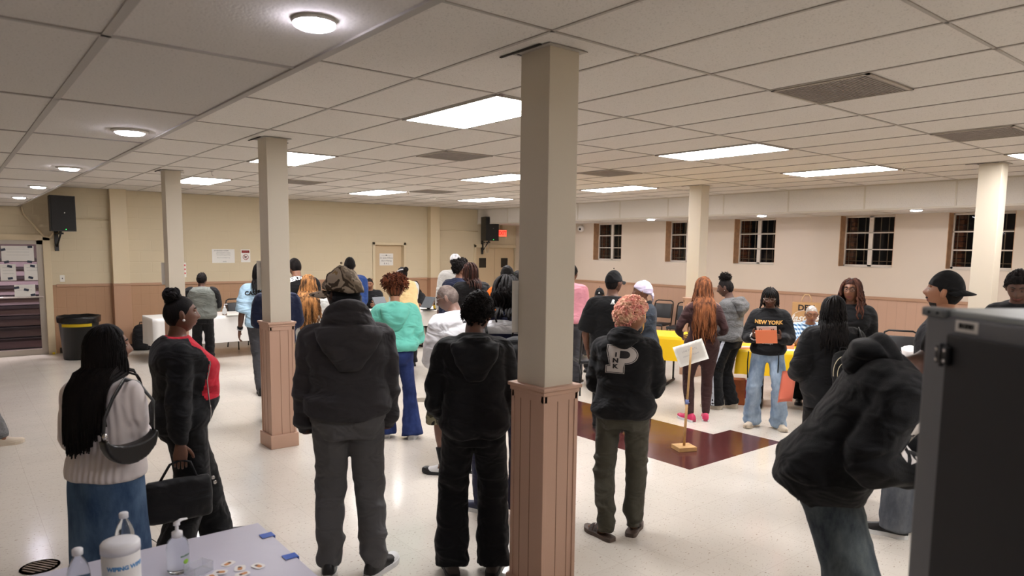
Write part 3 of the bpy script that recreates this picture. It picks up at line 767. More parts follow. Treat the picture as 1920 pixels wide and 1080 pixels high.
def hand_bm(bm, B, S, sd, key):
    s = B.s; wr = B.wr[sd]; el = B.el[sd]
    d = Vector(S['hdir'+key]).normalized() if ('hdir'+key) in S else (wr-el).normalized()
    n = Vector(S['palm'+key]) if ('palm'+key) in S else Vector((-sd, .15, .1))       # palm normal
    n = (n-d*n.dot(d)).normalized()
    w = d.cross(n); ref = Vector(S['thumb'+key]) if ('thumb'+key) in S else Vector((0, 1, .6))
    if w.dot(ref) < 0: w = -w                                   # w points to the thumb side
    curl = S.get('curl'+key, 22)
    P = lambda a, b, c: wr+d*(a*s)+w*(b*s)+n*(c*s)
    rings = []
    for a, hw, th, off in ((-.01, .026, .021, 0), (.02, .034, .017, .003), (.055, .042, .016, .001), (.085, .041, .0125, -.002), (.095, .036, .009, -.002)):
        rings.append((P(a, off, 0), w, n, hw*s, th*s, th*s, .75))
    loft(bm, rings, 12)
    for b, L, r in ((.030, .072, .0088), (.010, .080, .0092), (-.011, .074, .0088), (-.030, .058, .0078)):
        p = P(.086, b, 0); pts = [p-d*(.012*s), p]; rad = [r*s, r*s]; ang = R(curl*.6)+R(rng.uniform(-4, 4))
        for q, fr in enumerate((.45, .32, .25)):
            v = d*math.cos(ang)+n*math.sin(ang)+w*(b*.9*(1-curl/120)); p = p+v.normalized()*(L*fr*s); pts.append(p); rad.append(r*s*(.95-.12*q)); ang += R(curl*(1.0+.15*q))
        pts.append(p+v.normalized()*(.004*s)); rad.append(r*s*.4)
        tube(bm, pts, rad, 7)
    tc = S.get('thumbc'+key, 20)
    p = P(.022, .030, .006); pts = [P(.005, .014, .004), p]; rad = [.014*s, .0125*s]; ang = R(48)
    for L in (.034, .030, .024):
        v = d*math.cos(ang)+w*math.sin(ang)+n*math.sin(R(tc)); p = p+v.normalized()*(L*s); pts.append(p); rad.append(rad[-1]*.88); ang -= R(16)
    pts.append(p+v.normalized()*(.004*s)); rad.append(rad[-1]*.4)
    tube(bm, pts, rad, 7)

def make_body(root, B, S, vox, near):
    s = B.s; bm = BM()
    loft(bm, [(c, u, v, a*q, f*q, b*q, e) for q, (c, u, v, a, f, b, e) in zip([.80]*10+[.86, .9, .92], torso_rings(B, S, -.035, .535, 0, 12))], 20)
    k = S.get('limb', 1.0)*(.9+.1*B.w)
    for sd in (1, -1):
        p = path([B.T(sd*.10, -.005, .468), B.sh[sd], B.el[sd], B.wr[sd]], 15)
        n = len(p)-1; rad = [np.interp(i/n, [0, .33, .5, .66, .75, 1], [.055, .056, .047, .040, .042, .0265])*s*k for i in range(n+1)]
        tube(bm, p, rad, 12)
        p = path([B.hj[sd]+Vector((0, 0, .05*s)), B.hj[sd], B.kn[sd], B.an[sd]], 15); n = len(p)-1
        rad = [np.interp(i/n, [0, .33, .5, .66, .78, .95, 1], [.062, .068, .058, .048, .052, .035, .038])*s*k for i in range(n+1)]
        tube(bm, p, rad, 12)
        fp, fa = B.ft[sd]; fw = Vector((-math.sin(fa), math.cos(fa), 0))
        tube(bm, [B.an[sd], fp+Vector((0, 0, .05*s))+fw*.06*s, fp+Vector((0, 0, .03*s))+fw*.14*s, fp+Vector((0, 0, .022*s))+fw*.185*s], [.04*s, .036*s, .03*s, .016*s], 10)
    nr = .056*s*(.75+.25*B.w)*(1-.1*B.fem)
    tube(bm, [B.T(0, -.005, .46), B.neck+(B.RC @ Vector((0, .004, 0)))*s, B.hbase, B.head+B.RH @ Vector((0, -.015*s, -.03*s))], [nr*1.35, nr*1.08, nr, nr*.98], 14)
    me = fuse(bm, vox, 3)
    bm = BM(); bm.from_mesh(me); bpy.data.meshes.remove(me)
    for sd, key in ((1, 'R'), (-1, 'L')):
        if S.get('hands', 'RL').find(key) >= 0: hand_bm(bm, B, S, sd, key)
    head_bm(B, S, bm, near)
    me = bpy.data.meshes.new('body'); bm.normal_update(); bm.to_mesh(me); bm.free()
    return link('body', me, [SKINS[S.get('skin', 'dark')], M_LIP, M_EYEW, M_IRIS, HAIRM['grey'] if S.get('greybeard') else M_BROW], root, True)

def wrinkle(me, B, S, amp, zones, seed=0, f=(6, 6, 11)):
    """cloth folds: ridged noise pushed along the normals, stronger near the listed zones (point, radius, gain)"""
    co = get_co(me); no = get_no(me)
    g = np.full(len(co), .35)
    for p, r, k in zones: g += k*np.exp(-((co-np.array(p))**2).sum(1)/(r*r))
    q = co*np.array(f)/B.s
    q = q+.35*np.stack([vnoise(q*.6, seed+i) for i in (3, 4, 5)], 1)
    rd = 1-np.abs(vnoise(q, seed))*2.0
    d = 1.9*amp*g*(.7*rd+.45*vnoise(q*2.1, seed+9))
    set_co(me, co+no*d[:, None])

def paint_arms(me, B, mi, idx, extra=.0):
    """give faces nearer an arm than the torso another material slot"""
    n = len(me.polygons); c = np.empty(n*3); me.polygons.foreach_get('center', c); c = c.reshape(-1, 3)
    best = np.full(n, 9.)
    for sd in (1, -1):
        pts = [B.sh[sd]+B.U*(sd*.0*B.s), B.el[sd], B.wr[sd]]
        for a, b in zip(pts, pts[1:]):
            a, b = np.array(a), np.array(b); ab = b-a; t = np.clip(((c-a)@ab)/(ab@ab), 0, 1); best = np.minimum(best, np.linalg.norm(c-a-t[:, None]*ab, axis=1))
    pz = (c-np.array(B.pel))@np.array(B.Z); px = np.abs((c-np.array(B.pel))@np.array(B.U))
    m = (best < .105*B.s) & (px > (.165*B.w+extra)*B.s - .25*np.clip(pz-.44*B.s, 0, .06))
    return m

def make_top(root, B, S, vox):
    t = S['top']; s = B.s; kind = t.get('kind', 'sweat'); ease = t.get('ease', .03); hem = t.get('hem', -.02)/1.0
    bm = BM()
    band = t.get('band', kind in ('hoodie', 'sweat'))
    flare = t.get('flare', 0)
    def E(z):
        e = ease
        if z > .46: e = ease*max(.3, 1-(z-.46)*8)
        q = (z-hem)
        if band: e += t.get('blouse', .012)*math.exp(-((q-.075)/.05)**2) - .012*math.exp(-(q/.03)**2)
        e += flare*max(0, (.2-z))
        return e
    zt = t.get('ztop', .545)
    rings = torso_rings(B, S, hem, zt, E, 18)
    loft(bm, rings, 28)
    sl = t.get('sleeve', 1.0); sr = t.get('sr', 1.0)
    for sd in (1, -1):
        full = path([B.T(sd*.08, -.008, .458), B.sh[sd], B.el[sd], B.wr[sd]], 24)
        m = 8+int(round(16*min(sl, 1.0)*.99)); p = full[:m+1]
        rad = [np.interp(i/24, [0, .33, .48, .66, .85, .97, 1], [.062, .072, .070, .063, .057, .045, .043])*s*sr*(.85+.15*B.w)+.3*(ease-.03) for i in range(m+1)]
        if sl < .7: rad = [r*(1+.10*max(0, (i-8))/8) for i, r in enumerate(rad)]
        if t.get('cuff', kind in ('hoodie', 'sweat')) and sl >= .9:
            rad[-4] *= 1.12; rad[-3] *= 1.10; rad[-2] *= .86; rad[-1] *= .84
        tube(bm, p, rad, 16)
    me = fuse(bm, vox, t.get('smooth', 9))
    zones = [(B.el[1], .10, 1.3), (B.el[-1], .10, 1.3), (B.wr[1], .09, .9), (B.wr[-1], .09, .9), (B.T(0, -.1, hem+.06), .16, .8), (B.T(.15, 0, .36), .09, .9), (B.T(-.15, 0, .36), .09, .9)]
    wrinkle(me, B, S, t.get('fold', .007), zones, int(S['h']*1000) % 97)
    mats = [t['mat']]
    o = link(t.get('name', 'sweatshirt'), me, mats, root, True)
    if t.get('label'): o['label'] = t['label']
    if t.get('sleeve_mat'):
        me.materials.append(t['sleeve_mat']); m = paint_arms(me, B, 1, 0, t.get('raglan', 0)); me.polygons.foreach_set('material_index', m.astype(np.int32))
    if band and t.get('ribmat', True):
        pass
    B.top = o
    return o

def make_hood(root, B, S, m, big=1.0, up=0.0, drop=.24, vox=.008, parent=None, zo=0.0):
    s = B.s; bm = BM(); n = 22; pts = []; rad = []
    for i in range(n+1):
        a = 2*PI*i/n; c = math.cos(a); sn = math.sin(a)
        back = (1-c)/2
        pts.append(B.T(.098*sn*(.9+.25*big*back), -.02+.098*c-.035*back*big, .482+zo-.035*(1-back)+(.012+up)*back)); rad.append((.022+.026*back*big)*s)
    tube(bm, pts, rad, 10, cap=True)
    if up: 
        pts2 = [p+B.Z*(.045*s*big*((1-math.cos(2*PI*i/n))/2)+.01) for i, p in enumerate(pts)]; tube(bm, pts2, [r*.7 for r in rad], 10)
    rings = []
    for t in np.linspace(0, 1, 9):
        z = .50+zo-(drop)*t; hw = (.145-.105*t**1.6)*big; th = .058*(1-.40*t)
        a, f, b = prof_at(z, B, S)
        rings.append((B.T(0, -(b+.030+.030*math.sin(PI*min(1, t*1.1))), z), B.U, B.RC @ Vector((0, 1, 0)), hw*s, th*s, th*s*1.1*big, .72))
    loft(bm, rings, 24)
    me = fuse(bm, vox, 2)
    wrinkle(me, B, S, .010, [(B.T(0, -.12, .42), .12, 1.0)], 31, (6, 6, 12))
    return link('hood', me, [m], parent or root, True)

def make_collar(root, B, S, m, r=.012, name='collar', zc=.508, k=1.0):
    bm = BM(); n = 24; pts = []
    for i in range(n):
        a = 2*PI*i/n; pts.append(B.T(.070*math.sin(a)*k, .004+.066*math.cos(a)*k, zc-.022*math.cos(a)))
    pts.append(pts[0]); tube(bm, pts, r*B.s, 8, flat=1.0)
    return obj(name, bm, m, root, True)

STYLES = {  # radius along hip..knee..ankle
 'sweats': ([0, .2, .36, .5, .66, .8, .93, 1], [.098, .100, .097, .086, .076, .072, .066, .050]),
 'straight': ([0, .2, .36, .5, .66, .8, 1], [.098, .100, .097, .086, .080, .080, .082]),
 'wide': ([0, .2, .36, .5, .66, .8, 1], [.100, .104, .104, .098, .094, .096, .104]),
 'flare': ([0, .2, .36, .5, .64, .8, 1], [.092, .094, .090, .074, .062, .078, .115]),
 'leggings': ([0, .2, .36, .5, .66, .78, .95, 1], [.090, .097, .096, .078, .056, .058, .041, .039]),
 'cargo': ([0, .2, .36, .5, .66, .8, 1], [.100, .102, .102, .098, .084, .074, .062]),
 'shorts': ([0, .2, .36, .5, .7], [.10, .104, .106, .108, .112]),
}
def make_bottom(root, B, S, vox):
    t = S['bottom']; s = B.s; st = t.get('style', 'straight'); k = t.get('k', 1.0); bm = BM(); wz = t.get('waist', .10)
    if st == 'skirt':
        rings = []
        for i in range(15):
            f = i/14; z = B.hip/s*0+wz-f*(wz*s+B.hip-.03)/s
            a, fr, b = prof_at(max(z, -.0), B, S); e = .012+.045*f*t.get('a_line', .6)
            rings.append((B.T(0, 0, wz)*1.0+Vector((0, 0, (z-wz)*s)), Vector((1, 0, 0)), Vector((0, 1, 0)), (a+e)*s, (fr+e)*s, (b+e)*s, .85))
        loft(bm, rings, 30)
    else:
        a0 = lambda z: .014+t.get('ease', 0)
        loft(bm, torso_rings(B, S, -.105, wz, a0, 9), 24)
        xs, ys = STYLES[st]
        for sd in (1, -1):
            end = t.get('end', 1.0); an = B.an[sd]+Vector((0, 0, -.03*s)) if st not in ('leggings', 'shorts') and end >= 1 else B.an[sd]
            if t.get('drop'): an = an+Vector((0, 0, -t['drop']*s))
            full = path([B.hj[sd]+Vector((-sd*.0, 0, .06*s)), B.hj[sd], B.kn[sd], an], 30)
            m = 30 if st != 'shorts' else int(30*t.get('end', .72)); p = full[:m+1]
            rad = [np.interp(i/30, xs, ys)*s*k*(.85+.15*B.w) for i in range(m+1)]
            if t.get('bunch'): rad = [r*(1+t['bunch']*math.sin(i*2.2)*max(0, (i-19)/11)) for i, r in enumerate(rad)]
            tube(bm, p, rad, 18)
    me = fuse(bm, vox, 2)
    zones = []
    for sd in (1, -1): zones += [(B.kn[sd]+Vector((0, -.05, 0)), .11, 1.0), (B.an[sd]+Vector((0, 0, .06)), .12, t.get('anklef', 1.2)), (B.hj[sd]+Vector((0, -.08, -.06)), .09, .7)]
    fold = t.get('fold', .006 if st != 'leggings' else .001)
    wrinkle(me, B, S, fold, zones, int(S['h']*777) % 91, (7, 7, 12) if st != 'skirt' else (9, 9, 1.5))
    o = link(t.get('name', 'trousers'), me, [t['mat']], root, True); B.bot = o
    if t.get('label'): o['label'] = t['label']
    return o

def shoe_outline(t, L, W):
    """half widths (inner,outer) along the foot"""
    return np.interp(t, [0, .06, .2, .45, .7, .88, .96, 1], [.55, .78, .86, .80, 1.0, .86, .58, .25])*W
def make_shoe(root, B, S, sd, spec):
    s = B.s*spec.get('k', 1.0); fp, fa = B.ft[sd]; L, W = .29*s, .048*s
    rz = spec.get('roll', 0)
    fw = Vector((-math.sin(fa), math.cos(fa), 0)); rt = Vector((math.cos(fa), math.sin(fa), 0)); up = Vector((0, 0, 1))
    heel = fp-fw*(.075*s); kind = spec.get('kind', 'sneaker'); zt = .028*s if kind != 'clog' else .02*s
    hi = spec.get('high', 0)
    lift = spec.get('lift', 0)
    def P(t, x, z):
        return heel+fw*(t*L)+rt*x+up*(z+max(0, t-.78)*.06*s+lift*max(0, t-.25)*.6*s)
    bm = BM(); rings = []
    for t in np.linspace(.0, 1, 17):
        hw = shoe_outline(t, L, W)
        zz = np.interp(t, [0, .1, .28, .42, .6, .8, .93, 1], [.062+hi, .088+hi, .092+hi*.8, .080, .060, .046, .036, .016])*s
        zz = max(zz, zt*.6)
        rings.append((P(t, 0, zt*.5), rt, up, hw*.96, zz, zt*.3, .75))
    if kind != 'sandal':
        loft(bm, rings, 18)
    me_n = 'shoe' if kind != 'sandal' else 'sandal'
    if kind == 'sandal':
        for t0, tw in ((.50, .16), (.66, .12)):
            g = []
            for i in range(13):
                a = PI*i/12
                for dt in (-tw/2, tw/2):
                    t = t0+dt; hw = shoe_outline(t, L, W)*1.0; zz = np.interp(t, [.3, .5, .8], [.085, .068, .045])*s
                    g.append((P(t, math.cos(a)*hw*1.02, zt*.8+math.sin(a)*zz)))
            vs = [bm.verts.new(p) for p in g]
            for i in range(12): bm.faces.new((vs[2*i], vs[2*i+1], vs[2*i+3], vs[2*i+2]))
        bmesh.ops.solidify(bm, geom=bm.faces[:], thickness=.005)
    if kind == 'clog':
        for i in range(7):
            a = R(-50+100*i/6); ball(bm, P(.86-.14*abs(i-3)/3*1.4, math.sin(a)*W*.7, .052*s-.010*s*abs(i-3)/3), .0055*s, 6, 1)
    o = obj(me_n, bm, [spec['mat'], M_DKINK], root, True)
    if spec.get('label'): o['label'] = spec['label']
    bm = BM(); N = 18; ts = np.linspace(0, 1, N); lo, hiv = [], []
    pts = [(t, -shoe_outline(t, L, W)*1.06) for t in ts]+[(t, shoe_outline(t, L, W)*1.06) for t in ts[::-1]]
    a = [bm.verts.new(P(t, x, .0)) for t, x in pts]; b = [bm.verts.new(P(t, x, zt)) for t, x in pts]; n = len(pts)
    for k in range(n): bm.faces.new((a[k], a[(k+1) % n], b[(k+1) % n], b[k]))
    bm.faces.new(a[::-1]); bm.faces.new(b)
    obj('sole', bm, spec.get('sole', M_WHITE), o)
    if spec.get('toe'):
        bm = BM(); rr = []
        for t in np.linspace(.66, 1, 8):
            hw = shoe_outline(t, L, W)*1.0; zz = (np.interp(t, [.6, .8, .93, 1], [.060, .046, .036, .016])+.002)*s*(.6+.4*min(1, (t-.66)/.14)); rr.append((P(t, 0, zt*.5), rt, up, hw*1.0, max(zz, zt*.6)+.002, zt*.3, .72))
        loft(bm, rr, 18); obj('toe_cap', bm, spec['toe'], o, True)
    if spec.get('laces'):
        bm = BM()
        for t in (.36, .42, .48, .54):
            zz = np.interp(t, [.28, .42, .6], [.092, .080, .060])*s
            tube(bm, [P(t, x*W, zt*.5+zz*math.sqrt(max(.05, 1-(x/1.05)**2))+.003) for x in (-.45, -.2, .0, .2, .45)], .0035*s, 6)
        obj('laces', bm, spec['laces'], o, True)
    return o

# ---------------------------------------------------------------- hair
def HP(B, S, x, y, z): return B.head+B.RH @ (Vector((x, y, z))*(B.s*S.get('headk', 1.0)))
def scalp_dir(az, el):
    """az 0 = face, pi = back; el in radians above the horizon"""
    return Vector((math.sin(az)*math.cos(el), math.cos(az)*math.cos(el), math.sin(el)))
def scalp_pt(az, el, k=1.0):
    d = scalp_dir(az, el); y = d.y*(.094 if d.y > 0 else .100); low = max(0, -d.z)
    if d.y < 0: y *= (1-.38*low**1.3)
    return Vector((d.x*.076*(1-.2*low**1.6)*k, y*k, d.z*.116*k))
def hairline(az):
    """lowest elevation with hair at this azimuth"""
    a = abs((az+PI) % (2*PI)-PI)
    return np.interp(a, [0, .5, 1.0, 1.35, 1.75, 2.2, PI], [.62, .60, .42, .05, -.15, -.62, -.72])
def cap_shell(root, B, S, m, k=1.05, bump=.006, freq=60, grow=None, name='hair', line=0.0, nu=56, nv=30, seed=5):
    """hair as a thick shell over the scalp"""
    bm = BM(); rows = []
    for j in range(nv+1):
        row = []
        for i in range(nu):
            az = 2*PI*i/nu; lo = hairline(az)+line; el = lo+(PI/2-lo)*j/nv
            kk = k if j > 0 else .985
            edge = min(1, j/3); g = grow(az, el) if grow else 0
            p = scalp_pt(az, el, 1+(k-1)*edge+g*edge)
            p += scalp_dir(az, el)*(bump*edge*noise.noise(p*freq+Vector((seed, 0, 0)))*1.6)
            row.append(bm.verts.new(HP(B, S, *p)) if j < nv or i == 0 else row[0])
        rows.append(row)
    for j in range(nv):
        for i in range(nu):
            vs = [rows[j][i], rows[j][(i+1) % nu], rows[j+1][(i+1) % nu], rows[j+1][i]]; u = []
            [u.append(v) for v in vs if v not in u]
            if len(u) > 2: bm.faces.new(u).smooth = True
    return obj(name, bm, m, root, True)
def curls(bm, B, S, n, r0, size, line=0, elmax=PI/2, r=.004, seed=1, zmin=-9, k=1.0, turns=1.5):
    """little coiled tufts standing off the scalp at radius factor r0"""
    g = np.random.default_rng(seed); c = 0; tries = 0
    while c < n and tries < n*8:
        tries += 1
        z = g.uniform(-1, 1); az = g.uniform(0, 2*PI); el = math.asin(z)
        if el < hairline(az)+line: continue
        base = scalp_pt(az, el, r0*g.uniform(.96, 1.04)); d = scalp_dir(az, el); t = d.cross(Vector((g.normal(), g.normal(), g.normal()))).normalized(); q = d.cross(t)
        ph = g.uniform(0, 6.28); pts = []
        for i in range(7):
            u = i/6; a = ph+u*turns*2*PI; pts.append(HP(B, S, *(base+d*(size*u*1.2)+(t*math.cos(a)+q*math.sin(a))*size*.45)))
        tube(bm, pts, [r*B.s*(1-.3*abs(i-3)/3) for i in range(7)], 5); c += 1
def afro(root, B, S, m, k=1.25, n=500, size=.012, r=.0035, line=0, seed=3, shape=None):
    bm0 = cap_shell(root, B, S, m, k, .014, 46, grow=shape, line=line, seed=seed)
    bm = BM(); curls(bm, B, S, n, k*.99, size, line, r=r, seed=seed); 
    obj('curls', bm, m, bm0, True); return bm0
def strands(root, B, S, m, n, length, r=.006, line=.15, spread=.02, wave=.0, wfreq=9, curl=0, taper=.6, seg=12, seed=2, back_only=False, part=None, out=1.0, name='hair', jit=.15, sides=5, fan=1.0, front=True, lenf=None, grav=1.0, azr=None):
    """locks that leave the scalp, fall over it and hang down, kept outside the shoulders and back"""
    g = np.random.default_rng(seed); bm = BM(); s = B.s; invs = B.RH.inverted(); c = 0; tries = 0
    while c < n and tries < n*10:
        tries += 1
        az = g.uniform(0, 2*PI); z = g.uniform(-.6, 1); el = math.asin(z)
        if el < hairline(az)+line: continue
        a = abs((az+PI) % (2*PI)-PI)
        if back_only and a < 1.3 and el < 1.0: continue
        if azr and not (azr[0] <= a <= azr[1]): continue
        c += 1
        L = length*(1+g.normal()*jit) if lenf is None else lenf(a, el, g)
        L *= s
        p0 = scalp_pt(az, el, 1.02); pts = [B.head+B.RH @ (p0*s)]
        # flow away from the crown: target azimuth side/back
        sgn = 1 if math.sin(az) >= 0 else -1
        taz = a if not back_only else max(a, 1.5+g.uniform(0, .9))
        if front and a < .9 and el > .5: taz = g.uniform(1.15, 1.7)
        steps = 5; el0 = el; a0 = a
        e_end = min(-.05, el)
        for i in range(1, steps+1):
            u = i/steps; aa = sgn*(a0+(taz-a0)*u); ee = el0+(e_end-el0)*u
            pp = scalp_pt(aa, ee, 1.05+.10*out*math.sin(u*PI*.5)+spread*g.normal()*.4); pts.append(B.head+B.RH @ (pp*s))
        used = sum((pts[i+1]-pts[i]).length for i in range(steps)); rem = max(.03*s, L-used); d = (pts[-1]-B.head); d.z = 0; d = d.normalized() if d.length > 1e-6 else Vector((0, -1, 0))
        ph = g.uniform(0, 6.28); p = pts[-1].copy(); m2 = seg; st = rem/m2; side = Vector((-d.y, d.x, 0)); fall = d*(g.uniform(.0, .16)*fan)
        for i in range(m2):
            u = (i+1)/m2
            v = Vector((0, 0, -1))*grav+fall*(1-.6*u)
            p = p+v.normalized()*st
            q = p.copy()
            if wave: q += side*(wave*math.sin(ph+u*rem*wfreq*6.28/1.0))+d*(wave*.7*math.cos(ph*1.7+u*rem*wfreq*5.1))
            if curl: q += side*(curl*math.sin(ph+u*rem*70))+d*(curl*math.cos(ph+u*rem*70))
            # keep off the body
            q2 = clear(B, S, q, r+.012)
            if (q2-q).length > 1e-5: p += (q2-q)
            pts.append(q2)
        rad = [r*s*np.interp(i/(len(pts)-1), [0, .12, .6, 1], [.7, 1, 1, taper]) for i in range(len(pts))]
        tube(bm, pts, rad, sides)
    return obj(name, bm, m, root, True)
def clear(B, S, q, e):
    """push a point out of the clothed torso, shoulders and neck"""
    l = B.RT.inverted() @ (q-B.pel); s = B.s; z = l.z/s
    if z < -.1 or z > .56: return q
    t = S.get('top', {}); ez = t.get('ease', .03)+.025
    c = B.T(0, 0, z); a, f, b = prof_at(z, B, S)
    if z > .40: a = max(a, .20*B.w*(1-(z-.40)/.17)); f = max(f, .07)
    d = q-c; x = d.dot(B.U); y = d.dot(B.F); A = (a+ez)*s+e; Y = ((f if y > 0 else b)+ez)*s+e
    rr = math.sqrt((x/A)**2+(y/Y)**2)
    if rr < 1:
        if abs(x) > .75*A and z > .42: return q+Vector((0, 0, .004))
        k = 1/max(rr, .25)
        # push mostly front/back
        ny = math.copysign(Y*math.sqrt(max(0, 1-min(1, (x/A)**2))), y if abs(y) > .02 else -1)
        return c+B.U*x+B.F*ny+B.Z*0
    return q

def decal(root, garment, bm, name, m, M, direction, lift=.003, sub=.03, label=None, back=.6):
    """lay flat shapes (bm in the plane of M) on a garment along a direction"""
    for v in bm.verts: v.co = M @ v.co
    bmesh.ops.triangulate(bm, faces=bm.faces[:])
    for _ in range(5):
        es = [e for e in bm.edges if e.calc_length() > sub]
        if not es: break
        bmesh.ops.subdivide_edges(bm, edges=es, cuts=1); bmesh.ops.triangulate(bm, faces=[f for f in bm.faces if len(f.verts) > 3])
    me = garment.data; bvh = BVHTree.FromPolygons([v.co for v in me.vertices], [p.vertices[:] for p in me.polygons])
    d = Vector(direction).normalized()
    for v in bm.verts:
        h = bvh.ray_cast(v.co-d*back, d)
        if h[0] is not None: v.co = h[0]-d*lift
        else:
            h2 = bvh.find_nearest(v.co); v.co = h2[0]+h2[1]*lift
    me2 = bpy.data.meshes.new(name); bm.to_mesh(me2); bm.free()
    o = link(name, me2, m, garment, True)
    if label: o['label'] = label
    return o
def plate(w, h, x=0, y=0, rot=0):
    bm = BM(); M = Matrix.Translation((x, y, 0)) @ Matrix.Rotation(rot, 4, 'Z')
    vs = [bm.verts.new(M @ Vector(p)) for p in ((-w/2, -h/2, 0), (w/2, -h/2, 0), (w/2, h/2, 0), (-w/2, h/2, 0))]; bm.faces.new(vs); return bm
def poly(pts):
    bm = BM(); bm.faces.new([bm.verts.new((x, y, 0)) for x, y in pts]); return bm
def merge(*bms):
    a = bms[0]
    for b in bms[1:]:
        me = bpy.data.meshes.new('t'); b.to_mesh(me); b.free(); a.from_mesh(me); bpy.data.meshes.remove(me)
    return a
def backM(B, x, z): return frame_M(B.T(x, 0, z), B.U, B.RC @ Vector((0, 0, 1)))      # seen from behind: +x is the wearer's right
def frontM(B, x, z): return frame_M(B.T(x, 0, z), -B.U, B.RC @ Vector((0, 0, 1)))

def glasses(root, B, S, m=None, rim=True):
    s = B.s; bm = BM(); m = m or M_DKINK
    for sd in (1, -1):
        n = 16; pts = [HP(B, S, sd*.033+.025*math.cos(2*PI*i/n), .100-.35*abs(.025*math.cos(2*PI*i/n)*1 if sd*math.cos(2*PI*i/n) > 0 else 0), .014+.020*math.sin(2*PI*i/n)) for i in range(n+1)]
        tube(bm, pts, .0018*s, 5)
        tube(bm, [HP(B, S, sd*.058, .092, .018), HP(B, S, sd*.078, .06, .02), HP(B, S, sd*.081, 0, .014), HP(B, S, sd*.079, -.02, .0)], .0018*s, 5)
    tube(bm, [HP(B, S, -.010, .102, .018), HP(B, S, 0, .108, .021), HP(B, S, .010, .102, .018)], .0018*s, 5)
    return obj('eyeglasses', bm, m, root, True)
def ball_cap(root, B, S, m, yaw=0, bill=True, name='cap', k=1.12, curve=.02, billm=None, slouch=0, line=-.02, label=None):
    """baseball cap; yaw turns the bill around the head"""
    bm = BM(); rows = []; nu, nv = 40, 14
    ry = Matrix.Rotation(R(yaw), 3, 'Z')
    for j in range(nv+1):
        row = []
        for i in range(nu):
            az = 2*PI*i/nu; lo = .18+line+.10*math.cos(az); el = lo+(PI/2-lo)*j/nv
            p = scalp_pt(az, el, k+.03*math.sin(j/nv*PI)); p.z += .012*(j/nv)
            if slouch: p += scalp_dir(az, el)*(slouch*noise.noise(p*26)) ; p.z += slouch*.6*noise.noise(p*14+Vector((3, 1, 2)))
            row.append(bm.verts.new(HP(B, S, *p)) if j < nv or i == 0 else row[0])
        rows.append(row)
    for j in range(nv):
        for i in range(nu):
            u = []; [u.append(v) for v in (rows[j][i], rows[j][(i+1) % nu], rows[j+1][(i+1) % nu], rows[j+1][i]) if v not in u]
            if len(u) > 2: bm.faces.new(u).smooth = True
    bm.faces.new(rows[0][::-1])
    o = obj(name, bm, m, root, True)
    if label: o['label'] = label
    bm = BM(); ball(bm, HP(B, S, 0, -.004, .116*k+.028*1), .007*B.s, 8); obj('button', bm, m, o, True)
    if bill:
        bm = BM(); n = 14; top, bot = [], []
        for i in range(n+1):
            a = -1.15+2.3*i/n
            for lst, dz in ((top, .004), (bot, -.003)):
                q = []
                for r_ in (0, .5, 1):
                    y = .082*k+r_*(.078*math.cos(a*.85)); x = math.sin(a)*(.078*k-.006*r_)
                    yy = math.cos(a)*.088*k+r_*.075*math.cos(a*.9)
                    q.append(bm.verts.new(HP(B, S, *(ry @ Vector((x, yy, .030+line*.1-curve*(math.sin(a)**2)*1.6-.014*r_+dz))))))
                lst.append(q)
        for i in range(n):
            for r_ in range(2):
                bm.faces.new((top[i][r_], top[i+1][r_], top[i+1][r_+1], top[i][r_+1])); bm.faces.new((bot[i][r_], bot[i][r_+1], bot[i+1][r_+1], bot[i+1][r_]))
            bm.faces.new((top[i][2], top[i+1][2], bot[i+1][2], bot[i][2]))
        obj('bill', bm, billm or m, o, True)
    return o

def person(px, d, h, rel, label, S, py=640, ground=None):
    """stand a person in the direction of photo column px at distance d; rel = turn from looking straight away (left +)"""
    S = dict(S); S['h'] = h
    loc = ground if ground is not None else at(px, d, py); th = away(px)+R(rel)
    root = thing('person', loc, th-PI/2, label, 'person', S.get('group'))
    B = skeleton(S); B.root = root; B.d = d
    vox = min(.018, max(.0085, d*.0021)); near = d < 9
    make_body(root, B, S, vox*1.1, near)
    if 'bottom' in S: make_bottom(root, B, S, vox)
    if 'top' in S: make_top(root, B, S, vox)
    B.vox = vox; B.S = S
    for sd in (1, -1):
        if 'shoe' in S: make_shoe(root, B, S, sd, S['shoe'])
    B.W = Matrix.Translation(loc) @ Matrix.Rotation(th-PI/2, 4, 'Z')
    return B
# ------------------------------------------------------------------ cloth materials
C_CHAR = cloth('charcoal_fleece', (58, 56, 58)); C_BLACK = cloth('black_fleece', (22, 22, 24)); C_BLACK2 = cloth('black_cotton', (26, 26, 28)); C_JET = cloth('jet_black', (17, 17, 19))
C_SWEAT = cloth('grey_sweatpant', (90, 89, 90)); C_GREYP = cloth('dark_grey_pant', (70, 70, 74)); C_OLIVE = cloth('olive_cargo', (74, 72, 62)); C_TEAL = cloth('teal_fleece', (108, 194, 176))
C_WHITE = cloth('white_cotton', (226, 226, 230)); C_KNIT = ribbed('white_rib', (214, 206, 204)); C_RED = cloth('red_polo', (190, 32, 50)); C_NAVY = cloth('navy_cotton', (28, 35, 60)); C_NAVY2 = cloth('navy_fleece', (36, 38, 64))
C_SKY = cloth('sky_blue_tee', (178, 210, 232)); C_KHAKI = cloth('khaki', (196, 172, 122)); C_HGREY = cloth('heather_grey', (112, 112, 112), vary=.3, vscale=90); C_STONE = cloth('stone_grey', (112, 116, 110)); C_BROWN = cloth('brown_jersey', (70, 48, 48), bump=.12)
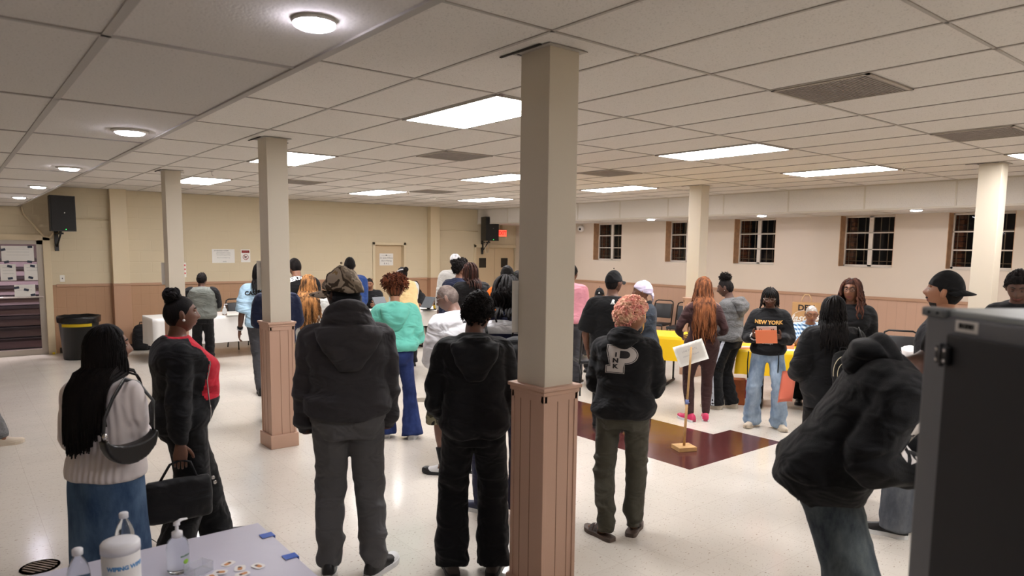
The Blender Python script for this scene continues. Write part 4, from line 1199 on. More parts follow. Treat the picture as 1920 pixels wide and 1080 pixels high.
C_PINK = cloth('pink_sweater', (226, 154, 168)); C_OFFW = cloth('offwhite_knit', (212, 212, 208), vary=.2, vscale=30); C_ORANGE = cloth('orange_tee', (240, 122, 36)); C_YELLOW = cloth('yellow_vest', (228, 200, 146)); C_BLUE = cloth('royal_blue', (46, 74, 134)); C_LGREY = cloth('light_grey_fleece', (186, 184, 180))
C_DGREEN = cloth('dark_green', (30, 58, 44)); C_SLATE = cloth('slate_denim', (50, 57, 66)); C_PINSTR = cloth('dark_pinstripe', (46, 46, 50))
J_INDIGO = denim('indigo', (24, 36, 78), (46, 62, 112)); J_LIGHT = denim('light', (118, 140, 166), (172, 190, 208)); J_MID = denim('mid_skirt', (50, 74, 106), (92, 118, 148)); J_DARK = denim('dark', (46, 54, 62), (96, 104, 106)); J_PALE = denim('pale', (140, 164, 190), (190, 206, 220)); J_GREY = denim('grey', (70, 74, 82), (104, 108, 114))
CAMO = camo('woodland', [(104, 92, 78), (142, 128, 110), (76, 66, 56), (170, 156, 138), (146, 122, 84)], 8); CAMO_S = camo('shorts', [(58, 56, 46), (112, 106, 86), (34, 34, 30), (170, 160, 136)], 12)
C_CHECK = checks('gingham', (206, 222, 236), (128, 158, 188), (62, 90, 124), 20)
L_BLACK = mat('black_leather', (20, 20, 22), .35, bump=.1, bscale=180); L_WHITE = mat('white_leather', (222, 222, 222), .4); L_BROWN = mat('brown_leather', (84, 70, 62), .6); L_DKBR = mat('dark_brown_shoe', (52, 44, 40), .6); L_PINK = mat('hot_pink_shoe', (218, 58, 104), .5); L_CREAM = mat('cream_shoe', (206, 192, 172), .6); L_CLOG = mat('clog_foam', (206, 196, 178), .6); L_NAVY = mat('navy_leather', (36, 42, 72), .45)
S_BLACKSOLE = mat('black_sole', (24, 24, 26), .6); S_GUM = mat('grey_sole', (120, 112, 104), .6)
M_GOLD = mat('gold_metal', (206, 160, 70), .3, .9); M_SILVER = mat('silver_metal', (200, 198, 196), .25, .9); M_PEARL = mat('pearl', (235, 232, 230), .2)
P_BLACK = mat('print_black', (28, 26, 30), .8); P_GREY = mat('print_silver_grey', (186, 180, 176), .7); P_WHITE = mat('print_white', (226, 226, 224), .7); P_GOLD = mat('print_gold', (214, 164, 88), .7)
SH_BW = dict(kind='sneaker', mat=L_BLACK, sole=L_WHITE, toe=L_WHITE, laces=L_BLACK); SH_BLACK = dict(mat=L_BLACK, sole=S_BLACKSOLE)
def necklace(B, S, m, r=.0025, k=1.0, zc=.50, drop=.03, name='necklace', beads=0):
    n = 26; pts = []
    for i in range(n):
        a = 2*PI*i/n; c = math.cos(a); pts.append(B.T(.066*math.sin(a)*k, .012+.082*c*k, zc-(drop+.02)*(1+c)/2-.0))
    bm = BM()
    if beads: [ball(bm, p, r, 6) for p in pts]
    else: tube(bm, pts+[pts[0]], r, 6)
    return obj(name, bm, m, B.root, True)
def sit(h, seat=.45, **k):
    s = h/1.75; d = dict(hip=seat+.09, py=-.1, footR=(.13, .32, -8), footL=(-.13, .32, 8), kpoleR=(.1, 1, .9), kpoleL=(-.1, 1, .9)); d.update(k); return d

# ================================================================== FOREGROUND
# 1 woman with long black hair
S = dict(w=.98, fem=1, skin='mid', lean=0, hunch=5, head=(-44, 0, 0), handR=(.02, .26, 1.0), handL=(-.12, .25, .98), poleR=(.5, -.4, -.8), poleL=(-.7, -.5, -.5),
         bottom=dict(style='skirt', mat=J_MID, name='denim_skirt', waist=.09, a_line=.55, fold=.006), top=dict(kind='sweat', mat=C_KNIT, ease=.028, hem=.0, band=False, fold=.005, name='ribbed_sweater'), shoe=dict(mat=L_CREAM, sole=L_WHITE))
B = person(188, 3.84, 1.56, -36, 'woman with very long straight black hair, white ribbed sweater and denim skirt', S)
cap_shell(B.root, B, B.S, HAIRM['black'], 1.10, .003, 20, name='hair')
strands(B.root, B, B.S, HAIRM['black'], 950, .44, .006, line=.05, spread=.02, seed=4, fan=.5, name='long_hair', jit=.06, seg=14, out=1.2, wave=.003, wfreq=3, azr=(1.25, 3.2))
strands(B.root, B, B.S, HAIRM['black'], 140, .36, .0065, line=.0, spread=.02, seed=5, fan=.5, name='side_hair', jit=.2, seg=12, out=1.1, wave=.008, wfreq=4, azr=(.75, 1.5))
P1 = B
# 2 woman with a high bun
S = dict(w=1.16, fem=1, skin='dark', lean=-2, hunch=2, head=(0, 0, 0), bust=.06, belly=.085, seat=.04, handR=(.27, -.07, .68), handL=(-.26, .06, .72), footR=(.09, -.10, -12), footL=(-.10, .20, 4), jowl=.006, lids=.2,
         bottom=dict(style='straight', mat=C_JET, name='trousers', waist=.14, k=1.28, ease=.01), shoe=SH_BLACK)
S['top'] = dict(kind='tee', mat=C_RED, ease=.018, hem=.03, band=False, sleeve=.4, fold=.004, name='red_shirt')
B = person(336, 4.72, 1.64, -80, 'woman in profile with a high bun and pearl earring, black jacket over a red shirt', S)
B.S['top'] = dict(kind='sweat', mat=C_BLACK, ease=.040, hem=-.06, band=False, fold=.007, name='jacket', ztop=.54)
P2 = B
def open_jacket(B, half=.105):
    """jacket body with its front cut open"""
    o = make_top(B.root, B, B.S, B.vox); me = o.data; bm = BM(); bm.from_mesh(me)
    kill = []
    for f in bm.faces:
        p = f.calc_center_median()-B.pel; x = p.dot(B.U); y = p.dot(B.F); z = p.dot(B.Z)
        if y > .055+.03*max(0, .25-z) and abs(x) < .175 and z < .56*B.s: kill.append(f)
    bmesh.ops.delete(bm, geom=kill, context='FACES'); bm.to_mesh(me); bm.free(); return o
B.S['bust'] = .02; B.S['belly'] = .03; jk = open_jacket(B, .13)
make_collar(B.root, B, B.S, C_BLACK, .030, 'hood', .50, 1.25)
bm = BM(); 
for sx in (1,):
    pts = [(sx*.135, .30, z) for z in np.linspace(.44, -.05, 14)]
    bvh = BVHTree.FromPolygons([v.co for v in jk.data.vertices], [p.vertices[:] for p in jk.data.polygons]); q = []
    for x, y, z in pts:
        p = B.T(x+.004, y, z); h = bvh.find_nearest(p); q.append(h[0]+h[1]*.003)
    tube(bm, q, .004, 6)
    top_tab = bvh.find_nearest(B.T(.15, .2, .42))
o = obj('zipper', bm, M_SILVER, jk, True)
cap_shell(B.root, B, B.S, HAIRM['black'], 1.045, .0015, 12, name='hair')
bm = BM(); c = HP(B, B.S, 0, -.045, .125)
for k in range(46):
    a = rng.uniform(0, 6.28); e = rng.uniform(-1.2, 1.2); d = Vector((math.cos(a)*math.cos(e), math.sin(a)*math.cos(e), math.sin(e))); t = d.cross(Vector((.3, .2, 1))).normalized(); q = d.cross(t); rr = .043
    tube(bm, [c+(d*math.cos(u)+t*math.sin(u))*rr*(1+.10*math.sin(3*u+k)) for u in np.linspace(0, 2.4, 9)], .009, 6)
ball(bm, c, .046, 14); ball(bm, c+Vector((-.01, -.01, -.035)), (.034, .034, .03), 12)
obj('bun', bm, HAIRM['black'], B.root, True)
for sd in (1, -1): bm = BM(); ball(bm, HP(B, B.S, sd*.082, .004, -.032), .0085, 12); obj('earring', bm, M_PEARL, B.root, True)
necklace(B, B.S, M_GOLD, .003, 1.05, .515, .03)
# 3 man in grey hoodie and camo cap
S = dict(w=1.14, skin='deep', lean=2, hunch=6, head=(38, 4, 0), handR=(.235, .10, .83), handL=(-.235, .10, .83), poleR=(1, -.7, 0), poleL=(-1, -.7, 0), hands='', shrug=.0, eyes=0, footR=(.14, -.05, -42), footL=(-.12, .03, -8), kpoleR=(.1, 1, 0),
         bottom=dict(style='sweats', mat=C_SWEAT, name='sweatpants', k=1.08, bunch=.05, fold=.008, anklef=1.6, waist=.08), top=dict(kind='hoodie', mat=C_CHAR, ease=.042, hem=.015, name='hoodie', fold=.012, sr=1.08), shoe=SH_BW)
B = person(651, 4.12, 1.80, 4, 'man from behind in a charcoal hoodie, grey sweatpants and camouflage cap', S)
make_hood(B.root, B, B.S, C_CHAR, 1.25, .05, .22, .009)
cap_shell(B.root, B, B.S, C_JET, 1.09, .002, 20, name='durag', line=-.28)
bm = BM(); loft(bm, [(B.hbase+Vector((0, 0, z)), (1, 0, 0), (0, 1, 0), r, r*1.12, r*1.05, 1) for z, r in ((-.05, .075), (.0, .085), (.06, .092), (.10, .090))], 22); obj('neck_gaiter', bm, C_JET, B.root, True)
ball_cap(B.root, B, B.S, CAMO, yaw=34, k=1.28, slouch=.014, line=-.03, label='camouflage cap')
P3 = B
# 4 man in black hoodie
S = dict(w=.92, skin='dark', lean=4, hunch=14, head=(-16, 22, 4), handR=(.15, .24, .88), handL=(-.15, .24, .88), poleR=(1, -.5, -.2), poleL=(-1, -.5, -.2), footR=(.12, 0, -14), footL=(-.13, .0, 12),
         bottom=dict(style='wide', mat=C_JET, name='cargo_trousers', k=.98, bunch=.05, fold=.008, anklef=1.6), top=dict(kind='hoodie', mat=C_BLACK, ease=.046, hem=-.06, name='hoodie', fold=.012, sr=1.1), shoe=dict(mat=L_DKBR, sole=S_BLACKSOLE))
B = person(890, 4.05, 1.70, 2, 'young man with short afro from behind in a plain black hoodie and trousers', S)
make_hood(B.root, B, B.S, C_BLACK, .98, .0, .20, .009, zo=-.025)
afro(B.root, B, B.S, HAIRM['soft'], 1.17, 900, .011, .0026, shape=lambda az, el: .12*max(0, math.sin(el))-.09*max(0, .2-el))
P4 = B
# 5 pink haired person with printed hoodie
S = dict(w=1.0, fem=.6, skin='warm', lean=3, hunch=8, head=(-58, 8, 0), handR=(.07, .30, 1.08), handL=(-.07, .30, 1.06), poleR=(1, -.6, -.5), poleL=(-1, -.6, -.5), footR=(.075, .08, -6), footL=(-.085, -.06, 52), hdirR=(-.6, .7, .2), hdirL=(.6, .7, .2), seat=.015,
         bottom=dict(style='sweats', mat=C_OLIVE, name='cargo_trousers', fold=.007, bunch=.04, end=1.0, waist=.1, k=.98), top=dict(kind='hoodie', mat=C_BLACK, ease=.044, hem=-.03, name='hoodie', fold=.011, sr=1.15), shoe=dict(kind='sandal', mat=L_BROWN, sole=L_BROWN))
B = person(1172, 4.66, 1.63, -8, 'person with short pink curls from behind, black hoodie with a large letter P print', S)
make_hood(B.root, B, B.S, C_BLACK, .74, .02, .06, .009, zo=.012)
cap_shell(B.root, B, B.S, HAIRM['pinkshade'], 1.06, .008, 50, name='hair', grow=lambda az, el: .12*max(0, math.sin(el)))  # dark shell paints in the shadows between the curls
bm = BM(); curls(bm, B, B.S, 760, 1.10, .022, -.05, r=.0066, seed=8, turns=1.1); obj('curls', bm, HAIRM['pink'], B.root, True)
hd = B.top
Ms = backM(B, -.02, .372) @ Matrix.Diagonal((.95, .72, 1, 1))
def block_p(w):
    return merge(poly([(-.075-w, -.12-w), (.025+w, -.12-w), (.025+w, -.085+w), (.004+w, -.085+w), (.004+w, -.035-w), (-.05-w, -.035-w), (-.05-w, -.085+w), (-.075-w, -.085+w)]))
def p_shape(g):
    """slab serif letter P outline grown by g, as a ring around its counter"""
    out = [(-.078-g, -.122-g), (.030+g, -.122-g), (.030+g, -.080+g), (.006+g, -.074+g), (.006+g, -.036-g)]
    cx, cy, r = .042, .036, .072
    arc = [(cx+(r+g)*math.cos(t), cy+(r+g)*math.sin(t)) for t in np.linspace(-PI/2, PI/2, 15)]
    out += [(cx, cy-r-g)]+arc[1:-1]+[(cx, cy+r+g), (-.078-g, cy+r+g), (-.078-g, .072-g), (-.052-g, .066), (-.052-g, -.074+g), (-.078-g, -.080+g)]
    return out
def p_hole(g):
    cx, cy, r = .040, .036, .030
    return [(.008-g, cy-r-g)]+[(cx+(r+g)*math.cos(t), cy+(r+g)*math.sin(t)) for t in np.linspace(-PI/2, PI/2, 11)]+[(.008-g, cy+r+g)]
Rz2 = Matrix.Rotation(R(-2), 4, 'Z'); Fw = (B.RC @ Vector((0, 1, 0)))
for g, m, lift in ((.013, P_GREY, .003), (.008, P_BLACK, .0045), (.003, P_GREY, .006)):
    decal(B.root, hd, poly(p_shape(g)), 'letter_print', m, Ms @ Rz2, Fw, lift, .02, 'silver grey letter P' if m is P_GREY else 'black outline of the letter')
decal(B.root, hd, poly(p_hole(.004)), 'letter_print', P_BLACK, Ms @ Rz2, Fw, .0075, .02, 'black letter counter')
for ch, y in (('I', .03), ('N', -.022), ('K', -.074)):
    bm = text_bm(ch, .052, bold=.003); decal(B.root, hd, bm, 'small_letter_print', P_BLACK, Ms @ Rz2 @ Matrix.Translation((-.022, y, 0)), Fw, .0085, .02, 'small black letter')
P5 = B
# 6 bent man at the cabinet
S = dict(w=1.10, skin='deep', lean=28, hunch=22, py=-.10, hip=.98, head=(-6, 42, 0), handR=(.17, .28, 1.07), handL=(-.10, .40, 1.07), poleR=(.4, -1, .7), poleL=(-.5, -1, .45), footR=(.14, -.05, -12), footL=(-.13, .12, 6), hdirR=(-.3, 1, -.2), curlR=40, eyes=0,
         bottom=dict(style='wide', mat=J_DARK, name='jeans', k=1.06, fold=.007), top=dict(kind='hoodie', mat=C_JET, ease=.045, hem=-.11, name='hoodie', fold=.011, sr=1.2), shoe=SH_BLACK)
B = person(1604, 3.3, 1.85, -80, 'man bending forward in a black hoodie and dark jeans beside the grey cabinet', S)
make_hood(B.root, B, B.S, C_JET, .88, -.01, .13, .009)
cap_shell(B.root, B, B.S, HAIRM['soft'], 1.06, .004, 60)
bm = BM(); M6 = frame_M(B.T(.17, .05, .36), B.RT @ Vector((.0, 1, 0)), B.RT @ Vector((0, 0, 1)))
def jag(x0, x1, y0, y1, n, amp):
    up = [(lerp(x0, x1, i/n), y1+(amp if i % 2 else -amp)) for i in range(n+1)]; return [(x0, y0), (x1, y0)]+up[::-1]
pr = merge(poly(jag(.02, .10, -.02, .03, 7, .006)), poly([(.03, -.10), (.07, -.12), (.09, -.03), (.05, -.035)]), poly([(.085, -.12), (.105, -.10), (.115, .0), (.098, .0)]))
decal(B.root, B.top, pr, 'print', P_GREY, M6, B.RT @ Vector((-1, -.25, 0)), .004, .02, 'jagged grey print on the chest', back=.14)
bm = BM(); r_ = []
for t in np.linspace(0, 1, 7): r_.append((HP(B, B.S, 0, .088-.02*t, -.025-.07*t), B.RH @ Vector((1, 0, 0)), B.RH @ Vector((0, 1, 0)), .058-.012*t, .030, .03, .8))
loft(bm, r_, 16); obj('face_mask', bm, mat('mask_blue', (132, 168, 196), .8), B.root, True)
bm = BM()
for sd in (1, -1): tube(bm, [HP(B, B.S, sd*.056, .07, -.03), HP(B, B.S, sd*.076, .02, -.012), HP(B, B.S, sd*.080, -.02, .01)], .002, 5)
obj('mask_strap', bm, M_WHITE, B.root, True)
# jeans back pocket
bm = poly([(-.07, .07), (.07, .07), (.07, -.05), (0, -.085), (-.07, -.05)]); decal(B.root, B.bot, bm, 'back_pocket', J_GREY, frame_M(B.pel+Vector((.085, -.2, -.03)), (1, 0, 0), (0, 0, 1)), (0, 1, 0), .006, .03)
P6 = B
# 17 man in backwards cap behind the cabinet
S = dict(w=1.0, skin='warm', lean=-2, hunch=2, head=(4, -8, 0), beard=1, lids=.2, handR=(.2, .24, 1.0), handL=(-.2, .24, 1.02), footR=(.12, 0, -8), footL=(-.12, .16, 10),
         bottom=dict(style='wide', mat=J_GREY, name='jeans'), top=dict(kind='tee', mat=C_PINSTR, ease=.03, hem=-.06, band=False, fold=.006, name='shirt', cuff=False), shoe=dict(mat=L_BLACK, sole=L_WHITE))
B = person(1764, 5.45, 1.82, 78, 'man in profile wearing a backwards black cap behind the grey cabinet', S)
cap_shell(B.root, B, B.S, HAIRM['soft'], 1.03, .002, 60); ball_cap(B.root, B, B.S, C_JET, yaw=172, k=1.10, line=.02)
# 18 man far right
S = dict(w=1.0, skin='deep', lean=6, hunch=12, head=(6, 26, 0), lids=.9, handR=(.1, .35, 1.05), handL=(-.1, .35, 1.05), bottom=dict(style='straight', mat=C_JET), top=dict(kind='tee', mat=C_JET, ease=.03, hem=-.06, band=False, name='jacket'), shoe=SH_BLACK)
B = person(1908, 7.4, 1.84, 170, 'man at the right photo edge in black with a gold chain, looking down', S)
afro(B.root, B, B.S, HAIRM['soft'], 1.14, 260, .012, .003, shape=lambda az, el: .14*max(0, math.sin(el))-.08*max(0, .3-el)); necklace(B, B.S, M_GOLD, .004, 1.15, .50, .05)

# ================================================================== RIGHT GROUP
# 8 man in black cap and polo
S = dict(w=1.15, skin='dark', lean=0, hunch=5, head=(-42, 0, 0), handR=(.22, .20, .95), handL=(-.25, .10, .86), poleL=(-1, -.8, 0), eyes=1, bottom=dict(style='straight', mat=C_JET), top=dict(kind='tee', mat=C_JET, ease=.038, hem=-.08, band=False, sleeve=.5, sr=1.25, name='polo_shirt'), shoe=SH_BLACK)
B = person(1146, 7.5, 1.72, 2, 'heavy man from behind in a black baseball cap and black polo shirt', S)
cap_shell(B.root, B, B.S, HAIRM['soft'], 1.02, .001, 60); ball_cap(B.root, B, B.S, C_JET, yaw=0, k=1.12); make_collar(B.root, B, B.S, C_JET, .017, zc=.512)
bm = text_bm('R', .05, font_shear=.35, bold=.004); decal(B.root, B.top, merge(bm, plate(.05, .005, 0, -.024)), 'logo_print', P_WHITE, backM(B, .0, .485), B.RC @ Vector((0, 1, 0)), .004, .02)
# 9 woman in lavender bonnet
S = dict(w=.95, fem=1, skin='mid', lean=2, hunch=5, head=(16, 4, 0), handR=(.1, .28, 1.0), handL=(-.1, .28, 1.0), poleR=(1, -.6, -.4), bottom=dict(style='straight', mat=C_JET), top=dict(kind='sweat', mat=C_SLATE, ease=.035, hem=-.04, name='track_jacket', sr=1.1, band=False), shoe=SH_BLACK)
B = person(1211, 8.1, 1.60, 80, 'woman facing left in a lavender head scarf and slate jacket with gold sleeve stripes', S)
make_collar(B.root, B, B.S, C_JET, .026, zc=.52, k=1.1)
bm = BM(); rows = []
for j in range(15):
    row = []
    for i in range(36):
        az = 2*PI*i/36; lo = -.05+.55*math.cos(az) if math.cos(az) > 0 else -.05-.35*abs(math.cos(az)); el = lo+(PI/2-lo)*j/14
        row.append(bm.verts.new(HP(B, B.S, *(scalp_pt(az, el, 1.14+.07*max(0, -math.cos(az)))+Vector((0, -.02*max(0, -math.cos(az)), 0))))) if j < 14 or i == 0 else row[0])
    rows.append(row)
for j in range(14):
    for i in range(36):
        u = []; [u.append(v) for v in (rows[j][i], rows[j][(i+1) % 36], rows[j+1][(i+1) % 36], rows[j+1][i]) if v not in u]; bm.faces.new(u).smooth = True
bm.faces.new(rows[0][::-1]); sc = obj('head_scarf', bm, cloth('lavender_satin', (206, 196, 220), .45), B.root, True)
bm = BM(); tube(bm, [HP(B, B.S, 0, -.11, .02), HP(B, B.S, .0, -.135, -.06), HP(B, B.S, .0, -.13, -.14)], [.05*B.s, .045*B.s, .01], 10, flat=.35, up=(0, 1, 0)); obj('scarf_tail', bm, MATS['cloth_lavender_satin'], sc, True)
for off in (-.012, .014):
    bm = BM(); bvh = BVHTree.FromPolygons([v.co for v in B.top.data.vertices], [p.vertices[:] for p in B.top.data.polygons])
    for sd in (1, -1):
        pts = path([B.sh[sd], B.el[sd], B.wr[sd]], 18); q = []
        for p in pts[:-2]:
            h = bvh.find_nearest(p+Vector((sd*.12, off-.06, .02)))
            if h[0]: q.append(h[0]+h[1]*.003)
        if len(q) > 2: tube(bm, q, .006, 5)
    obj('sleeve_stripe', bm, P_GOLD, B.top, True)
# 10 pink sweater behind the near column
S = dict(w=1.05, skin='dark', lean=3, hunch=8, head=(-20, 10, 0), handR=(.2, .25, .9), handL=(-.2, .25, .95), footR=(.11, .05, -20), bottom=dict(style='straight', mat=C_GREYP, name='jeans'), top=dict(kind='sweat', mat=C_PINK, ease=.05, hem=-.02, name='sweater', sr=1.15), shoe=dict(mat=L_BLACK, sole=L_WHITE))
B = person(1066, 10.0, 1.74, -8, 'person in a pink sweater mostly hidden behind the near column', S); cap_shell(B.root, B, B.S, HAIRM['soft'], 1.1, .006, 50)
# 11 woman with auburn hair
S = dict(w=.98, fem=1, skin='mid', lean=-1, hunch=3, head=(8, 2, 0), seat=.08, handR=(.16, .22, .98), handL=(-.20, .22, .96), poleL=(-1, -.7, 0), poleR=(1, -.7, 0), footR=(.08, .04, -6), footL=(-.10, -.02, 34), curlL=45, curlR=45,
         bottom=dict(style='leggings', mat=C_BROWN, name='leggings', waist=.2, k=1.2), top=dict(kind='tee', mat=C_BROWN, ease=.012, hem=.12, band=False, fold=.002, name='bodysuit_top', cuff=False, sr=.86), shoe=dict(mat=L_PINK, sole=L_WHITE, toe=L_PINK, laces=L_PINK))
B = person(1316, 8.2, 1.66, 8, 'woman from behind with long auburn hair, brown bodysuit and hot pink sneakers', S)
cap_shell(B.root, B, B.S, HAIRM['auburn'], 1.13, .004, 24)
strands(B.root, B, B.S, HAIRM['auburn'], 420, .50, .0095, line=.0, spread=.05, seed=6, fan=.9, name='long_hair', jit=.12, seg=14, out=1.4, wave=.012, wfreq=5, azr=(1.1, 3.2))
# 12 person with afro puff
S = dict(w=.98, skin='deep', lean=2, hunch=8, head=(18, 14, 0), handR=(.08, .28, .95), handL=(-.08, .28, .95), poleR=(1, -.7, -.2), footR=(.10, .0, 20), footL=(-.10, .10, 10), lids=.6,
         bottom=dict(style='wide', mat=C_JET, name='track_trousers', k=.92), top=dict(kind='hoodie', mat=C_HGREY, ease=.04, hem=-.01, name='hoodie', sr=1.1), shoe=dict(kind='clog', mat=L_CLOG, sole=L_CLOG))
B = person(1370, 8.95, 1.63, 62, 'person with an afro puff in a grey hoodie and white striped black track trousers', S)
make_hood(B.root, B, B.S, C_HGREY, 1.0, 0, .2, .012); cap_shell(B.root, B, B.S, HAIRM['soft'], 1.04, .003, 60)
bm = BM(); c = HP(B, B.S, 0, -.025, .135); ball(bm, c, (.055, .055, .042), 14)
for k in range(260):
    d = Vector((rng.normal(), rng.normal(), rng.normal())).normalized(); tube(bm, [c+Vector((d.x*.05, d.y*.05, d.z*.038)), c+Vector((d.x*.064, d.y*.064, d.z*.05))+Vector((rng.normal(), rng.normal(), rng.normal()))*.006, c+Vector((d.x*.074, d.y*.074, d.z*.06))+Vector((rng.normal(), rng.normal(), rng.normal()))*.008], .0035, 4)
obj('hair_puff', bm, HAIRM['soft'], B.root, True)
bm = BM(); bvh = BVHTree.FromPolygons([v.co for v in B.bot.data.vertices], [p.vertices[:] for p in B.bot.data.polygons])
for sd in (1, -1):
    top, an = B.hj[sd]+Vector((0, 0, .0)), B.an[sd]; L_, R_ = [], []
    for t in np.linspace(0, 1, 20):
        p = B.hj[sd].lerp(B.kn[sd], min(1, t*2)) if t < .5 else B.kn[sd].lerp(B.an[sd]+Vector((0, 0, -.02)), t*2-1)
        for off, lst in ((-.022, L_), (.022, R_)):
            h = bvh.ray_cast(p+Vector((sd*.4, off, 0)), Vector((-sd, 0, 0)))
            if h[0]: lst.append(bm.verts.new(h[0]+Vector((sd*.004, 0, 0))))
    for i in range(min(len(L_), len(R_))-1): bm.faces.new((L_[i], L_[i+1], R_[i+1], R_[i]))
obj('side_stripe', bm, cloth('stripe_white', (206, 212, 222)), B.bot, True)
bm = BM(); ball(bm, HP(B, B.S, -.082, .004, -.03), .006, 8); obj('earring', bm, M_SILVER, B.root)
# 13 girl in lettered sweatshirt reading
S = dict(w=.92, fem=.8, skin='dark', lean=2, hunch=6, head=(0, 20, 0), lids=.75, handR=(.125, .28, 1.04), handL=(-.125, .28, 1.04), poleR=(1, -.5, -.6), poleL=(-1, -.5, -.6), hdirR=(-.55, .6, .35), hdirL=(.55, .6, .35), palmR=(-.3, -.3, .9), palmL=(.3, -.3, .9), thumbR=(-.3, 0, 1), thumbL=(.3, 0, 1), curlR=30, curlL=30, footR=(.13, .02, -14), footL=(-.15, .02, 26),
         bottom=dict(style='wide', mat=J_LIGHT, name='jeans', k=.92, bunch=.06, anklef=2.0, fold=.008, drop=.02), top=dict(kind='sweat', mat=C_BLACK2, ease=.042, hem=-.02, name='sweatshirt', sr=1.12, fold=.007), shoe=dict(mat=L_CREAM, sole=L_CREAM, laces=L_WHITE))
B = person(1441, 8.2, 1.58, 176, 'girl in glasses reading orange papers, black lettered sweatshirt and pale blue jeans', S); P13 = B
cap_shell(B.root, B, B.S, HAIRM['black'], 1.05, .004, 50)
strands(B.root, B, B.S, HAIRM['black'], 110, .12, .0085, line=.05, seed=9, fan=1.6, name='short_locs', jit=.2, seg=4, out=1.9, curl=.004, azr=(.75, 3.2))
bm = BM()
for x in (-.055, -.035, -.012, .012, .03, .05): tube(bm, [HP(B, B.S, x*.5, .05, .112), HP(B, B.S, x, .095, .085), HP(B, B.S, x*1.15, .105, .055), HP(B, B.S, x*1.2, .104, .040)], [.009, .009, .008, .005], 6)
obj('fringe', bm, HAIRM['black'], B.root, True)
glasses(B.root, B, B.S, M_SILVER); necklace(B, B.S, M_SILVER, .0045, 1.05, .515, .02)
Fd = B.RC @ Vector((0, -1, 0))
decal(B.root, B.top, text_bm('NEW YORK', .054, bold=.002, spacing=1.0), 'lettering', P_GOLD, frontM(B, 0, .40), Fd, .004, .02, 'gold lettering across the chest')
decal(B.root, B.top, text_bm('Brooklyn', .03, bold=.001), 'small_lettering', P_GREY, frontM(B, 0, .15), Fd, .004, .02, 'small grey lettering under the papers')
bm = BM(); w_ = B.wr[1]; ax = (B.wr[1]-B.el[1]).normalized(); t_ = ax.cross(Vector((0, 0, 1))).normalized(); q_ = ax.cross(t_)
for k in range(14): a = 2*PI*k/14; ball(bm, w_-ax*.012+(t_*math.cos(a)+q_*math.sin(a))*.038, .009, 8)
obj('bead_bracelet', bm, M_PEARL, B.root, True)
for x in (.21, -.13):
    bm = BM(); tube(bm, [B.T(x, .13, .02), B.T(x*1.02, .15, -.10), B.T(x, .155, -.24), B.T(x*.98, .15, -.30)], [.006, .007, .006, .008], 5)
    obj('strap_end', bm, C_JET, B.root)
# 14 seated man in checked shirt
S = sit(1.7, .40, w=1.05, skin='mid', lean=8, hunch=14, head=(0, 12, 0), greybeard=1, lids=.5, handR=(.2, .42, .80), handL=(-.2, .42, .80), bottom=dict(style='straight', mat=C_JET), top=dict(kind='tee', mat=C_CHECK, ease=.04, hem=-.02, band=False, sleeve=.5, sr=1.3, name='checked_shirt'), shoe=SH_BLACK)
B = person(1517, 10.05, 1.7, 188, 'seated older man with glasses in a blue checked shirt at the yellow table', S); P14 = B
cap_shell(B.root, B, B.S, HAIRM['silver'], 1.02, .002, 60); glasses(B.root, B, B.S)
# 15 woman with long braids and mini backpack
S = dict(w=1.02, fem=.8, skin='dark', lean=2, hunch=6, head=(10, 8, 0), handL=(-.26, .14, .93), handR=(.2, .2, .95), bottom=dict(style='wide', mat=C_JET, k=1.05), top=dict(kind='sweat', mat=C_BLACK2, ease=.05, hem=-.16, band=False, name='coat', sr=1.2, flare=.1), shoe=SH_BLACK, curlL=35)
B = person(1562, 6.1, 1.61, 4, 'woman from behind with long black braids, black coat and a small black backpack', S); P15 = B
cap_shell(B.root, B, B.S, HAIRM['black'], 1.07, .003, 40)
strands(B.root, B, B.S, HAIRM['black'], 190, .27, .0095, line=.0, seed=12, fan=.8, name='braids', jit=.2, seg=9, out=1.7, curl=.006, azr=(.9, 3.2))
# 16 woman with red brown locs facing the camera
S = dict(w=1.1, fem=.9, skin='mid', lean=2, hunch=4, head=(-4, 2, 0), lids=.15, handR=(.2, .24, .95), handL=(-.16, .26, 1.0), bust=.02, bottom=dict(style='straight', mat=C_JET), top=dict(kind='tee', mat=C_JET, ease=.035, hem=-.05, band=False, name='black_top', sr=1.1, cuff=False), shoe=SH_BLACK)
B = person(1592, 8.0, 1.69, 172, 'woman facing forward with shoulder length reddish brown locs and glasses, black top', S); P16 = B
cap_shell(B.root, B, B.S, HAIRM['redbrown'], 1.07, .004, 40)
strands(B.root, B, B.S, HAIRM['locsrust'], 190, .23, .0115, line=.0, seed=14, fan=2.0, name='locs', jit=.22, seg=7, out=2.8, curl=.010, azr=(.7, 3.2))
glasses(B.root, B, B.S)

# ================================================================== MIDDLE AND BACK
# 27 woman in teal hoodie
S = dict(w=1.02, fem=1, skin='warm', lean=2, hunch=7, head=(2, 14, 0), seat=.03, handR=(.11, .30, 1.06), handL=(-.11, .30, 1.06), poleR=(1, -.8, -.35), poleL=(-1, -.8, -.35), footR=(.17, -.05, -14), footL=(-.10, .03, 4),
         bottom=dict(style='flare', mat=J_INDIGO, name='flared_jeans', k=1.04, waist=.14, drop=.02), top=dict(kind='hoodie', mat=C_TEAL, ease=.055, hem=.045, name='hoodie', sr=1.3, fold=.013, blouse=.03), shoe=dict(mat=L_WHITE, sole=L_WHITE))
B = person(741, 7.15, 1.64, 0, 'woman from behind with curly rust hair, teal hoodie and flared jeans', S)
make_hood(B.root, B, B.S, C_TEAL, 1.05, 0, .25, .012); cap_shell(B.root, B, B.S, HAIRM['rust'], 1.06, .004, 40, line=.0)
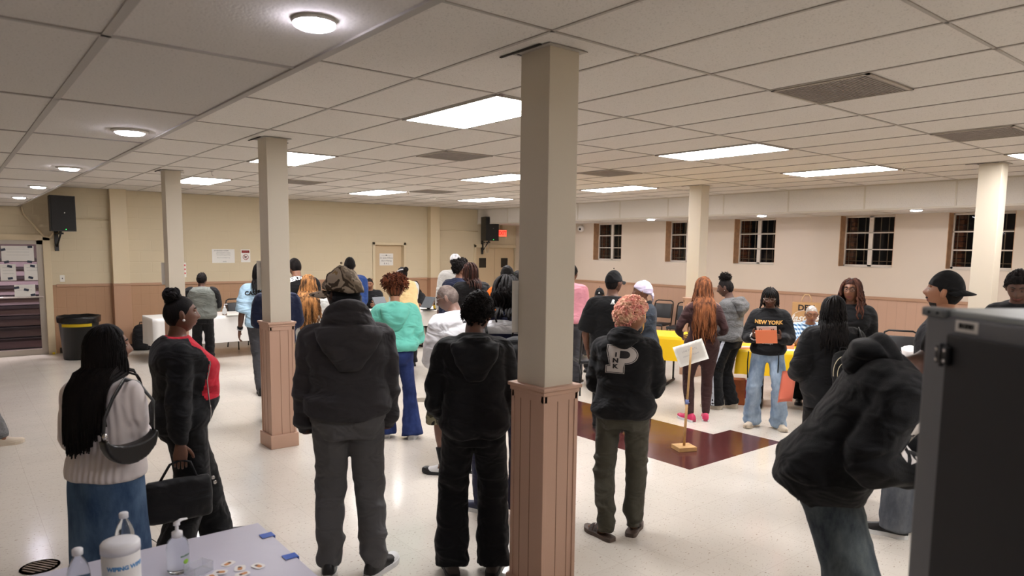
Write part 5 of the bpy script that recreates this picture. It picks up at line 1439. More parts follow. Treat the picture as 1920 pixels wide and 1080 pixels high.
bm = BM(); c = HP(B, B.S, 0, -.015, .10); g_ = np.random.default_rng(5)
for k in range(620):
    d = Vector((g_.normal(), g_.normal(), g_.normal()*.8+.15)).normalized(); b0 = c+Vector((d.x*.075, d.y*.07, d.z*.05)); t_ = d.cross(Vector((g_.normal(), g_.normal(), g_.normal()))).normalized(); q_ = d.cross(t_); L_ = .075*g_.uniform(.6, 1.1); ph = g_.uniform(0, 6)
    tube(bm, [b0+d*L_*u+Vector((0, 0, -.03*u*u))+(t_*math.cos(ph+u*8)+q_*math.sin(ph+u*8))*.011 for u in np.linspace(0, 1, 7)], [.0045]*6+[.002], 4)
ball(bm, c, (.105, .10, .075), 16); obj('curly_puff', bm, HAIRM['rust'], B.root, True)
# 30 older man in white shirt
S = dict(w=1.08, skin='grey', lean=4, hunch=12, head=(46, 22, 0), lids=.8, handR=(.12, .28, .95), handL=(-.12, .30, .92), poleR=(1, -.6, -.3), poleL=(-1, -.6, -.3), footR=(.12, -.02, -10), footL=(-.12, .02, 42), kpoleL=(-.5, 1, 0),
         bottom=dict(style='shorts', mat=CAMO_S, name='camouflage_shorts', end=.70, k=1.02), top=dict(kind='tee', mat=C_WHITE, ease=.04, hem=-.10, band=False, name='long_sleeved_shirt', sr=1.15), shoe=dict(mat=L_WHITE, sole=S_BLACKSOLE, toe=L_BLACK, high=.05, label='white high top with black toe'))
B = person(860, 5.95, 1.66, 30, 'older man with cropped grey hair, white long sleeved shirt and camouflage shorts', S)
cap_shell(B.root, B, B.S, HAIRM['grey'], 1.025, .002, 70); glasses(B.root, B, B.S, M_SILVER)
for sd in (1, -1):
    bm = BM(); k_ = B.kn[sd]; a_ = B.an[sd]; tube(bm, [a_.lerp(k_, .40), a_.lerp(k_, .2), a_, a_+Vector((0, 0, -.03))], [.057*B.s, .052*B.s, .047*B.s, .05*B.s], 14); so = obj('sock', bm, C_JET, B.root, True)
bm = poly([(-.004, -.02), (.003, -.006), (.013, -.018), (.009, -.002), (.018, .004), (.006, .006), (.004, .019), (-.003, .008), (-.014, .012), (-.006, .001)]); decal(B.root, so, bm, 'jumper_logo', P_WHITE, frame_M(B.an[-1].lerp(B.kn[-1], .22), (.8, .6, 0), (0, 0, 1)), (-.6, .8, 0), .002, .02)
# 31 person with braids and backpack half behind the near column
S = dict(w=1.05, skin='dark', lean=4, hunch=10, head=(-6, 10, 0), handR=(.1, .3, 1.0), handL=(-.1, .3, 1.0), footL=(-.13, .05, 60), footR=(.12, 0, -10), kpoleL=(-.7, 1, 0), bottom=dict(style='straight', mat=C_NAVY2), top=dict(kind='sweat', mat=C_NAVY2, sleeve_mat=C_NAVY2, ease=.04, hem=-.05, name='navy_sweatshirt'), shoe=dict(mat=L_NAVY, sole=L_WHITE, laces=L_NAVY))
B = person(946, 4.95, 1.77, -4, 'person with dark braids, white and navy top and a black backpack beside the near column', S); P31 = B
cap_shell(B.root, B, B.S, HAIRM['black'], 1.06, .004, 40); strands(B.root, B, B.S, HAIRM['black'], 170, .13, .0105, line=.0, seed=21, fan=1.4, name='braids', jit=.2, seg=6, out=2.2, curl=.007)
bm = BM(); loft(bm, [(B.T(0, -.01, z), B.U, B.RC @ Vector((0, 1, 0)), a*B.s, f*B.s, b*B.s, .82) for z, a, f, b in ((.37, .222*B.w, .165, .158), (.42, .225*B.w, .150, .152), (.462, .205*B.w, .125, .135), (.50, .14, .09, .10), (.53, .085, .075, .076))], 28); obj('white_yoke', bm, C_WHITE, B.root, True)
# 19 person in grey raglan
S = dict(w=1.15, skin='dark', lean=2, hunch=8, head=(-12, 8, 0), handR=(.12, .3, .95), handL=(-.12, .3, .95), poleR=(1, -.8, -.2), poleL=(-1, -.8, -.2), bottom=dict(style='straight', mat=C_JET), top=dict(kind='sweat', mat=C_STONE, sleeve_mat=C_STONE, ease=.05, hem=-.02, name='raglan_sweatshirt', sr=1.25), shoe=SH_BLACK)
B = person(381, 12.2, 1.52, -4, 'person from behind in a grey raglan sweatshirt at the left white table', S)
cap_shell(B.root, B, B.S, HAIRM['soft'], 1.14, .008, 50)
bm = BM()
for sd in (1, -1):
    tube(bm, path([B.T(sd*.12, -.03, .47), B.sh[sd]+B.U*(sd*.02), B.el[sd]+Vector((sd*.01, -.005, .0))], 10), [.07, .082, .085, .088, .088, .088, .087, .086, .084, .08, .07], 12)
me_ = fuse(bm, .014, 2); link('black_shoulder_panel', me_, [C_BLACK2], B.root, True)
# 20 man in sky blue tee
S = dict(w=1.0, skin='dark', lean=0, hunch=4, head=(-6, 6, 0), handL=(-.27, .02, .84), footL=(-.02, -.12, 6), footR=(.12, .1, -8), kpoleL=(0, 1, 0), bottom=dict(style='sweats', mat=C_GREYP, name='sweatpants', bunch=.04, k=1.0), top=dict(kind='tee', mat=C_SKY, ease=.035, hem=-.03, band=False, sleeve=.5, sr=1.2, name='tee_shirt'), shoe=SH_BLACK)
B = person(491, 9.75, 1.74, -2, 'man with long locs from behind in a light blue lettered tee', S)
cap_shell(B.root, B, B.S, HAIRM['black'], 1.07, .004, 40); strands(B.root, B, B.S, HAIRM['black'], 90, .22, .010, line=0, seed=23, fan=.5, name='locs', seg=8, out=1.3, curl=.003)
Fb = B.RC @ Vector((0, 1, 0))
decal(B.root, B.top, text_bm('CASS TECH', .07, bold=.003), 'lettering', P_BLACK, backM(B, -.01, .40), Fb, .004, .03)
bm = BM(); n = 40
for i in range(n):
    a, b = 2*PI*i/n, 2*PI*(i+1)/n; bm.faces.new([bm.verts.new((r_*math.cos(t), r_*math.sin(t), 0)) for r_, t in ((.105, a), (.105, b), (.110, b), (.110, a))])
decal(B.root, B.top, bm, 'ring_print', P_BLACK, backM(B, -.0, .25), Fb, .004, .03)
bm = BM(); w_ = B.wr[-1]; ax = (w_-B.el[-1]).normalized(); tube(bm, [w_-ax*.06, w_-ax*.035], .036, 12); obj('wristband', bm, C_JET, B.root, True)
bm = BM(); tube(bm, [w_-ax*.025, w_-ax*.015], .034, 12); obj('white_wristband', bm, L_WHITE, B.root, True)
# 21 person in navy tee behind the middle left column
S = dict(w=.96, skin='dark', lean=2, hunch=8, head=(0, 10, 0), handR=(.1, .3, 1.05), handL=(-.1, .3, 1.02), poleR=(1, -.8, -.3), poleL=(-1, -.8, -.3), footR=(.16, -.02, -10), bottom=dict(style='straight', mat=C_KHAKI, name='khaki_trousers'), top=dict(kind='tee', mat=C_NAVY, ease=.035, hem=-.12, band=False, sleeve=.52, sr=1.15, name='tee_shirt'), shoe=SH_BLACK)
B = person(521, 8.1, 1.72, 0, 'person in a navy tee and khaki trousers hidden behind the middle left column', S); cap_shell(B.root, B, B.S, HAIRM['soft'], 1.06, .003, 50)
# 22 man in black lettered tee
S = dict(w=1.2, skin='mid', lean=2, hunch=10, side=-5, head=(24, 14, 0), handR=(.15, .3, 1.0), handL=(-.15, .3, 1.0), bottom=dict(style='straight', mat=C_JET), top=dict(kind='tee', mat=C_JET, ease=.035, hem=-.08, band=False, sleeve=.5, sr=1.25, name='tee_shirt'), shoe=SH_BLACK)
B = person(566, 9.8, 1.82, 0, 'big man from behind in a black tee with arched white lettering', S); cap_shell(B.root, B, B.S, HAIRM['soft'], 1.015, .001, 50)
for k, ch in enumerate('BERTUCCI'):
    a = (k-3.5)*.13; decal(B.root, B.top, text_bm(ch, .085, bold=.004), 'letter_print', P_WHITE, backM(B, math.sin(a)*.34+.05, .512-(1-math.cos(a))*.34) @ Matrix.Rotation(-a, 4, 'Z'), B.RC @ Vector((0, 1, 0)), .005, .03, 'white letter of the arched lettering')
# 23 woman with golden twists
S = dict(w=1.0, fem=1, skin='mid', lean=2, hunch=5, head=(0, 8, 0), handR=(.12, .28, 1.0), handL=(-.12, .28, 1.0), poleR=(1, -.8, -.3), bottom=dict(style='straight', mat=J_PALE, name='jeans'), top=dict(kind='sweat', mat=C_OFFW, ease=.05, hem=.0, name='sweater', sr=1.25), shoe=dict(mat=L_WHITE, sole=L_WHITE))
B = person(580, 9.0, 1.61, -2, 'woman from behind with long golden twists and a pale sweater', S)
cap_shell(B.root, B, B.S, HAIRM['gold'], 1.06, .004, 40); strands(B.root, B, B.S, HAIRM['gold'], 340, .50, .0080, line=0, seed=25, fan=1.9, name='long_twists', jit=.16, seg=16, out=2.0, curl=.006, azr=(.8, 3.2), sides=4)
# 25 man in blue hoodie
S = dict(w=1.08, skin='deep', lean=2, hunch=6, head=(0, 6, 0), handR=(.15, .3, .98), handL=(-.15, .3, .98), bottom=dict(style='straight', mat=C_JET), top=dict(kind='hoodie', mat=C_BLUE, ease=.045, hem=-.04, name='hoodie', sr=1.2), shoe=SH_BLACK)
B = person(657, 11.3, 1.80, -4, 'tall man from behind in a royal blue jacket with white shoulder trim', S); cap_shell(B.root, B, B.S, HAIRM['black'], 1.09, .003, 50); make_hood(B.root, B, B.S, C_BLUE, .85, 0, .14, .014)
for sd in (1, -1):
    decal(B.root, B.top, plate(.16, .03, sd*.11, .0, -sd*.55), 'trim_print', P_WHITE, backM(B, 0, .42), B.RC @ Vector((0, 1, -.2)), .006, .03, 'white shoulder trim'); decal(B.root, B.top, plate(.10, .02, sd*.13, -.05, -sd*.55), 'trim_print', P_WHITE, backM(B, 0, .42), B.RC @ Vector((0, 1, -.2)), .006, .03, 'white shoulder trim')
# 26 seated worker with chain
S = sit(1.72, .46, w=1.12, skin='mid', lean=6, hunch=10, head=(0, 14, 0), lids=.7, handR=(.12, .45, .82), handL=(-.12, .45, .82), bottom=dict(style='straight', mat=C_JET), top=dict(kind='tee', mat=C_JET, ease=.035, hem=-.02, band=False, sleeve=.5, sr=1.25, name='tee_shirt'), shoe=SH_BLACK)
B = person(694, 14.6, 1.72, 176, 'seated worker in a black tee with a gold chain behind the middle white table', S); cap_shell(B.root, B, B.S, HAIRM['soft'], 1.02, .002, 50); necklace(B, B.S, M_GOLD, .009, 1.35, .49, .13)
# 28 person in yellow vest leaning
S = dict(w=1.0, fem=.5, skin='dark', lean=14, hunch=14, head=(10, 18, 0), handR=(.15, .4, .85), handL=(-.15, .4, .85), poleR=(1, -.5, 0), bottom=dict(style='straight', mat=C_JET), top=dict(kind='tee', mat=C_YELLOW, sleeve_mat=C_OFFW, ease=.045, hem=-.02, band=False, name='yellow_vest', sr=1.2), shoe=SH_BLACK)
B = person(764, 11.6, 1.68, 18, 'person in a pale yellow vest with white sleeves behind the rust haired woman', S); cap_shell(B.root, B, B.S, HAIRM['soft'], 1.08, .004, 50)
bm = BM(); ball(bm, HP(B, B.S, .02, -.115, .05), .045, 12); obj('hair_bun', bm, HAIRM['soft'], B.root, True)
bm = BM(); n = 24
for j in range(n+1): pass
tube(bm, [HP(B, B.S, *scalp_pt(a, .45, 1.12)) for a in np.linspace(0, 2*PI, 25)], .010, 6); obj('white_headband', bm, C_WHITE, B.root, True)
# 29 seated worker by tablet
S = sit(1.62, .46, w=1.0, fem=.8, skin='dark', lean=10, hunch=16, head=(24, 18, 0), lids=.7, handR=(.12, .42, .84), handL=(-.12, .42, .84), bottom=dict(style='straight', mat=C_JET), top=dict(kind='tee', mat=C_JET, ease=.035, hem=-.02, band=False, sleeve=.5, name='black_top'), shoe=SH_BLACK)
B = person(779, 14.75, 1.62, 164, 'seated worker in black with short dark locs beside the right hand tablet', S); cap_shell(B.root, B, B.S, HAIRM['black'], 1.05, .003, 50); strands(B.root, B, B.S, HAIRM['black'], 60, .24, .012, line=0, seed=31, fan=1, name='locs', seg=5, out=1.3)
# 32 hooded person with white head wrap
S = dict(w=1.05, skin='deep', lean=1, hunch=5, head=(-8, 4, 0), eyes=0, bottom=dict(style='straight', mat=C_JET), top=dict(kind='hoodie', mat=C_LGREY, ease=.05, hem=-.05, name='sweatshirt', sr=1.2), shoe=SH_BLACK)
B = person(853, 12.3, 1.86, 2, 'tall person in a light grey sweatshirt with a white cap over black hair, far back', S); cap_shell(B.root, B, B.S, HAIRM['black'], 1.10, .004, 40)
bm = BM(); c = HP(B, B.S, 0, -.004, .045); ball(bm, c, (.094, .115, .088), 16, 0, B.RH); obj('white_beanie', bm, C_WHITE, B.root, True)
# 33 young man in navy with afro
S = dict(w=1.02, skin='mid', lean=2, hunch=5, head=(-44, 4, 0), bottom=dict(style='straight', mat=C_JET), top=dict(kind='sweat', mat=C_NAVY, ease=.04, hem=-.05, name='navy_sweatshirt', sr=1.15), shoe=SH_BLACK)
B = person(858, 10.4, 1.78, -32, 'young man with a dark afro in a navy shirt, in profile facing right', S); afro(B.root, B, B.S, HAIRM['soft'], 1.30, 220, .014, .004)
# 34 person with red locs in black sweater
S = dict(w=1.08, skin='warm', lean=2, hunch=5, head=(54, 2, 0), bottom=dict(style='straight', mat=C_JET), top=dict(kind='sweat', mat=C_BLACK, ease=.05, hem=-.06, name='black_sweater', sr=1.2), shoe=SH_BLACK)
B = person(884, 9.8, 1.76, 14, 'person with reddish brown locs in a black sweater, face turned left', S); cap_shell(B.root, B, B.S, HAIRM['redbrown'], 1.07, .004, 40); strands(B.root, B, B.S, HAIRM['redbrown'], 70, .22, .011, line=0.05, seed=33, fan=.8, name='locs', seg=6, out=1.3, azr=(.9, 3.2)); make_collar(B.root, B, B.S, C_WHITE, .010, 'white_collar')
# 35 person in orange
S = dict(w=1.05, skin='dark', lean=3, hunch=8, head=(6, 8, 0), bottom=dict(style='straight', mat=C_JET), top=dict(kind='tee', mat=C_ORANGE, ease=.04, hem=-.05, band=False, sleeve=.55, sr=1.3, name='orange_tee'), shoe=SH_BLACK)
B = person(951, 9.0, 1.74, 4, 'person in a bright orange tee just left of the near column', S); cap_shell(B.root, B, B.S, HAIRM['black'], 1.13, .004, 50)
bm = BM(); tube(bm, [HP(B, B.S, *scalp_pt(a, -.45, 1.12)) for a in np.linspace(1.6, 4.7, 16)], .016, 8); obj('cream_hair_tie', bm, mat('cream_band', (236, 206, 150), .8), B.root, True)
# 36 person with green streak
S = dict(w=1.0, fem=.5, skin='dark', lean=3, hunch=8, head=(-10, 8, 0), bottom=dict(style='straight', mat=C_JET), top=dict(kind='tee', mat=C_BLACK2, ease=.04, hem=-.05, band=False, name='dark_top'), shoe=SH_BLACK)
B = person(967, 9.8, 1.65, -6, 'person with black and green hair at the left edge of the near column', S); cap_shell(B.root, B, B.S, HAIRM['black'], 1.14, .006, 50)
bm = BM(); tube(bm, [HP(B, B.S, *scalp_pt(a, .5, 1.17)) for a in np.linspace(3.4, 5.0, 10)], .012, 6); obj('green_streak', bm, C_DGREEN, B.root, True)
# 37 person at the left photo edge
S = dict(w=1.0, skin='mid', lean=0, hunch=4, head=(0, 0, 0), footR=(.10, .30, -4), footL=(-.10, -.1, 4), bottom=dict(style='wide', mat=C_HGREY, name='grey_trousers', k=1.0), top=dict(kind='sweat', mat=C_NAVY2, ease=.04, hem=-.06, name='dark_jacket'), shoe=dict(mat=L_CREAM, sole=L_CREAM))
B = person(-92, 8.3, 1.70, -86, 'person at the left photo edge, only a grey trouser leg and beige shoe showing', S); cap_shell(B.root, B, B.S, HAIRM['black'], 1.06, .003, 50)
# 38 seated person in black cap behind the polo man
S = sit(1.70, .46, w=1.0, skin='dark', lean=4, hunch=8, head=(0, 8, 0), bottom=dict(style='straight', mat=C_JET), top=dict(kind='tee', mat=C_JET, ease=.035, hem=-.02, band=False, name='black_top'), shoe=SH_BLACK)
B = person(1122, 11.6, 1.66, 176, 'seated person in a black cap half hidden behind the polo shirt man', S); P38 = B; ball_cap(B.root, B, B.S, C_JET, yaw=0, k=1.12)
bm = text_bm('A', .03, bold=.003)
decal(B.root, bpy.data.objects[[c for c in B.root.children if c.name.startswith('cap')][0].name], bm, 'cap_logo', P_WHITE, frame_M(HP(B, B.S, 0, .12, .075), (-1, 0, 0), (0, 0, 1)), (0, -1, 0), .003, .02)
# ================================================================== FURNITURE AND THINGS
def zof(px, py, d):
    v = ray(px, py); return CAM.z+v.z/math.hypot(v.x, v.y)*d
def facing(px): return away(px)-PI/2          # rz that turns local +y away from the viewer
M_CLOTHW = mat('white_plastic_cloth', (226, 224, 220), .45, bump=.35, bscale=9); M_CLOTHY = mat('yellow_plastic_cloth', (240, 196, 20), .38, bump=.35, bscale=8); M_CLOTHL = mat('lilac_plastic_cloth', (206, 204, 218), .4, bump=.4, bscale=7)
M_TTOP = mat('grey_laminate', (168, 160, 150), .45); M_BRTOP = mat('brown_laminate', (112, 84, 66), .4, vary=.15, vscale=12); M_STEEL = mat('dark_steel', (44, 42, 42), .45, .6)
def folding_table(loc, rz, L, W, h, label, top=None, group='folding tables'):
    t = thing('folding_table', loc, rz, label, 'table', group)
    bm = BM(); box(bm, (-L/2, -W/2, h-.03), (L/2, W/2, h), bev=.006); obj('tabletop', bm, top or M_TTOP, t)
    for sx in (-1, 1):
        bm = BM(); x = sx*(L/2-.28)
        for y in (-W/2+.10, W/2-.10): tube(bm, [(x, y, h-.03), (x, y, .03)], .014, 8)
        tube(bm, [(x, -W/2+.04, .022), (x, W/2-.04, .022)], .02, 8); tube(bm, [(x, -W/2+.1, .42), (x, W/2-.1, .42)], .011, 6); tube(bm, [(x, 0, .42), (x-sx*.35, 0, h-.03)], .010, 6)
        obj('leg_frame', bm, M_STEEL, t)
    return t
def tablecloth(loc, rz, L, W, h, drop, m, label, seed=1, wav=.02, drops=None):
    """plastic cloth: flat top, rippled hanging sides"""
    o_ = noise.noise; bm = BM(); N = 26; per = []
    L2, W2 = L/2+.006, W/2+.006
    for i in range(N): per.append((-L2+2*L2*i/N, -W2))
    for i in range(N//2): per.append((L2, -W2+2*W2*i/(N//2)))
    for i in range(N): per.append((L2-2*L2*i/N, W2))
    for i in range(N//2): per.append((-L2, W2-2*W2*i/(N//2)))
    rows = []; n = len(per); K = 8
    for k in range(K+1):
        u = k/K; row = []
        for i, (x, y) in enumerate(per):
            dx = (1 if x >= L2-1e-4 else -1 if x <= -L2+1e-4 else 0); dy = (1 if y >= W2-1e-4 else -1 if y <= -W2+1e-4 else 0)
            dr = drop if drops is None else drops(x/L2, y/W2)
            wv = wav*u*(math.sin(i*.9+seed)+.7*noise.noise(Vector((i*.35, seed, u))))+.012*u
            row.append(bm.verts.new((x+dx*(wv+.004), y+dy*(wv+.004), h+.004-dr*u-.006*(u > 0)+.012*u*noise.noise(Vector((i*.3, seed*3, 0))))))
        rows.append(row)
    for k in range(K):
        for i in range(n):
            f = bm.faces.new((rows[k][i], rows[k][(i+1) % n], rows[k+1][(i+1) % n], rows[k+1][i])); f.smooth = True
    f = bm.faces.new(rows[0][::-1])
    o = obj('tablecloth', bm, m); o.location = loc; o.rotation_euler = (0, 0, rz)
    return tag(o, label, 'tablecloth')
M_PAD = mat('black_vinyl', (30, 31, 34), .4, bump=.06, bscale=120); M_TUBE = mat('black_tube', (18, 18, 18), .3, .3)
def banquet_chair(loc, rz, label, group='banquet chairs'):
    c = thing('banquet_chair', loc, rz, label, 'chair', group)
    bm = BM(); box(bm, (-.21, -.22, .42), (.21, .21, .475), bev=.02); obj('seat', bm, M_PAD, c, True)
    bm = BM(); M = Matrix.Translation((0, -.235, .50)) @ Matrix.Rotation(R(12), 4, 'X')
    vs = box(bm, (-.185, -.02, .06), (.185, .022, .36), bev=.016, M=M); obj('backrest', bm, M_PAD, c, True)
    bm = BM(); pts = [(-.205, -.0, -.08), (-.205, 0, .34), (-.19, 0, .405), (-.14, 0, .43), (.14, 0, .43), (.19, 0, .405), (.205, 0, .34), (.205, 0, -.08)]
    tube(bm, [M @ Vector(p) for p in pts], .0125, 8); obj('back_frame', bm, M_TUBE, c, True)
    for sx in (-1, 1):
        for y0, y1 in ((.18, .23), (-.2, -.27)):
            bm = BM(); tube(bm, [(sx*.19, y0, .43), (sx*.205, y1, .012)], .0115, 8); ball(bm, (sx*.205, y1, .012), (.015, .015, .012), 8); obj('leg', bm, M_TUBE, c, True)
    return c
def paper(loc, rz, w, h, label, m=None, group=None, tilt=0, name='paper_sheet', cat='paper'):
    bm = BM(); box(bm, (-w/2, -h/2, 0), (w/2, h/2, .002)); o = obj(name, bm, m or M_PAPER); o.location = loc; o.rotation_euler = (tilt, 0, rz); return tag(o, label, cat, group)
M_ORANGEP = mat('orange_paper', (250, 142, 98), .7); M_CORAL = mat('coral_paper', (255, 176, 154), .7)

# ---- the grey cabinet at the right
ztop = zof(1738, 577, 1.65); A = on_z(1738, 577, ztop); Bn = on_z(1920, 599, ztop); xd = (Bn-A); xd.z = 0; xd.normalize()
rz = math.atan2(xd.y, xd.x); cab = thing('equipment_cabinet', (A.x, A.y, 0), rz, 'tall dark grey metal equipment cabinet with black door at the right edge', 'cabinet')
M_CAB = mat('cabinet_grey', (112, 114, 118), .5, bump=.08, bscale=400); M_CABTOP = mat('cabinet_top', (150, 158, 158), .35); M_CABD = mat('cabinet_door_black', (20, 20, 22), .55, bump=.06, bscale=500)
D, Wc = .72, .95
bm = BM(); box(bm, (0, 0, .12), (Wc, D, ztop-.012), bev=.006); obj('cabinet_body', bm, M_CAB, cab)
bm = BM(); box(bm, (.004, .004, ztop-.013), (Wc-.004, D, ztop), bev=.004); obj('cabinet_top', bm, M_CABTOP, cab)
bm = BM(); box(bm, (.076, -.012, .2), (Wc-.05, -.0005, ztop-.045), bev=.003); dr = obj('door', bm, M_CABD, cab)
for z in (ztop-.085, ztop-.62, .35):
    bm = BM(); box(bm, (.057, -.019, z-.018), (.073, -.0002, z+.018), bev=.003); box(bm, (.078, -.022, z-.018), (.094, -.012, z+.018), bev=.003); tube(bm, [(.0755, -.019, z-.022), (.0755, -.019, z+.022)], .005, 8); h_ = obj('hinge', bm, M_BLACK, cab)
    bm = BM()
    for x in (.064, .087):
        for dz in (-.010, .010): ball(bm, (x, -.021 if x < .07 else -.023, z+dz), (.0035, .002, .0035), 8)
    obj('screws', bm, M_SILVER, h_)
bm = BM(); box(bm, (-.006, -.008, ztop-.016), (.060, .02, ztop+.003), bev=.005); br = obj('corner_bracket', bm, mat('bracket_steel', (118, 122, 122), .4, .7), cab)
bm = BM()
for x in (.018, .042): ball(bm, (x, -.009, ztop-.007), (.003, .002, .003), 8)
obj('rivets', bm, M_DKINK, br)
bm = BM(); box(bm, (.084, -.0012, ztop-.038), (.140, .0, ztop-.016)); st_ = obj('asset_sticker', bm, M_PAPER, cab)
bm = BM(); x = .093
while x < .131:
    w_ = rng.choice([.0006, .001, .0016]); box(bm, (x, -.0018, ztop-.031), (x+w_, -.0011, ztop-.021)); x += w_+rng.choice([.0007, .0012])
obj('barcode', bm, M_DKINK, st_)
for x in (.06, Wc-.06):
    for y in (.06, D-.06):
        bm = BM(); tube(bm, [(x-.02, y, .055), (x+.02, y, .055)], .05, 16); box(bm, (x-.03, y-.03, .10), (x+.03, y+.03, .125)); obj('caster', bm, M_BLACK, cab)

# ---- near table with lilac cloth
TX, TY = -2.19, .065
folding_table((TX, TY, 0), 0, 1.83, .74, .735, 'folding table under the lilac cloth at lower left')
tablecloth((TX, TY, 0), 0, 1.84, .75, .738, .5, M_CLOTHL, 'pale lilac plastic tablecloth taped on the table at lower left', 2, .012)
M_BTAPE = mat('blue_tape', (44, 92, 190), .5)
for px, py, l in ((491, 1006, 'upper piece of blue tape on the lilac tablecloth edge'), (552, 1041, 'lower piece of blue tape on the lilac tablecloth edge')):
    p = on_z(px, py, .744); bm = BM(); box(bm, (-.04, -.022, 0), (.012, .022, .0012)); box(bm, (.011, -.024, -.05), (.0125, .024, .001)); o = obj('tape_strip', bm, M_BTAPE); o.location = (TX+.926, p.y, .7445); tag(o, l, 'tape')
M_PET = mat('clear_plastic', (235, 240, 245), .05, trans=.95, spec=.5); M_PET.node_tree.nodes['Principled BSDF'].inputs['IOR'].default_value = 1.2
M_LBL = mat('bottle_label_blue', (120, 176, 226), .5); M_CAPW = mat('white_cap', (232, 232, 234), .4)
def water_bottle(loc, label, k=1.0):
    o = thing('water_bottle', loc, 0, label, 'bottle', 'clear water bottles'); 
    prof = [(.028, 0), (.032, .006), (.033, .04), (.0315, .05), (.033, .06), (.033, .125), (.032, .14), (.026, .165), (.016, .185), (.0125, .192), (.0125, .202)]
    bm = BM(); lathe(bm, [(r*k, z*k) for r, z in prof], 24); obj('bottle_body', bm, M_PET, o, True)
    bm = BM(); lathe(bm, [(.0335*k, .065*k), (.0335*k, .118*k)], 24, cap=False); obj('label_wrap', bm, M_LBL, o, True)
    bm = BM(); lathe(bm, [(.0155*k, .198*k), (.0158*k, .215*k), (.013*k, .218*k)], 20); obj('bottle_cap', bm, M_CAPW, o, True); return o
TZ = .7425
def tabp(px, d): p = at(px, d, 1050); return (p.x, p.y, TZ)
water_bottle(tabp(146, 2.57), 'clear water bottle with blue label left of the wipes canister', 1.02); water_bottle(tabp(236, 2.86), 'clear water bottle standing behind the white wipes canister', 1.0)
o = thing('wipes_canister', tabp(227, 2.62), facing(227)+.3, 'tall white wipes canister with blue lettering on the lilac tablecloth', 'canister')
bm = BM(); lathe(bm, [(.056, 0), (.059, .006), (.059, .170), (.0565, .172)], 36); obj('canister_body', bm, mat('white_canister', (232, 230, 226), .35), o, True)
bm = BM(); lathe(bm, [(.0605, .170), (.0605, .196), (.056, .203), (.03, .206), (.006, .207)], 36); obj('canister_lid', bm, M_CAPW, o, True)
def around(bmx, r, z, a0):
    for v in bmx.verts: a = a0+v.co.x/r; v.co = Vector((r*math.cos(a), r*math.sin(a), z+v.co.y))
    return bmx
bt = text_bm('WIPING WIPES', .019, bold=.001); me_ = bpy.data.meshes.new('lettering'); around(bt, .0596, .128, -PI/2).to_mesh(me_); bt.free(); link('lettering', me_, mat('blue_print', (84, 150, 206), .5), o)
o = thing('sanitizer_bottle', tabp(334, 2.76), .5, 'clear pump bottle of hand sanitizer on the lilac tablecloth', 'bottle')
bm = BM(); lathe(bm, [(.034, 0), (.038, .008), (.039, .09), (.034, .115), (.018, .132), (.015, .138)], 28); obj('bottle_body', bm, M_PET, o, True)
bm = BM(); lathe(bm, [(.0185, .132), (.0185, .150), (.009, .153), (.0065, .155), (.0055, .178)], 20); tube(bm, [(0, 0, .176), (0, 0, .186)], [.012, .011], 12); tube(bm, [(-.008, 0, .184), (.02, .0, .189), (.046, 0, .184)], [.008, .007, .0045], 10, flat=.7); obj('pump', bm, M_CAPW, o, True)
bm = BM(); vs = ball(bm, (0, 0, 0), (.011, .002, .009), 12)
for v in vs: v.co = Vector((.0398*math.sin(v.co.x/.0398), -.0398*math.cos(v.co.x/.0398)+v.co.y, .045+v.co.z))
obj('label_leaf', bm, mat('leaf_green', (150, 200, 60), .5), o)
bt = text_bm('sanitizer', .012, bold=.0005); me_ = bpy.data.meshes.new('lettering'); around(bt, .0398, .068, -PI/2).to_mesh(me_); bt.free(); link('lettering', me_, mat('green_ink', (70, 110, 80), .6), o)
o = thing('plastic_dish', tabp(372, 2.72), .4, 'small clear plastic dish beside the sanitizer bottle', 'dish'); bm = BM(); 
M_DISH = mat('thin_clear', (225, 228, 236), .1, alpha=.25)
for lo, hi in (((-.04, -.03, 0), (.04, .03, .004)), ((-.04, -.03, 0), (-.037, .03, .035)), ((.037, -.03, 0), (.04, .03, .035)), ((-.04, -.03, 0), (.04, -.027, .035)), ((-.04, .027, 0), (.04, .03, .035))): box(bm, lo, hi)
obj('dish_body', bm, M_DISH, o)
M_STK = mat('sticker_white', (236, 232, 230), .35); M_STO = mat('sticker_orange', (206, 138, 76), .5); M_STB = mat('sticker_brown', (84, 58, 46), .5)
for i, (px, py) in enumerate(((428, 1057), (450, 1066), (484, 1062), (413, 1074), (455, 1078), (440, 1088), (398, 1084))):
    p = on_z(px, py, TZ); st = thing('sticker', (p.x, p.y, TZ+.0008*i+.0004), .5+i*.7, 'small white sticker with orange drawing on the lilac cloth', 'sticker', 'scattered stickers on the near table')
    pts = [(.026*math.copysign(abs(math.cos(a))**.6, math.cos(a)), .02*math.copysign(abs(math.sin(a))**.6, math.sin(a))) for a in np.linspace(0, 2*PI, 25)[:-1]]
    bm = BM(); prism(bm, pts, 0, .0006); obj('sticker_base', bm, M_STK, st)
    bm = BM(); prism(bm, [(x*.55-.003, y*.42) for x, y in pts], .0006, .0009, 0); prism(bm, [(x*.2+.008, y*.3+.002) for x, y in pts], .0009, .0012, 1); obj('sticker_drawing', bm, [M_STO, M_STB], st)

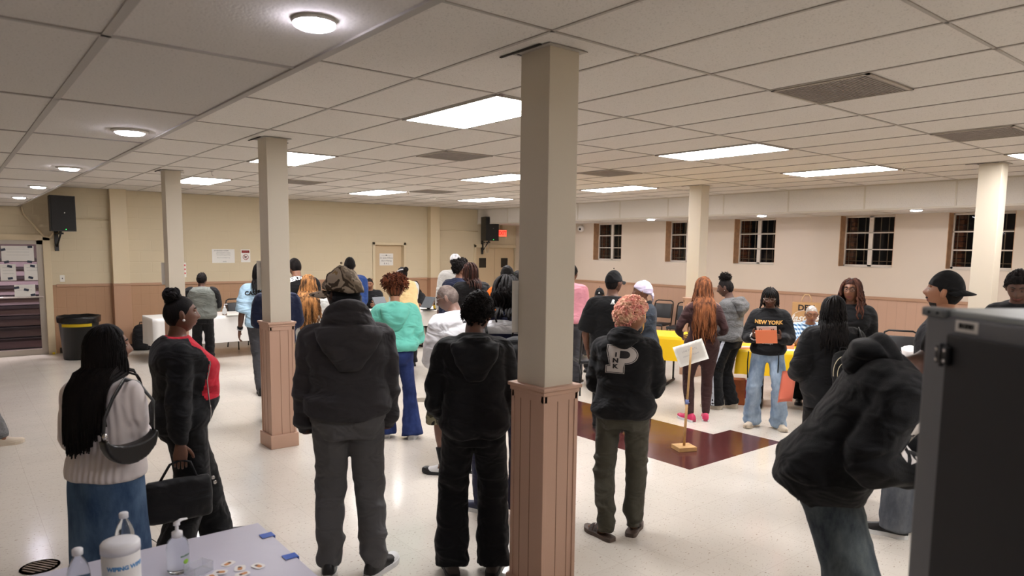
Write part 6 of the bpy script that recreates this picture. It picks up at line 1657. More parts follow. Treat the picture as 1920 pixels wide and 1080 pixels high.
# ---- white tables
def white_table(c, rz, L, drop, l1, l2, seed):
    folding_table(c, rz, L, .75, .735, l1); return tablecloth(c, rz, L+.01, .76, .738, drop, M_CLOTHW, l2, seed, .016)
white_table((1.50, 10.42, 0), 0, 2.3, .46, 'folding table behind the person in the grey raglan sweatshirt', 'white plastic tablecloth behind the person in the grey raglan sweatshirt', 4)
white_table((3.68, 9.62, 0), -.03, 1.83, .30, 'folding table behind the teal hoodie woman', 'white plastic tablecloth left of the teal hoodie woman', 5)
white_table((5.72, 9.55, 0), -.03, 1.98, .30, 'folding table behind the old man in white', 'white plastic tablecloth between the teal hoodie woman and the old man', 6)
def on_tab(px, d, z=.7445): p = at(px, d, 580); return (p.x, p.y, z)
# pump bottle on the left white table
o = thing('sanitizer_bottle', on_tab(421, 13.15), 0, 'small pump bottle on the left white tablecloth', 'bottle'); bm = BM(); lathe(bm, [(.036, 0), (.04, .01), (.04, .1), (.016, .13)], 16); obj('bottle_body', bm, M_PET, o, True); bm = BM(); lathe(bm, [(.018, .13), (.018, .15), (.006, .155), (.006, .19), (.012, .195)], 12); tube(bm, [(0, 0, .19), (.05, 0, .188)], .007, 6); obj('pump', bm, M_CAPW, o, True)
paper(on_tab(436, 13.2), .3, .3, .22, 'papers lying on the left white tablecloth')
def tablet(px, d, rel, label):
    p = on_tab(px, d); o = thing('tablet_stand', p, facing(px)+rel, label, 'tablet', 'check in tablets'); M = Matrix.Translation((0, .0, .15)) @ Matrix.Rotation(R(-32), 4, 'X')
    bm = BM(); box(bm, (-.12, -.10, 0), (.12, .10, .018), bev=.006); tube(bm, [(0, 0, .01), (0, .02, .16)], .03, 10); obj('stand', bm, M_BLACK, o)
    bm = BM(); box(bm, (-.15, -.012, -.12), (.15, .012, .12), bev=.008, M=M); obj('tablet_case', bm, mat('tablet_grey', (84, 88, 92), .5), o)
    bm = BM(); box(bm, (-.13, .012, -.10), (.13, .014, .10), M=M); obj('screen', bm, mat('screen_dark', (40, 46, 54), .1), o); return o
tablet(713, 13.7, .7, 'grey tablet on a black stand left of the rust haired woman'); tablet(803, 13.75, -.9, 'grey tablet on a black stand right of the rust haired woman')
paper(on_tab(697, 13.45), .2, .3, .22, 'white form in front of the seated worker with the chain'); bm = BM(); lathe(bm, [(.05, 0), (.055, .02), (.05, .03)], 14); o = obj('orange_pad', bm, M_ORANGEP); o.location = on_tab(705, 13.3); tag(o, 'small orange object on the white tablecloth', 'pad')
for i in range(3): paper(on_tab(822+i*9, 13.75+.1*i, .7445+.0022*i), .4*i, .3, .22, 'loose white papers on the right hand white tablecloth', group='loose papers on the right white table')
o = thing('drink_bottle', on_tab(816, 13.9), 0, 'small yellow labelled bottle on the white tablecloth', 'bottle'); bm = BM(); lathe(bm, [(.035, 0), (.038, .01), (.038, .10), (.02, .14), (.014, .18)], 14); obj('bottle_body', bm, mat('brown_glass', (60, 36, 20), .2), o, True); bm = BM(); lathe(bm, [(.039, .02), (.039, .09)], 14, cap=False); obj('label_wrap', bm, mat('yellow_label', (226, 186, 40), .5), o, True)
banquet_chair((2.15, 11.15, 0), PI+.1, 'black chair behind the left white table near the blue tee man')
for px, d, l in ((694, 14.55, 'chair under the seated worker with the chain'), (779, 14.7, 'chair under the seated worker by the right tablet')):
    p = at(px, d); banquet_chair((p.x, p.y, 0), facing(px)+PI+.1, l)

# ---- yellow tables
a_ = at(1283, 10.0); b_ = at(1085, 10.45); e = (b_-a_); L_ = e.length; e.normalize(); nrm = Vector((e.y, -e.x, 0)); nrm = nrm if nrm.dot(a_-Vector((CAM.x, CAM.y, 0))) > 0 else -nrm
c_ = (a_+b_)/2+nrm*.38; rz = math.atan2(e.y, e.x)
folding_table(c_, rz, L_-.02, .74, .735, 'folding table under the yellow cloth by the wall chairs'); tablecloth(c_, rz, L_, .76, .738, .33, M_CLOTHY, 'bright yellow plastic tablecloth near the two chairs at the wall', 7, .012)
p = at(1100, 10.5); paper((p.x, p.y, .7445), 0, .22, .3, 'white paper standing on the yellow table behind the pink sweater', tilt=0)
a_ = at(1384, 9.05); b_ = at(1580, 9.05); e = (b_-a_); L_ = e.length; e.normalize(); nrm = Vector((-e.y, e.x, 0)); nrm = nrm if nrm.dot(a_-Vector((CAM.x, CAM.y, 0))) > 0 else -nrm
c_ = (a_+b_)/2+nrm*.34; rz = math.atan2(e.y, e.x)
folding_table(c_, rz, L_-.02, .66, .735, 'folding table under the yellow cloth in front of the checked shirt man'); tablecloth(c_, rz, L_, .68, .738, .3, M_CLOTHY, 'yellow plastic tablecloth in front of the man in the checked shirt', 9, .02, drops=lambda x, y: .30+.25*max(0, x*.8)*(y < 0))
Y2 = c_
def y2(px, d, z=.7445): p = at(px, d, 650); return (p.x, p.y, z)
paper(y2(1396, 9.25), facing(1396)+.1, .3, .22, 'white papers at the left end of the front yellow table'); o = paper(y2(1400, 9.2, .747), facing(1400)+.3, .22, .16, 'orange cards under the papers on the front yellow table', M_ORANGEP)
bm = BM(); box(bm, (-.07, -.05, 0), (.07, .05, .06), bev=.004); o = obj('card_stack', bm, M_ORANGEP); o.location = y2(1478, 9.35); o.rotation_euler = (0, 0, facing(1478)); tag(o, 'stack of orange cards in front of the checked shirt man', 'cards')
paper(y2(1490, 9.25), facing(1490)+.2, .3, .2, 'white sheet in front of the checked shirt man'); 
bm = BM(); box(bm, (-.10, -.07, 0), (.10, .07, .015), bev=.004); o = obj('clipboard', bm, mat('dark_clipboard', (44, 44, 50), .5)); o.location = y2(1465, 9.5); o.rotation_euler = (0, 0, facing(1465)); tag(o, 'dark clipboard on the front yellow table', 'clipboard')
p = at(1517, 10.2); banquet_chair((p.x, p.y, 0), facing(1517)+PI+.13, 'chair under the man in the checked shirt')
p = at(1398, 10.35); o = thing('folding_chair', (p.x, p.y, 0), facing(1398)+PI-.3, 'tan metal folding chair behind the front yellow table', 'chair'); M_TAN = mat('tan_metal', (196, 168, 130), .45)
bm = BM(); box(bm, (-.2, -.2, .43), (.2, .2, .455), bev=.01); obj('seat', bm, M_TAN, o); bm = BM(); box(bm, (-.2, -.215, .58), (.2, -.195, .84), bev=.03); obj('backrest', bm, M_TAN, o)
for sx in (-1, 1):
    bm = BM(); tube(bm, [(sx*.21, -.21, .84), (sx*.21, -.2, .44), (sx*.21, .22, .01)], .011, 6); obj('leg', bm, M_TAN, o); bm = BM(); tube(bm, [(sx*.19, .15, .44), (sx*.19, -.24, .01)], .011, 6); obj('leg', bm, M_TAN, o)
p = at(1389, 9.35); bm = BM(); box(bm, (-.08, -.1, 0), (.08, .1, .32), bev=.01); o = obj('wooden_box', bm, mat('orange_wood', (170, 86, 36), .5, vary=.3, vscale=10)); o.location = (p.x, p.y, 0); o.rotation_euler = (0, 0, facing(1389)); tag(o, 'orange brown wooden box under the front yellow table', 'box')
p = at(1404, 9.7); bm = BM(); ball(bm, (0, 0, .13), (.13, .09, .13), 14); me_ = fuse(bm, .02, 1); wr = get_co(me_); set_co(me_, wr+get_no(me_)*(vnoise(wr*18, 3)*.02)[:, None]); o = link('cloth_bag', me_, mat('red_bag', (176, 44, 52), .7), None, True); o.location = (p.x, p.y, 0); tag(o, 'red cloth bag on the floor under the front yellow table', 'bag')

# ---- brown tables at the window wall
a_ = at(1604, 9.15); b_ = at(1760, 8.75); e = (b_-a_); L_ = 1.7; e.normalize(); nrm = Vector((-e.y, e.x, 0)); nrm = nrm if nrm.dot(a_-Vector((CAM.x, CAM.y, 0))) > 0 else -nrm
c_ = a_+e*(L_/2)+nrm*.38; folding_table(c_, math.atan2(e.y, e.x), L_, .75, .74, 'brown folding table with plastic bags near the window wall', M_BRTOP)
def br(px, d, z=.741): p = at(px, d, 630); return (p.x, p.y, z)
def plastic_bag(px, d, r, label, seed):
    bm = BM(); ball(bm, (0, 0, r[2]*.9), r, 28); me = bpy.data.meshes.new('plastic_bag'); bm.to_mesh(me); bm.free(); c = get_co(me); q = c*14
    set_co(me, c*(1+.28*(1-2*np.abs(vnoise(q, seed))))[:, None]); c = get_co(me); c[:, 2] = np.maximum(c[:, 2], 0); set_co(me, c)
    o = link('plastic_bag', me, mat('bag_white', (226, 224, 224), .4), None, True); o.location = br(px, d); o.rotation_euler = (0, 0, facing(px)); return tag(o, label, 'bag')
plastic_bag(1640, 9.2, (.16, .10, .07), 'crumpled white plastic bag in front of the steel flask', 3); plastic_bag(1674, 9.15, (.11, .08, .05), 'small crumpled white plastic bag right of the steel mug', 5); plastic_bag(1706, 9.1, (.08, .08, .07), 'crumpled plastic bag beside the grey cabinet edge', 7)
o = thing('steel_flask', br(1649, 9.55), facing(1651), 'steel flask with black spout lid on the brown table', 'flask'); bm = BM(); lathe(bm, [(.036, 0), (.037, .01), (.037, .17), (.03, .19)], 20); obj('flask_body', bm, M_SILVER, o, True)
bm = BM(); lathe(bm, [(.031, .188), (.031, .215), (.02, .225)], 16); tube(bm, [(-.05, 0, .235), (-.01, 0, .225), (.02, 0, .245), (.024, 0, .20)], .009, 6); obj('lid', bm, M_BLACK, o, True)
o = thing('steel_mug', br(1665, 9.55), facing(1663), 'steel mug beside the flask on the brown table', 'mug'); bm = BM(); lathe(bm, [(.038, 0), (.042, .01), (.045, .13), (.043, .131), (.040, .02)], 20); obj('mug_body', bm, M_SILVER, o, True); bm = BM(); tube(bm, [(.04, 0, .11), (.075, 0, .10), (.078, 0, .05), (.04, 0, .03)], .006, 6); obj('handle', bm, M_SILVER, o, True)
water_bottle(br(1618, 9.45), 'clear water bottle on the brown table beside the locs woman')
p = at(1688, 10.3); banquet_chair((p.x, p.y, 0), facing(1688)+PI, 'black framed chair behind the flask and mug')
p = at(1495, 11.75); folding_table((p.x, p.y, 0), facing(1495), 1.7, .7, .74, 'brown folding table holding the paper deli bag', M_BRTOP)
def kp(px, d, z=.741): p = at(px, d, 610); return (p.x, p.y, z)
o = thing('paper_bag', kp(1510, 11.65), facing(1510), 'large brown paper deli bag with handles behind the seated man', 'bag')
bm = BM(); box(bm, (-.20, -.09, 0), (.20, .09, .44), bev=.004); me_ = None; obj('bag_body', bm, mat('kraft_paper', (188, 146, 98), .8, vary=.12, vscale=8), o)
for y in (-.06, .06):
    bm = BM(); tube(bm, [(-.07, y, .43), (-.065, y, .50), (-.03, y, .56), (.03, y, .56), (.065, y, .50), (.07, y, .43)], .005, 6); obj('handle', bm, mat('kraft_cord', (206, 170, 124), .8), o)
text_obj('lettering', 'DELI', .12, frame_M((.0, -.0915, .36), (1, 0, 0), (0, 0, 1)), P_BLACK, o, bold=.004); text_obj('script_lettering', 'Jason\'s', .15, frame_M((-.02, -.0915, .21), (1, 0, .1), (0, 0, 1)), M_PAPER, o, font_shear=.4, bold=.003); text_obj('lettering', 'GO', .09, frame_M((-.12, -.0915, .06), (1, 0, 0), (0, 0, 1)), P_BLACK, o, bold=.004)
bm = BM(); n = 40
for i in range(n):
    q = [(r_*1.05*math.cos(t), r_*.62*math.sin(t)) for r_, t in ((.180, 2*PI*i/n), (.180, 2*PI*(i+1)/n), (.186, 2*PI*(i+1)/n), (.186, 2*PI*i/n))]
    bm.faces.new([bm.verts.new((x, -.0912, .21+y)) for x, y in q])
obj('oval_print', bm, M_PAPER, o)
for i, (px, d) in enumerate(((1458, 11.5), (1464, 11.6), (1470, 11.5))):
    o = thing('plastic_tub', kp(px, d), 0, 'clear plastic food tub left of the deli bag', 'tub', 'clear food tubs'); bm = BM(); lathe(bm, [(.045, 0), (.055, .12), (.057, .125)], 16); obj('tub_body', bm, M_PET, o, True); bm = BM(); lathe(bm, [(.058, .124), (.058, .134), (.03, .138)], 16); obj('lid', bm, mat('clear_lid', (220, 220, 220), .3), o, True)

# ---- chairs at the window wall and floor things
banquet_chair((9.10, 6.80, 0), PI/2+.25, 'black banquet chair at the window wall, left one of the two'); banquet_chair((8.95, 6.10, 0), PI/2+.25, 'black banquet chair at the window wall, right one of the two')
p = at(1106, 9.6); banquet_chair((p.x, p.y, 0), facing(1106)+.3, 'black chair in front of the yellow table left of the polo man')
p = at(1122, 11.65); banquet_chair((p.x, p.y, 0), facing(1122)+PI+.05, 'chair under the seated person in the black cap')
o = thing('paper_sign_stand', (3.30, 1.65, 0), facing(1282), 'handwritten paper sign on a wooden dowel in a block on the maroon tiles', 'sign')
M_PINE = mat('pine_wood', (206, 164, 108), .55, vary=.2, vscale=9)
bm = BM(); box(bm, (-.095, -.085, 0), (.095, .085, .042), bev=.004); obj('base_block', bm, M_PINE, o, False).rotation_euler = (0, 0, .5)
bm = BM(); tube(bm, [(0, 0, .04), (.012, 0, .5)], .013, 10); tube(bm, [(.012, 0, .44), (.032, 0, 1.02)], .0105, 10); obj('dowel', bm, M_PINE, o, True)
bm = BM(); tube(bm, [(.011, 0, .455), (.0125, 0, .50)], .0155, 10); tube(bm, [(.012, 0, .47), (.035, -.02, .475)], .003, 5); obj('tape_wrap', bm, mat('blue_white_tape', (120, 136, 190), .5), o, True)
Mp = frame_M((.03, .035, .955), (math.cos(.38), -.1, math.sin(.38)), (-math.sin(.38), .25, math.cos(.38)))
bm = BM(); sheet(bm, lambda u, v: Mp @ Vector(((u-.5)*.29, (v-.5)*.21, .014*math.sin(u*3+v*2))), 10, 6); bmesh.ops.solidify(bm, geom=bm.faces[:], thickness=.0012); ps = obj('paper_sheet', bm, M_PAPER, o, True)
text_obj('lettering', 'LINE STARTS', .026, Mp @ Matrix.Translation((0, .03, .017)), mat('faint_ink', (176, 174, 176), .8), ps); text_obj('lettering', 'HERE FOR FORMS', .020, Mp @ Matrix.Translation((0, -.02, .017)), MATS['faint_ink'], ps)
p = at(150, 14.0); zc = zof(150, 592, 14.0)
o = thing('trash_can', (p.x, p.y, 0), facing(150), 'black round trash can with yellow band and liner by the glass door', 'trash can'); zc = max(.72, min(.95, zc))
bm = BM(); lathe(bm, [(.24, 0), (.25, .01), (.30, zc-.06), (.315, zc-.055), (.315, zc), (.295, zc), (.29, zc-.1)], 28); obj('bin_body', bm, M_BLACK, o, True)
bm = BM(); lathe(bm, [(.30, zc-.02), (.325, zc+.006), (.327, zc-.03), (.322, zc-.10)], 28, cap=False); me_ = bpy.data.meshes.new('bin_liner'); bm.to_mesh(me_); bm.free(); c = get_co(me_); set_co(me_, c+np.stack([vnoise(c*30, i)*.008 for i in range(3)], 1)); link('bin_liner', me_, mat('black_liner', (24, 24, 26), .25), o, True)
bm = BM()
for i in range(8):
    a0, a1 = -PI/2-.9+.19*i, -PI/2-.9+.19*(i+1)
    bm.faces.new([bm.verts.new(((.316-.0*z)*math.cos(a), .316*math.sin(a), z)) for a, z in ((a0, zc-.165), (a1, zc-.165), (a1, zc-.115), (a0, zc-.115))])
bmesh.ops.solidify(bm, geom=bm.faces[:], thickness=-.006); obj('yellow_band', bm, mat('yellow_plastic', (236, 206, 40), .45), o)
def rucksack(loc, rz, k, m, label, name='backpack'):
    o = thing(name, loc, rz, label, 'backpack'); bm = BM()
    loft(bm, [((0, 0, z*k), (1, 0, 0), (0, 1, 0), a*k, f*k, b*k, .7) for z, a, f, b in ((0, .13, .08, .08), (.03, .155, .10, .09), (.2, .155, .11, .085), (.36, .14, .095, .075), (.43, .10, .06, .055), (.46, .03, .02, .02))], 20)
    me = fuse(bm, .014*k+.002, 1); wrp = get_co(me); set_co(me, wrp+get_no(me)*(vnoise(wrp*12/k, 4)*.006*k)[:, None]); link('bag_body', me, m, o, True)
    bm = BM(); loft(bm, [((0, .085*k, z*k), (1, 0, 0), (0, 1, 0), a*k, .045*k, .02*k, .7) for z, a in ((.03, .10), (.06, .115), (.16, .11), (.20, .07))], 16); obj('front_pocket', bm, m, o, True)
    bm = BM(); tube(bm, [(-.04*k, -.03*k, .44*k), (-.03*k, -.03*k, .49*k), (.03*k, -.03*k, .49*k), (.04*k, -.03*k, .44*k)], .008*k, 6); obj('handle', bm, m, o, True); return o
C_PACK = cloth('pack_nylon', (26, 26, 28), .6)
p = on_z(267, 656, 0); rucksack((p.x, p.y, 0), facing(267)+PI-.2, 1.05, C_PACK, 'black backpack on the floor left of the left white table')
p = on_z(100, 663, 0); bm = BM(); box(bm, (-.05, -.03, 0), (.05, .03, .075), bev=.012); box(bm, (-.02, -.1, 0), (.02, .0, .03), bev=.006); o = obj('door_stop', bm, MATS['yellow_plastic']); o.location = p; tag(o, 'yellow door stop on the floor at the glass door', 'door stop')
p = on_z(75, 1063, 0); o = thing('floor_drain', (p.x, p.y, .0), .6, 'oval metal floor drain grate at lower left', 'drain'); M_DRAIN = mat('drain_metal', (130, 116, 98), .4, .7)
bm = BM(); n = 32
for i in range(n):
    a, b = 2*PI*i/n, 2*PI*(i+1)/n; q = [(r_*math.cos(t), r_*math.sin(t), .003) for r_, t in ((.088, a), (.105, a), (.105, b), (.088, b))]; bm.faces.new([bm.verts.new(v) for v in q])
bmesh.ops.solidify(bm, geom=bm.faces[:], thickness=.003); obj('ring', bm, M_DRAIN, o)
bm = BM()
for k in range(-3, 4):
    x = k*.025; hh = math.sqrt(max(0, .088**2-x*x)); box(bm, (x-.006, -hh, .001), (x+.006, hh, .006))
obj('grate', bm, M_DRAIN, o); bm = BM(); lathe(bm, [(.088, .0002), (.088, .0006)], 28); obj('well', bm, M_GAP, o)
p = on_z(788, 750, 0); bm = BM(); lathe(bm, [(.13, .0), (.13, .002), (.125, .003)], 32); o = obj('floor_plate', bm, mat('plate_grey', (138, 128, 114), .35, .3)); o.location = (p.x, p.y, 0); tag(o, 'round grey floor cover plate right of the teal hoodie woman', 'cover plate')

# ---- speakers, signs and wall things
def speaker(x, z, y, rz, label, side=1):
    o = thing('wall_speaker', (x, y, z), rz, label, 'speaker'); w, h, dp = .19, .30, .17
    bm = BM(); prism(bm, [(-w, -dp), (w, -dp), (w*.72, dp), (-w*.72, dp)], -h, h); obj('cabinet_shell', bm, M_BLACK, o)
    bm = BM(); box(bm, (-w+.012, -dp-.012, -h+.015), (w-.012, -dp, h-.015), bev=.006); obj('grille', bm, mat('speaker_grille', (11, 11, 12), .6, bump=.3, bscale=900), o)
    bm = BM(); ball(bm, (.02, -dp-.013, .01), (.012, .003, .012), 10); obj('badge', bm, M_SILVER, o); bm = BM(); ball(bm, (.03, -dp-.013, -h+.03), .006, 8); obj('status_light', bm, mat('green_led', (80, 255, 120), .4, emit=(60, 255, 110), estr=4), o)
    bm = BM(); tube(bm, [(-.02, 0, -h-.03), (.0, .0, -h+.01)], .02, 8); box(bm, (-.03, -.02, -h-.05), (.03, YB-y, -h-.02)); box(bm, (-.03, YB-y-.03, -h-.34), (.03, YB-y-.002, -h+.02)); tube(bm, [(0, YB-y-.03, -h-.26), (0, .04, -h-.04)], .016, 6); obj('wall_bracket', bm, M_BLACK, o); return o
speaker(-.66, 2.46, 11.85, .12, 'black wall speaker on a bracket above the glass door'); speaker(8.55, 2.45, 11.85, -.12, 'black wall speaker on a bracket beside the exit sign')
bm = BM(); tube(bm, [(8.50, 11.92, 2.12), (8.50, 11.95, 1.98), (8.56, 11.98, 1.84), (8.64, 12.0, 1.86), (8.70, 12.05, 2.1)], .008, 6); tag(obj('cable', bm, mat('white_cable', (196, 188, 172), .5)), 'white cable loop hanging under the speaker by the exit sign', 'cable')
bm = BM(); tube(bm, [(-1.18, 12.15, 2.57), (-1.16, 12.17, 2.45), (-.88, 12.18, 2.07), (-.80, 12.18, 2.06)], .018, 8); tube(bm, [(-.80, 12.16, 2.06), (-.76, 12.05, 2.14)], .012, 6); tag(obj('conduit', bm, M_CREAM), 'white conduit pipe running down from the soffit to the glass door', 'pipe')
o = thing('exit_sign', (9.21, YB, 2.36), 0, 'small red lit exit sign above the double doors', 'sign'); bm = BM(); box(bm, (-.16, -.06, -.10), (.16, 0, .10), bev=.006); box(bm, (-.02, -.05, .1), (.02, 0, .21)); obj('housing', bm, mat('sign_housing', (176, 156, 120), .5), o)
bm = BM(); box(bm, (-.145, -.062, -.085), (.145, -.06, .085)); obj('face_plate', bm, mat('exit_face', (236, 120, 96), .4, emit=(255, 92, 70), estr=1.1), o); text_obj('lettering', 'EXIT', .135, frame_M((0, -.0635, 0), (1, 0, 0), (0, 0, 1)), mat('exit_letters', (206, 40, 36), .4, emit=(255, 30, 24), estr=1.5), o, bold=.005)
def wall_sign(x, z, w, h, label, y=YB): 
    o = thing('wall_sign', (x, y, z), 0, label, 'sign'); bm = BM(); box(bm, (-w/2, -.006, -h/2), (w/2, -.0005, h/2)); obj('sign_sheet', bm, M_PAPER, o); return o
def tx(o, s, size, x, z, m=None, **k): return text_obj('lettering', s, size, frame_M((x, -.0075, z), (1, 0, 0), (0, 0, 1)), m or M_INK, o, **k)
o = wall_sign(2.13, 1.74, .44, .28, 'white notice with grey lines of text on the back wall, left of the red sign')
tx(o, 'ATTENTION VOTERS', .030, -.04, .105, M_DKINK)
for k, s in enumerate(('Electioneering within one hundred', 'feet of a polling place is not allowed', 'while the polls are open for voting.', '', 'Please ask a poll worker for help')): tx(o, s, .019, -.0, .07-.026*k)
tx(o, 'VOTE', .028, .02, -.115, M_INK)
o = wall_sign(2.57, 1.745, .19, .26, 'small white sign with dark red band and no weapons circle on the back wall'); M_DRED = mat('dark_red', (140, 40, 36), .6)
bm = BM(); box(bm, (-.078, -.0075, .06), (.078, -.006, .112)); obj('red_band', bm, M_DRED, o); tx(o, 'NO GUNS', .022, 0, .098, M_PAPER); tx(o, 'ALLOWED HERE', .016, 0, .074, M_PAPER)
bm = BM(); n = 30
for i in range(n):
    q = [(r_*math.cos(t), r_*math.sin(t)-.025) for r_, t in ((.047, 2*PI*i/n), (.058, 2*PI*i/n), (.058, 2*PI*(i+1)/n), (.047, 2*PI*(i+1)/n))]; bm.faces.new([bm.verts.new((x, -.008, z)) for x, z in q])
for q in ([(-.038, .010), (-.030, .018), (.038, -.060), (.030, -.068)],): bm.faces.new([bm.verts.new((x, -.0082, z)) for x, z in q])
obj('ban_circle', bm, M_DRED, o); bm = BM(); bm.faces.new([bm.verts.new((x, -.0078, z)) for x, z in ((-.03, -.015), (.03, -.005), (.03, -.02), (-.002, -.028), (-.01, -.055), (-.024, -.052), (-.018, -.03), (-.03, -.03))]); obj('pistol_symbol', bm, M_DKINK, o)
o = wall_sign(5.87, 1.67, .36, .28, 'white lettered name sign on the tan door', YB+.098)
for k, (s, z) in enumerate((('Dr. Sylvia Williams', .035), ('Board Meeting', -.03), ('B. A. L.', -.095))): tx(o, s, .045 if k < 2 else .05, 0, z, M_DKINK, font_shear=.25)
bm = BM(); box(bm, (-.13, -.0075, .085), (.13, -.006, .088)); ball(bm, (0, -.0075, .098), (.02, .002, .014), 10); obj('ornament', bm, M_INK, o)
o = thing('light_switch', (-.645, YB, 1.335), 0, 'white light switch plate above the trash can', 'switch'); bm = BM(); box(bm, (-.037, -.008, -.06), (.037, -.0005, .06), bev=.003); obj('plate', bm, M_WHITE, o); bm = BM(); box(bm, (-.006, -.016, -.012), (.006, -.007, .012)); obj('toggle', bm, M_DKINK, o)
def door_notice(x, z, w, h, tapes, label, n=0):
    o = thing('taped_notice', (x, YB+.026, z), 0, label, 'notice'); bm = BM(); box(bm, (-w/2, -.004, -h/2), (w/2, -.001, h/2)); obj('sheet', bm, M_PAPER, o)
    for tx_, tz_ in tapes: bm = BM(); box(bm, (tx_*w/2-.035, -.006, tz_*h/2-.02), (tx_*w/2+.035, -.004, tz_*h/2+.02)); obj('tape', bm, M_TAPE, o).rotation_euler = (0, rng.uniform(-.3, .3), 0)
    for k in range(n): bm = BM(); box(bm, (-w*.35, -.0048, h*.28-k*.05), (w*.35, -.0042, h*.28-k*.05+.006)); obj('text_line', bm, mat('faint_text', (190, 190, 186), .8), o)
door_notice(-1.27, 1.77, .46, .26, ((-.8, .85), (.8, .8), (-.85, -.75), (.8, -.85)), 'wide white notice taped at the top of the glass door', 3); door_notice(-1.42, 1.45, .22, .28, ((0, .75), (.1, -.75)), 'white notice on the left of the glass door, under the wide one', 3); door_notice(-1.08, 1.45, .23, .28, ((-.1, .75), (.0, -.7)), 'white notice with a drawn circle on the right of the glass door', 2); door_notice(-1.20, 1.13, .30, .21, ((-.7, .7), (.1, .2), (.7, -.8)), 'white notice taped behind the push bar of the glass door', 2)
p = UXW = Vector((XW, 8.95, 2.46)); v = ray(1092, 429); t = (XW-CAM.x)/v.x; p = CAM+v*t
o = thing('dome_camera', p, 0, 'small white dome camera high on the window wall corner', 'camera'); bm = BM(); ball(bm, (-.05, 0, 0), (.075, .085, .075), 16); obj('dome', bm, M_WHITE, o, True); bm = BM(); ball(bm, (-.105, -.03, -.01), .03, 10); obj('lens', bm, M_DKINK, o, True)
def column_paper(c, x, z, w, h, label, red=False):
    cx, cy = COLS[c]; o = thing('taped_paper', (cx+x, cy+.1165, z), 0, label, 'paper'); bm = BM(); box(bm, (-w/2, 0, -h/2), (w/2, .002, h/2)); obj('sheet', bm, M_PAPER, o)
    if red:
        for k in range(3): bm = BM(); box(bm, (-w*.4, -.001, -h*.3+k*h*.28), (w*.45, 0, -h*.3+k*h*.28+h*.12)); obj('red_line', bm, mat('red_ink', (206, 70, 76), .6), o)
column_paper(0, -.03, 1.63, .216, .279, 'white paper taped to the far side of the near column'); column_paper(1, -.03, 1.66, .216, .279, 'white paper taped to the far side of the middle left column'); column_paper(2, -.02, 1.55, .24, .3, 'white paper taped to the far side of the far left column'); column_paper(2, .10, 1.60, .16, .2, 'small red and white paper showing right of the far left column', True)

# ---- things people carry
def carry(B, o): o.matrix_world = B.W @ o.matrix_world
# shoulder bag
B = P1; o = thing('shoulder_bag', (0, 0, 0), 0, 'black crescent shoulder bag under the arm of the long haired woman', 'bag')
nb = (B.U*.92-B.F*.38).normalized(); ab = (B.F*.92+B.U*.38).normalized(); cb = B.T(.165, -.08, .25)+nb*.04
bm = BM(); out_ = [(.135*math.cos(t), -.135*math.sin(t)) for t in np.linspace(0, PI, 19)]; inn_ = [(.115*math.cos(t), -.045*math.sin(t)+.004) for t in np.linspace(PI, 0, 15)]
prism(bm, out_+inn_, -.028, .028, 0, frame_M(cb, ab, B.Z)); me_ = fuse(bm, .0075, 10); link('bag_body', me_, mat('black_bag_leather', (22, 22, 24), .32, bump=.06, bscale=150), o, True)
bm = BM(); tube(bm, [cb-ab*.128+B.Z*.0, cb-ab*.115+B.Z*.10, B.T(.155, -.15, .44), B.T(.155, -.06, .525), B.T(.165, .04, .50), cb+ab*.125+B.Z*.14, cb+ab*.120], .012, 8, flat=.35, up=(1, 0, 0)); obj('strap', bm, L_BLACK, o, True)
bm = BM(); ball(bm, cb-ab*.124+B.Z*.02+nb*.01, (.012, .012, .018), 10); obj('buckle', bm, M_SILVER, o, True); carry(B, o)
# tote in the bun woman's hand
B = P2; o = thing('tote_bag', (0, 0, 0), 0, 'flat black tote bag hanging from the hand of the woman with the bun', 'bag'); h_ = B.wr[1]+(B.wr[1]-B.el[1]).normalized()*.085; cx, cy, cz = h_
bm = BM(); loft(bm, [((cx+.03, cy-.02, cz-.10-z), (1, 0, 0), (0, 1, 0), a, b, b, .6) for z, a, b in ((0, .016, .165), (.02, .035, .18), (.14, .045, .185), (.235, .045, .18), (.25, .03, .17))], 24)
me_ = fuse(bm, .01, 1); c = get_co(me_); set_co(me_, c+get_no(me_)*(vnoise(c*14, 8)*.006)[:, None]); link('bag_body', me_, C_PACK, o, True)
bm = BM(); tube(bm, [(cx+.03, cy+.08, cz-.11), (cx+.012, cy+.05, cz-.02), (cx, cy, cz-.005), (cx+.012, cy-.06, cz-.02), (cx+.03, cy-.12, cz-.11)], .008, 6); obj('handle', bm, C_PACK, o, True)
bm = BM(); tube(bm, [(cx+.06, cy-.20, cz-.12), (cx+.065, cy-.225, cz-.25), (cx+.06, cy-.20, cz-.40), (cx+.06, cy-.14, cz-.46), (cx+.055, cy-.08, cz-.34)], .007, 6, flat=.5); obj('shoulder_strap', bm, C_PACK, o, True)
bm = BM(); ball(bm, (cx+.07, cy+.16, cz-.12), (.006, .012, .012), 8); ball(bm, (cx+.07, cy+.17, cz-.15), (.006, .012, .012), 8); obj('strap_ring', bm, M_SILVER, o, True); carry(B, o)
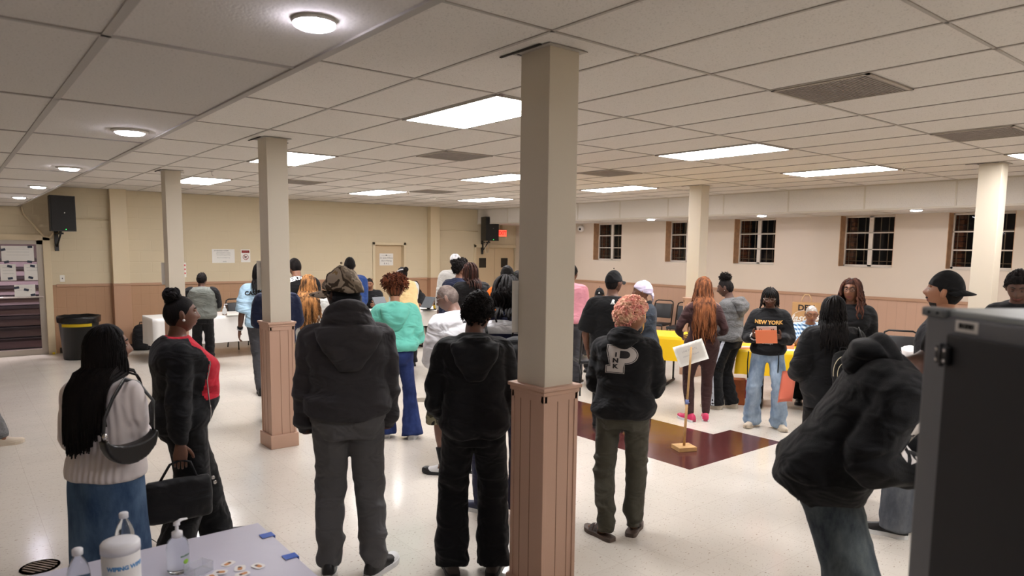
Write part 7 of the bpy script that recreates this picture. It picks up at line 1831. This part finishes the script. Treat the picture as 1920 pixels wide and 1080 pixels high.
# papers of the reading girl
B = P13; mid = (B.wr[1]+B.wr[-1])/2+Vector((0, .075, .03))
for dz, w, h, m, l, tl in ((-.02, .216, .17, M_ORANGEP, 'orange sheet held by the reading girl in the lettered sweatshirt', .5), (.06, .20, .07, M_PAPER, 'white printed sheet held above the orange one by the reading girl', .5)):
    bm = BM(); box(bm, (-w/2, -.001, -h/2), (w/2, .001, h/2)); o = obj('paper_sheet', bm, m); o.matrix_world = Matrix.Translation(mid+Vector((0, -.004 if m is M_PAPER else .002, dz))) @ Matrix.Rotation(.07, 4, 'Y') @ Matrix.Rotation(-tl, 4, 'X'); tag(o, l, 'paper'); carry(B, o)
# coral paper
B = P15; w_ = B.wr[-1]; d_ = (w_-B.el[-1]).normalized(); pc = w_+d_*.10+Vector((-.03, .02, -.09))
bm = BM(); sheet(bm, lambda u, v: Vector(((u-.5)*.19, .02*math.sin(u*3)+.03*v, (v-.5)*.27+.05*(u-.5))), 6, 8); bmesh.ops.solidify(bm, geom=bm.faces[:], thickness=.0015); o = obj('paper_sheet', bm, M_CORAL, None, True); o.matrix_world = Matrix.Translation(pc) @ Matrix.Rotation(.9, 4, 'Z') @ Matrix.Rotation(.3, 4, 'Y'); tag(o, 'coral paper hanging from the hand of the long braided woman', 'paper'); carry(B, o)
# mini backpack of the braided woman and big one of the braided student
o = rucksack((0, 0, 0), 0, .62, C_PACK, 'small black backpack with light zips on the braided woman\'s back'); o.matrix_world = Matrix.Translation(B.T(.10, -.255, .06)) @ Matrix.Rotation(PI, 4, 'Z') @ Matrix.Rotation(.12, 4, 'Y')
bm = BM()
for r_, yy in ((.088, .066), (.060, .085)): tube(bm, [(r_*math.cos(a), yy, .10+.15*r_/.088*math.sin(a)) for a in np.linspace(0, PI, 16)], .003, 5)
obj('zip_line', bm, mat('zip_cream', (206, 196, 166), .5), o); text_obj('lettering', 'KC', .05, frame_M((-.005, .096, .11), (-1, 0, 0), (0, 0, 1)), P_GREY, o, bold=.002)
bm = BM(); iw = o.matrix_world.inverted()
for sx in (-.05, .15): tube(bm, [iw @ B.T(sx+.05, -.2, .30), iw @ B.T(sx+.05, -.165, .45), iw @ B.T(sx+.04, -.03, .525), iw @ B.T(sx+.04, .08, .45)], .018, 8, flat=.4, up=iw.to_3x3() @ Vector((1, 0, 0)))
obj('shoulder_strap', bm, C_PACK, o, True); carry(B, o)
B = P31; o = rucksack((0, 0, 0), 0, 1.0, C_PACK, 'large black backpack on the braided person by the near column'); o.matrix_world = Matrix.Translation(B.T(.10, -.25, -.06)) @ Matrix.Rotation(PI, 4, 'Z') @ Matrix.Rotation(.06, 4, 'X'); iw = o.matrix_world.inverted()
bm = BM()
for sx in (-.02, .22): tube(bm, [iw @ B.T(sx-.07, -.21, .30), iw @ B.T(sx-.10, -.175, .43), iw @ B.T(sx-.10, -.05, .515), iw @ B.T(sx-.10, .06, .47)], .030, 8, flat=.3, up=iw.to_3x3() @ Vector((1, 0, 0)))
obj('shoulder_strap', bm, C_PACK, o, True); carry(B, o)
# phone of the curly pink haired person
B = P5; bm = BM(); box(bm, (-.036, -.004, -.07), (.036, .004, .07), bev=.004); o = obj('phone', bm, M_BLACK); o.matrix_world = Matrix.Translation((B.wr[1]+B.wr[-1])/2+Vector((0, .10, .03))) @ Matrix.Rotation(-.7, 4, 'X'); tag(o, 'black phone held by the pink curly haired person', 'phone'); carry(B, o)
# ================================================================== CAMERA, WORLD, COLOUR
cam = bpy.data.cameras.new('camera'); co = bpy.data.objects.new('camera', cam); COL.objects.link(co)
co.matrix_world = Matrix(((_r.x, _u.x, -_f.x, CAM.x), (_r.y, _u.y, -_f.y, CAM.y), (_r.z, _u.z, -_f.z, CAM.z), (0, 0, 0, 1)))
cam.sensor_width = 36; cam.lens = FPX/1920*36; cam.shift_y = 68.8/1920
cam.clip_start = .05; cam.clip_end = 80
cam.dof.use_dof = True; cam.dof.focus_distance = 6.5; cam.dof.aperture_fstop = 3.2
SC.camera = co
w = bpy.data.worlds.new('world'); SC.world = w; w.use_nodes = True
w.node_tree.nodes['Background'].inputs[0].default_value = (.6, .55, .5, 1); w.node_tree.nodes['Background'].inputs[1].default_value = .02
SC.view_settings.view_transform = 'Standard'; SC.view_settings.look = 'None'; SC.view_settings.exposure = .3; SC.view_settings.gamma = 1
SC.cycles.max_bounces = 7; SC.cycles.diffuse_bounces = 4; SC.cycles.transparent_max_bounces = 12
SC.cycles.use_denoising = True
SC.cycles.sample_clamp_indirect = 6
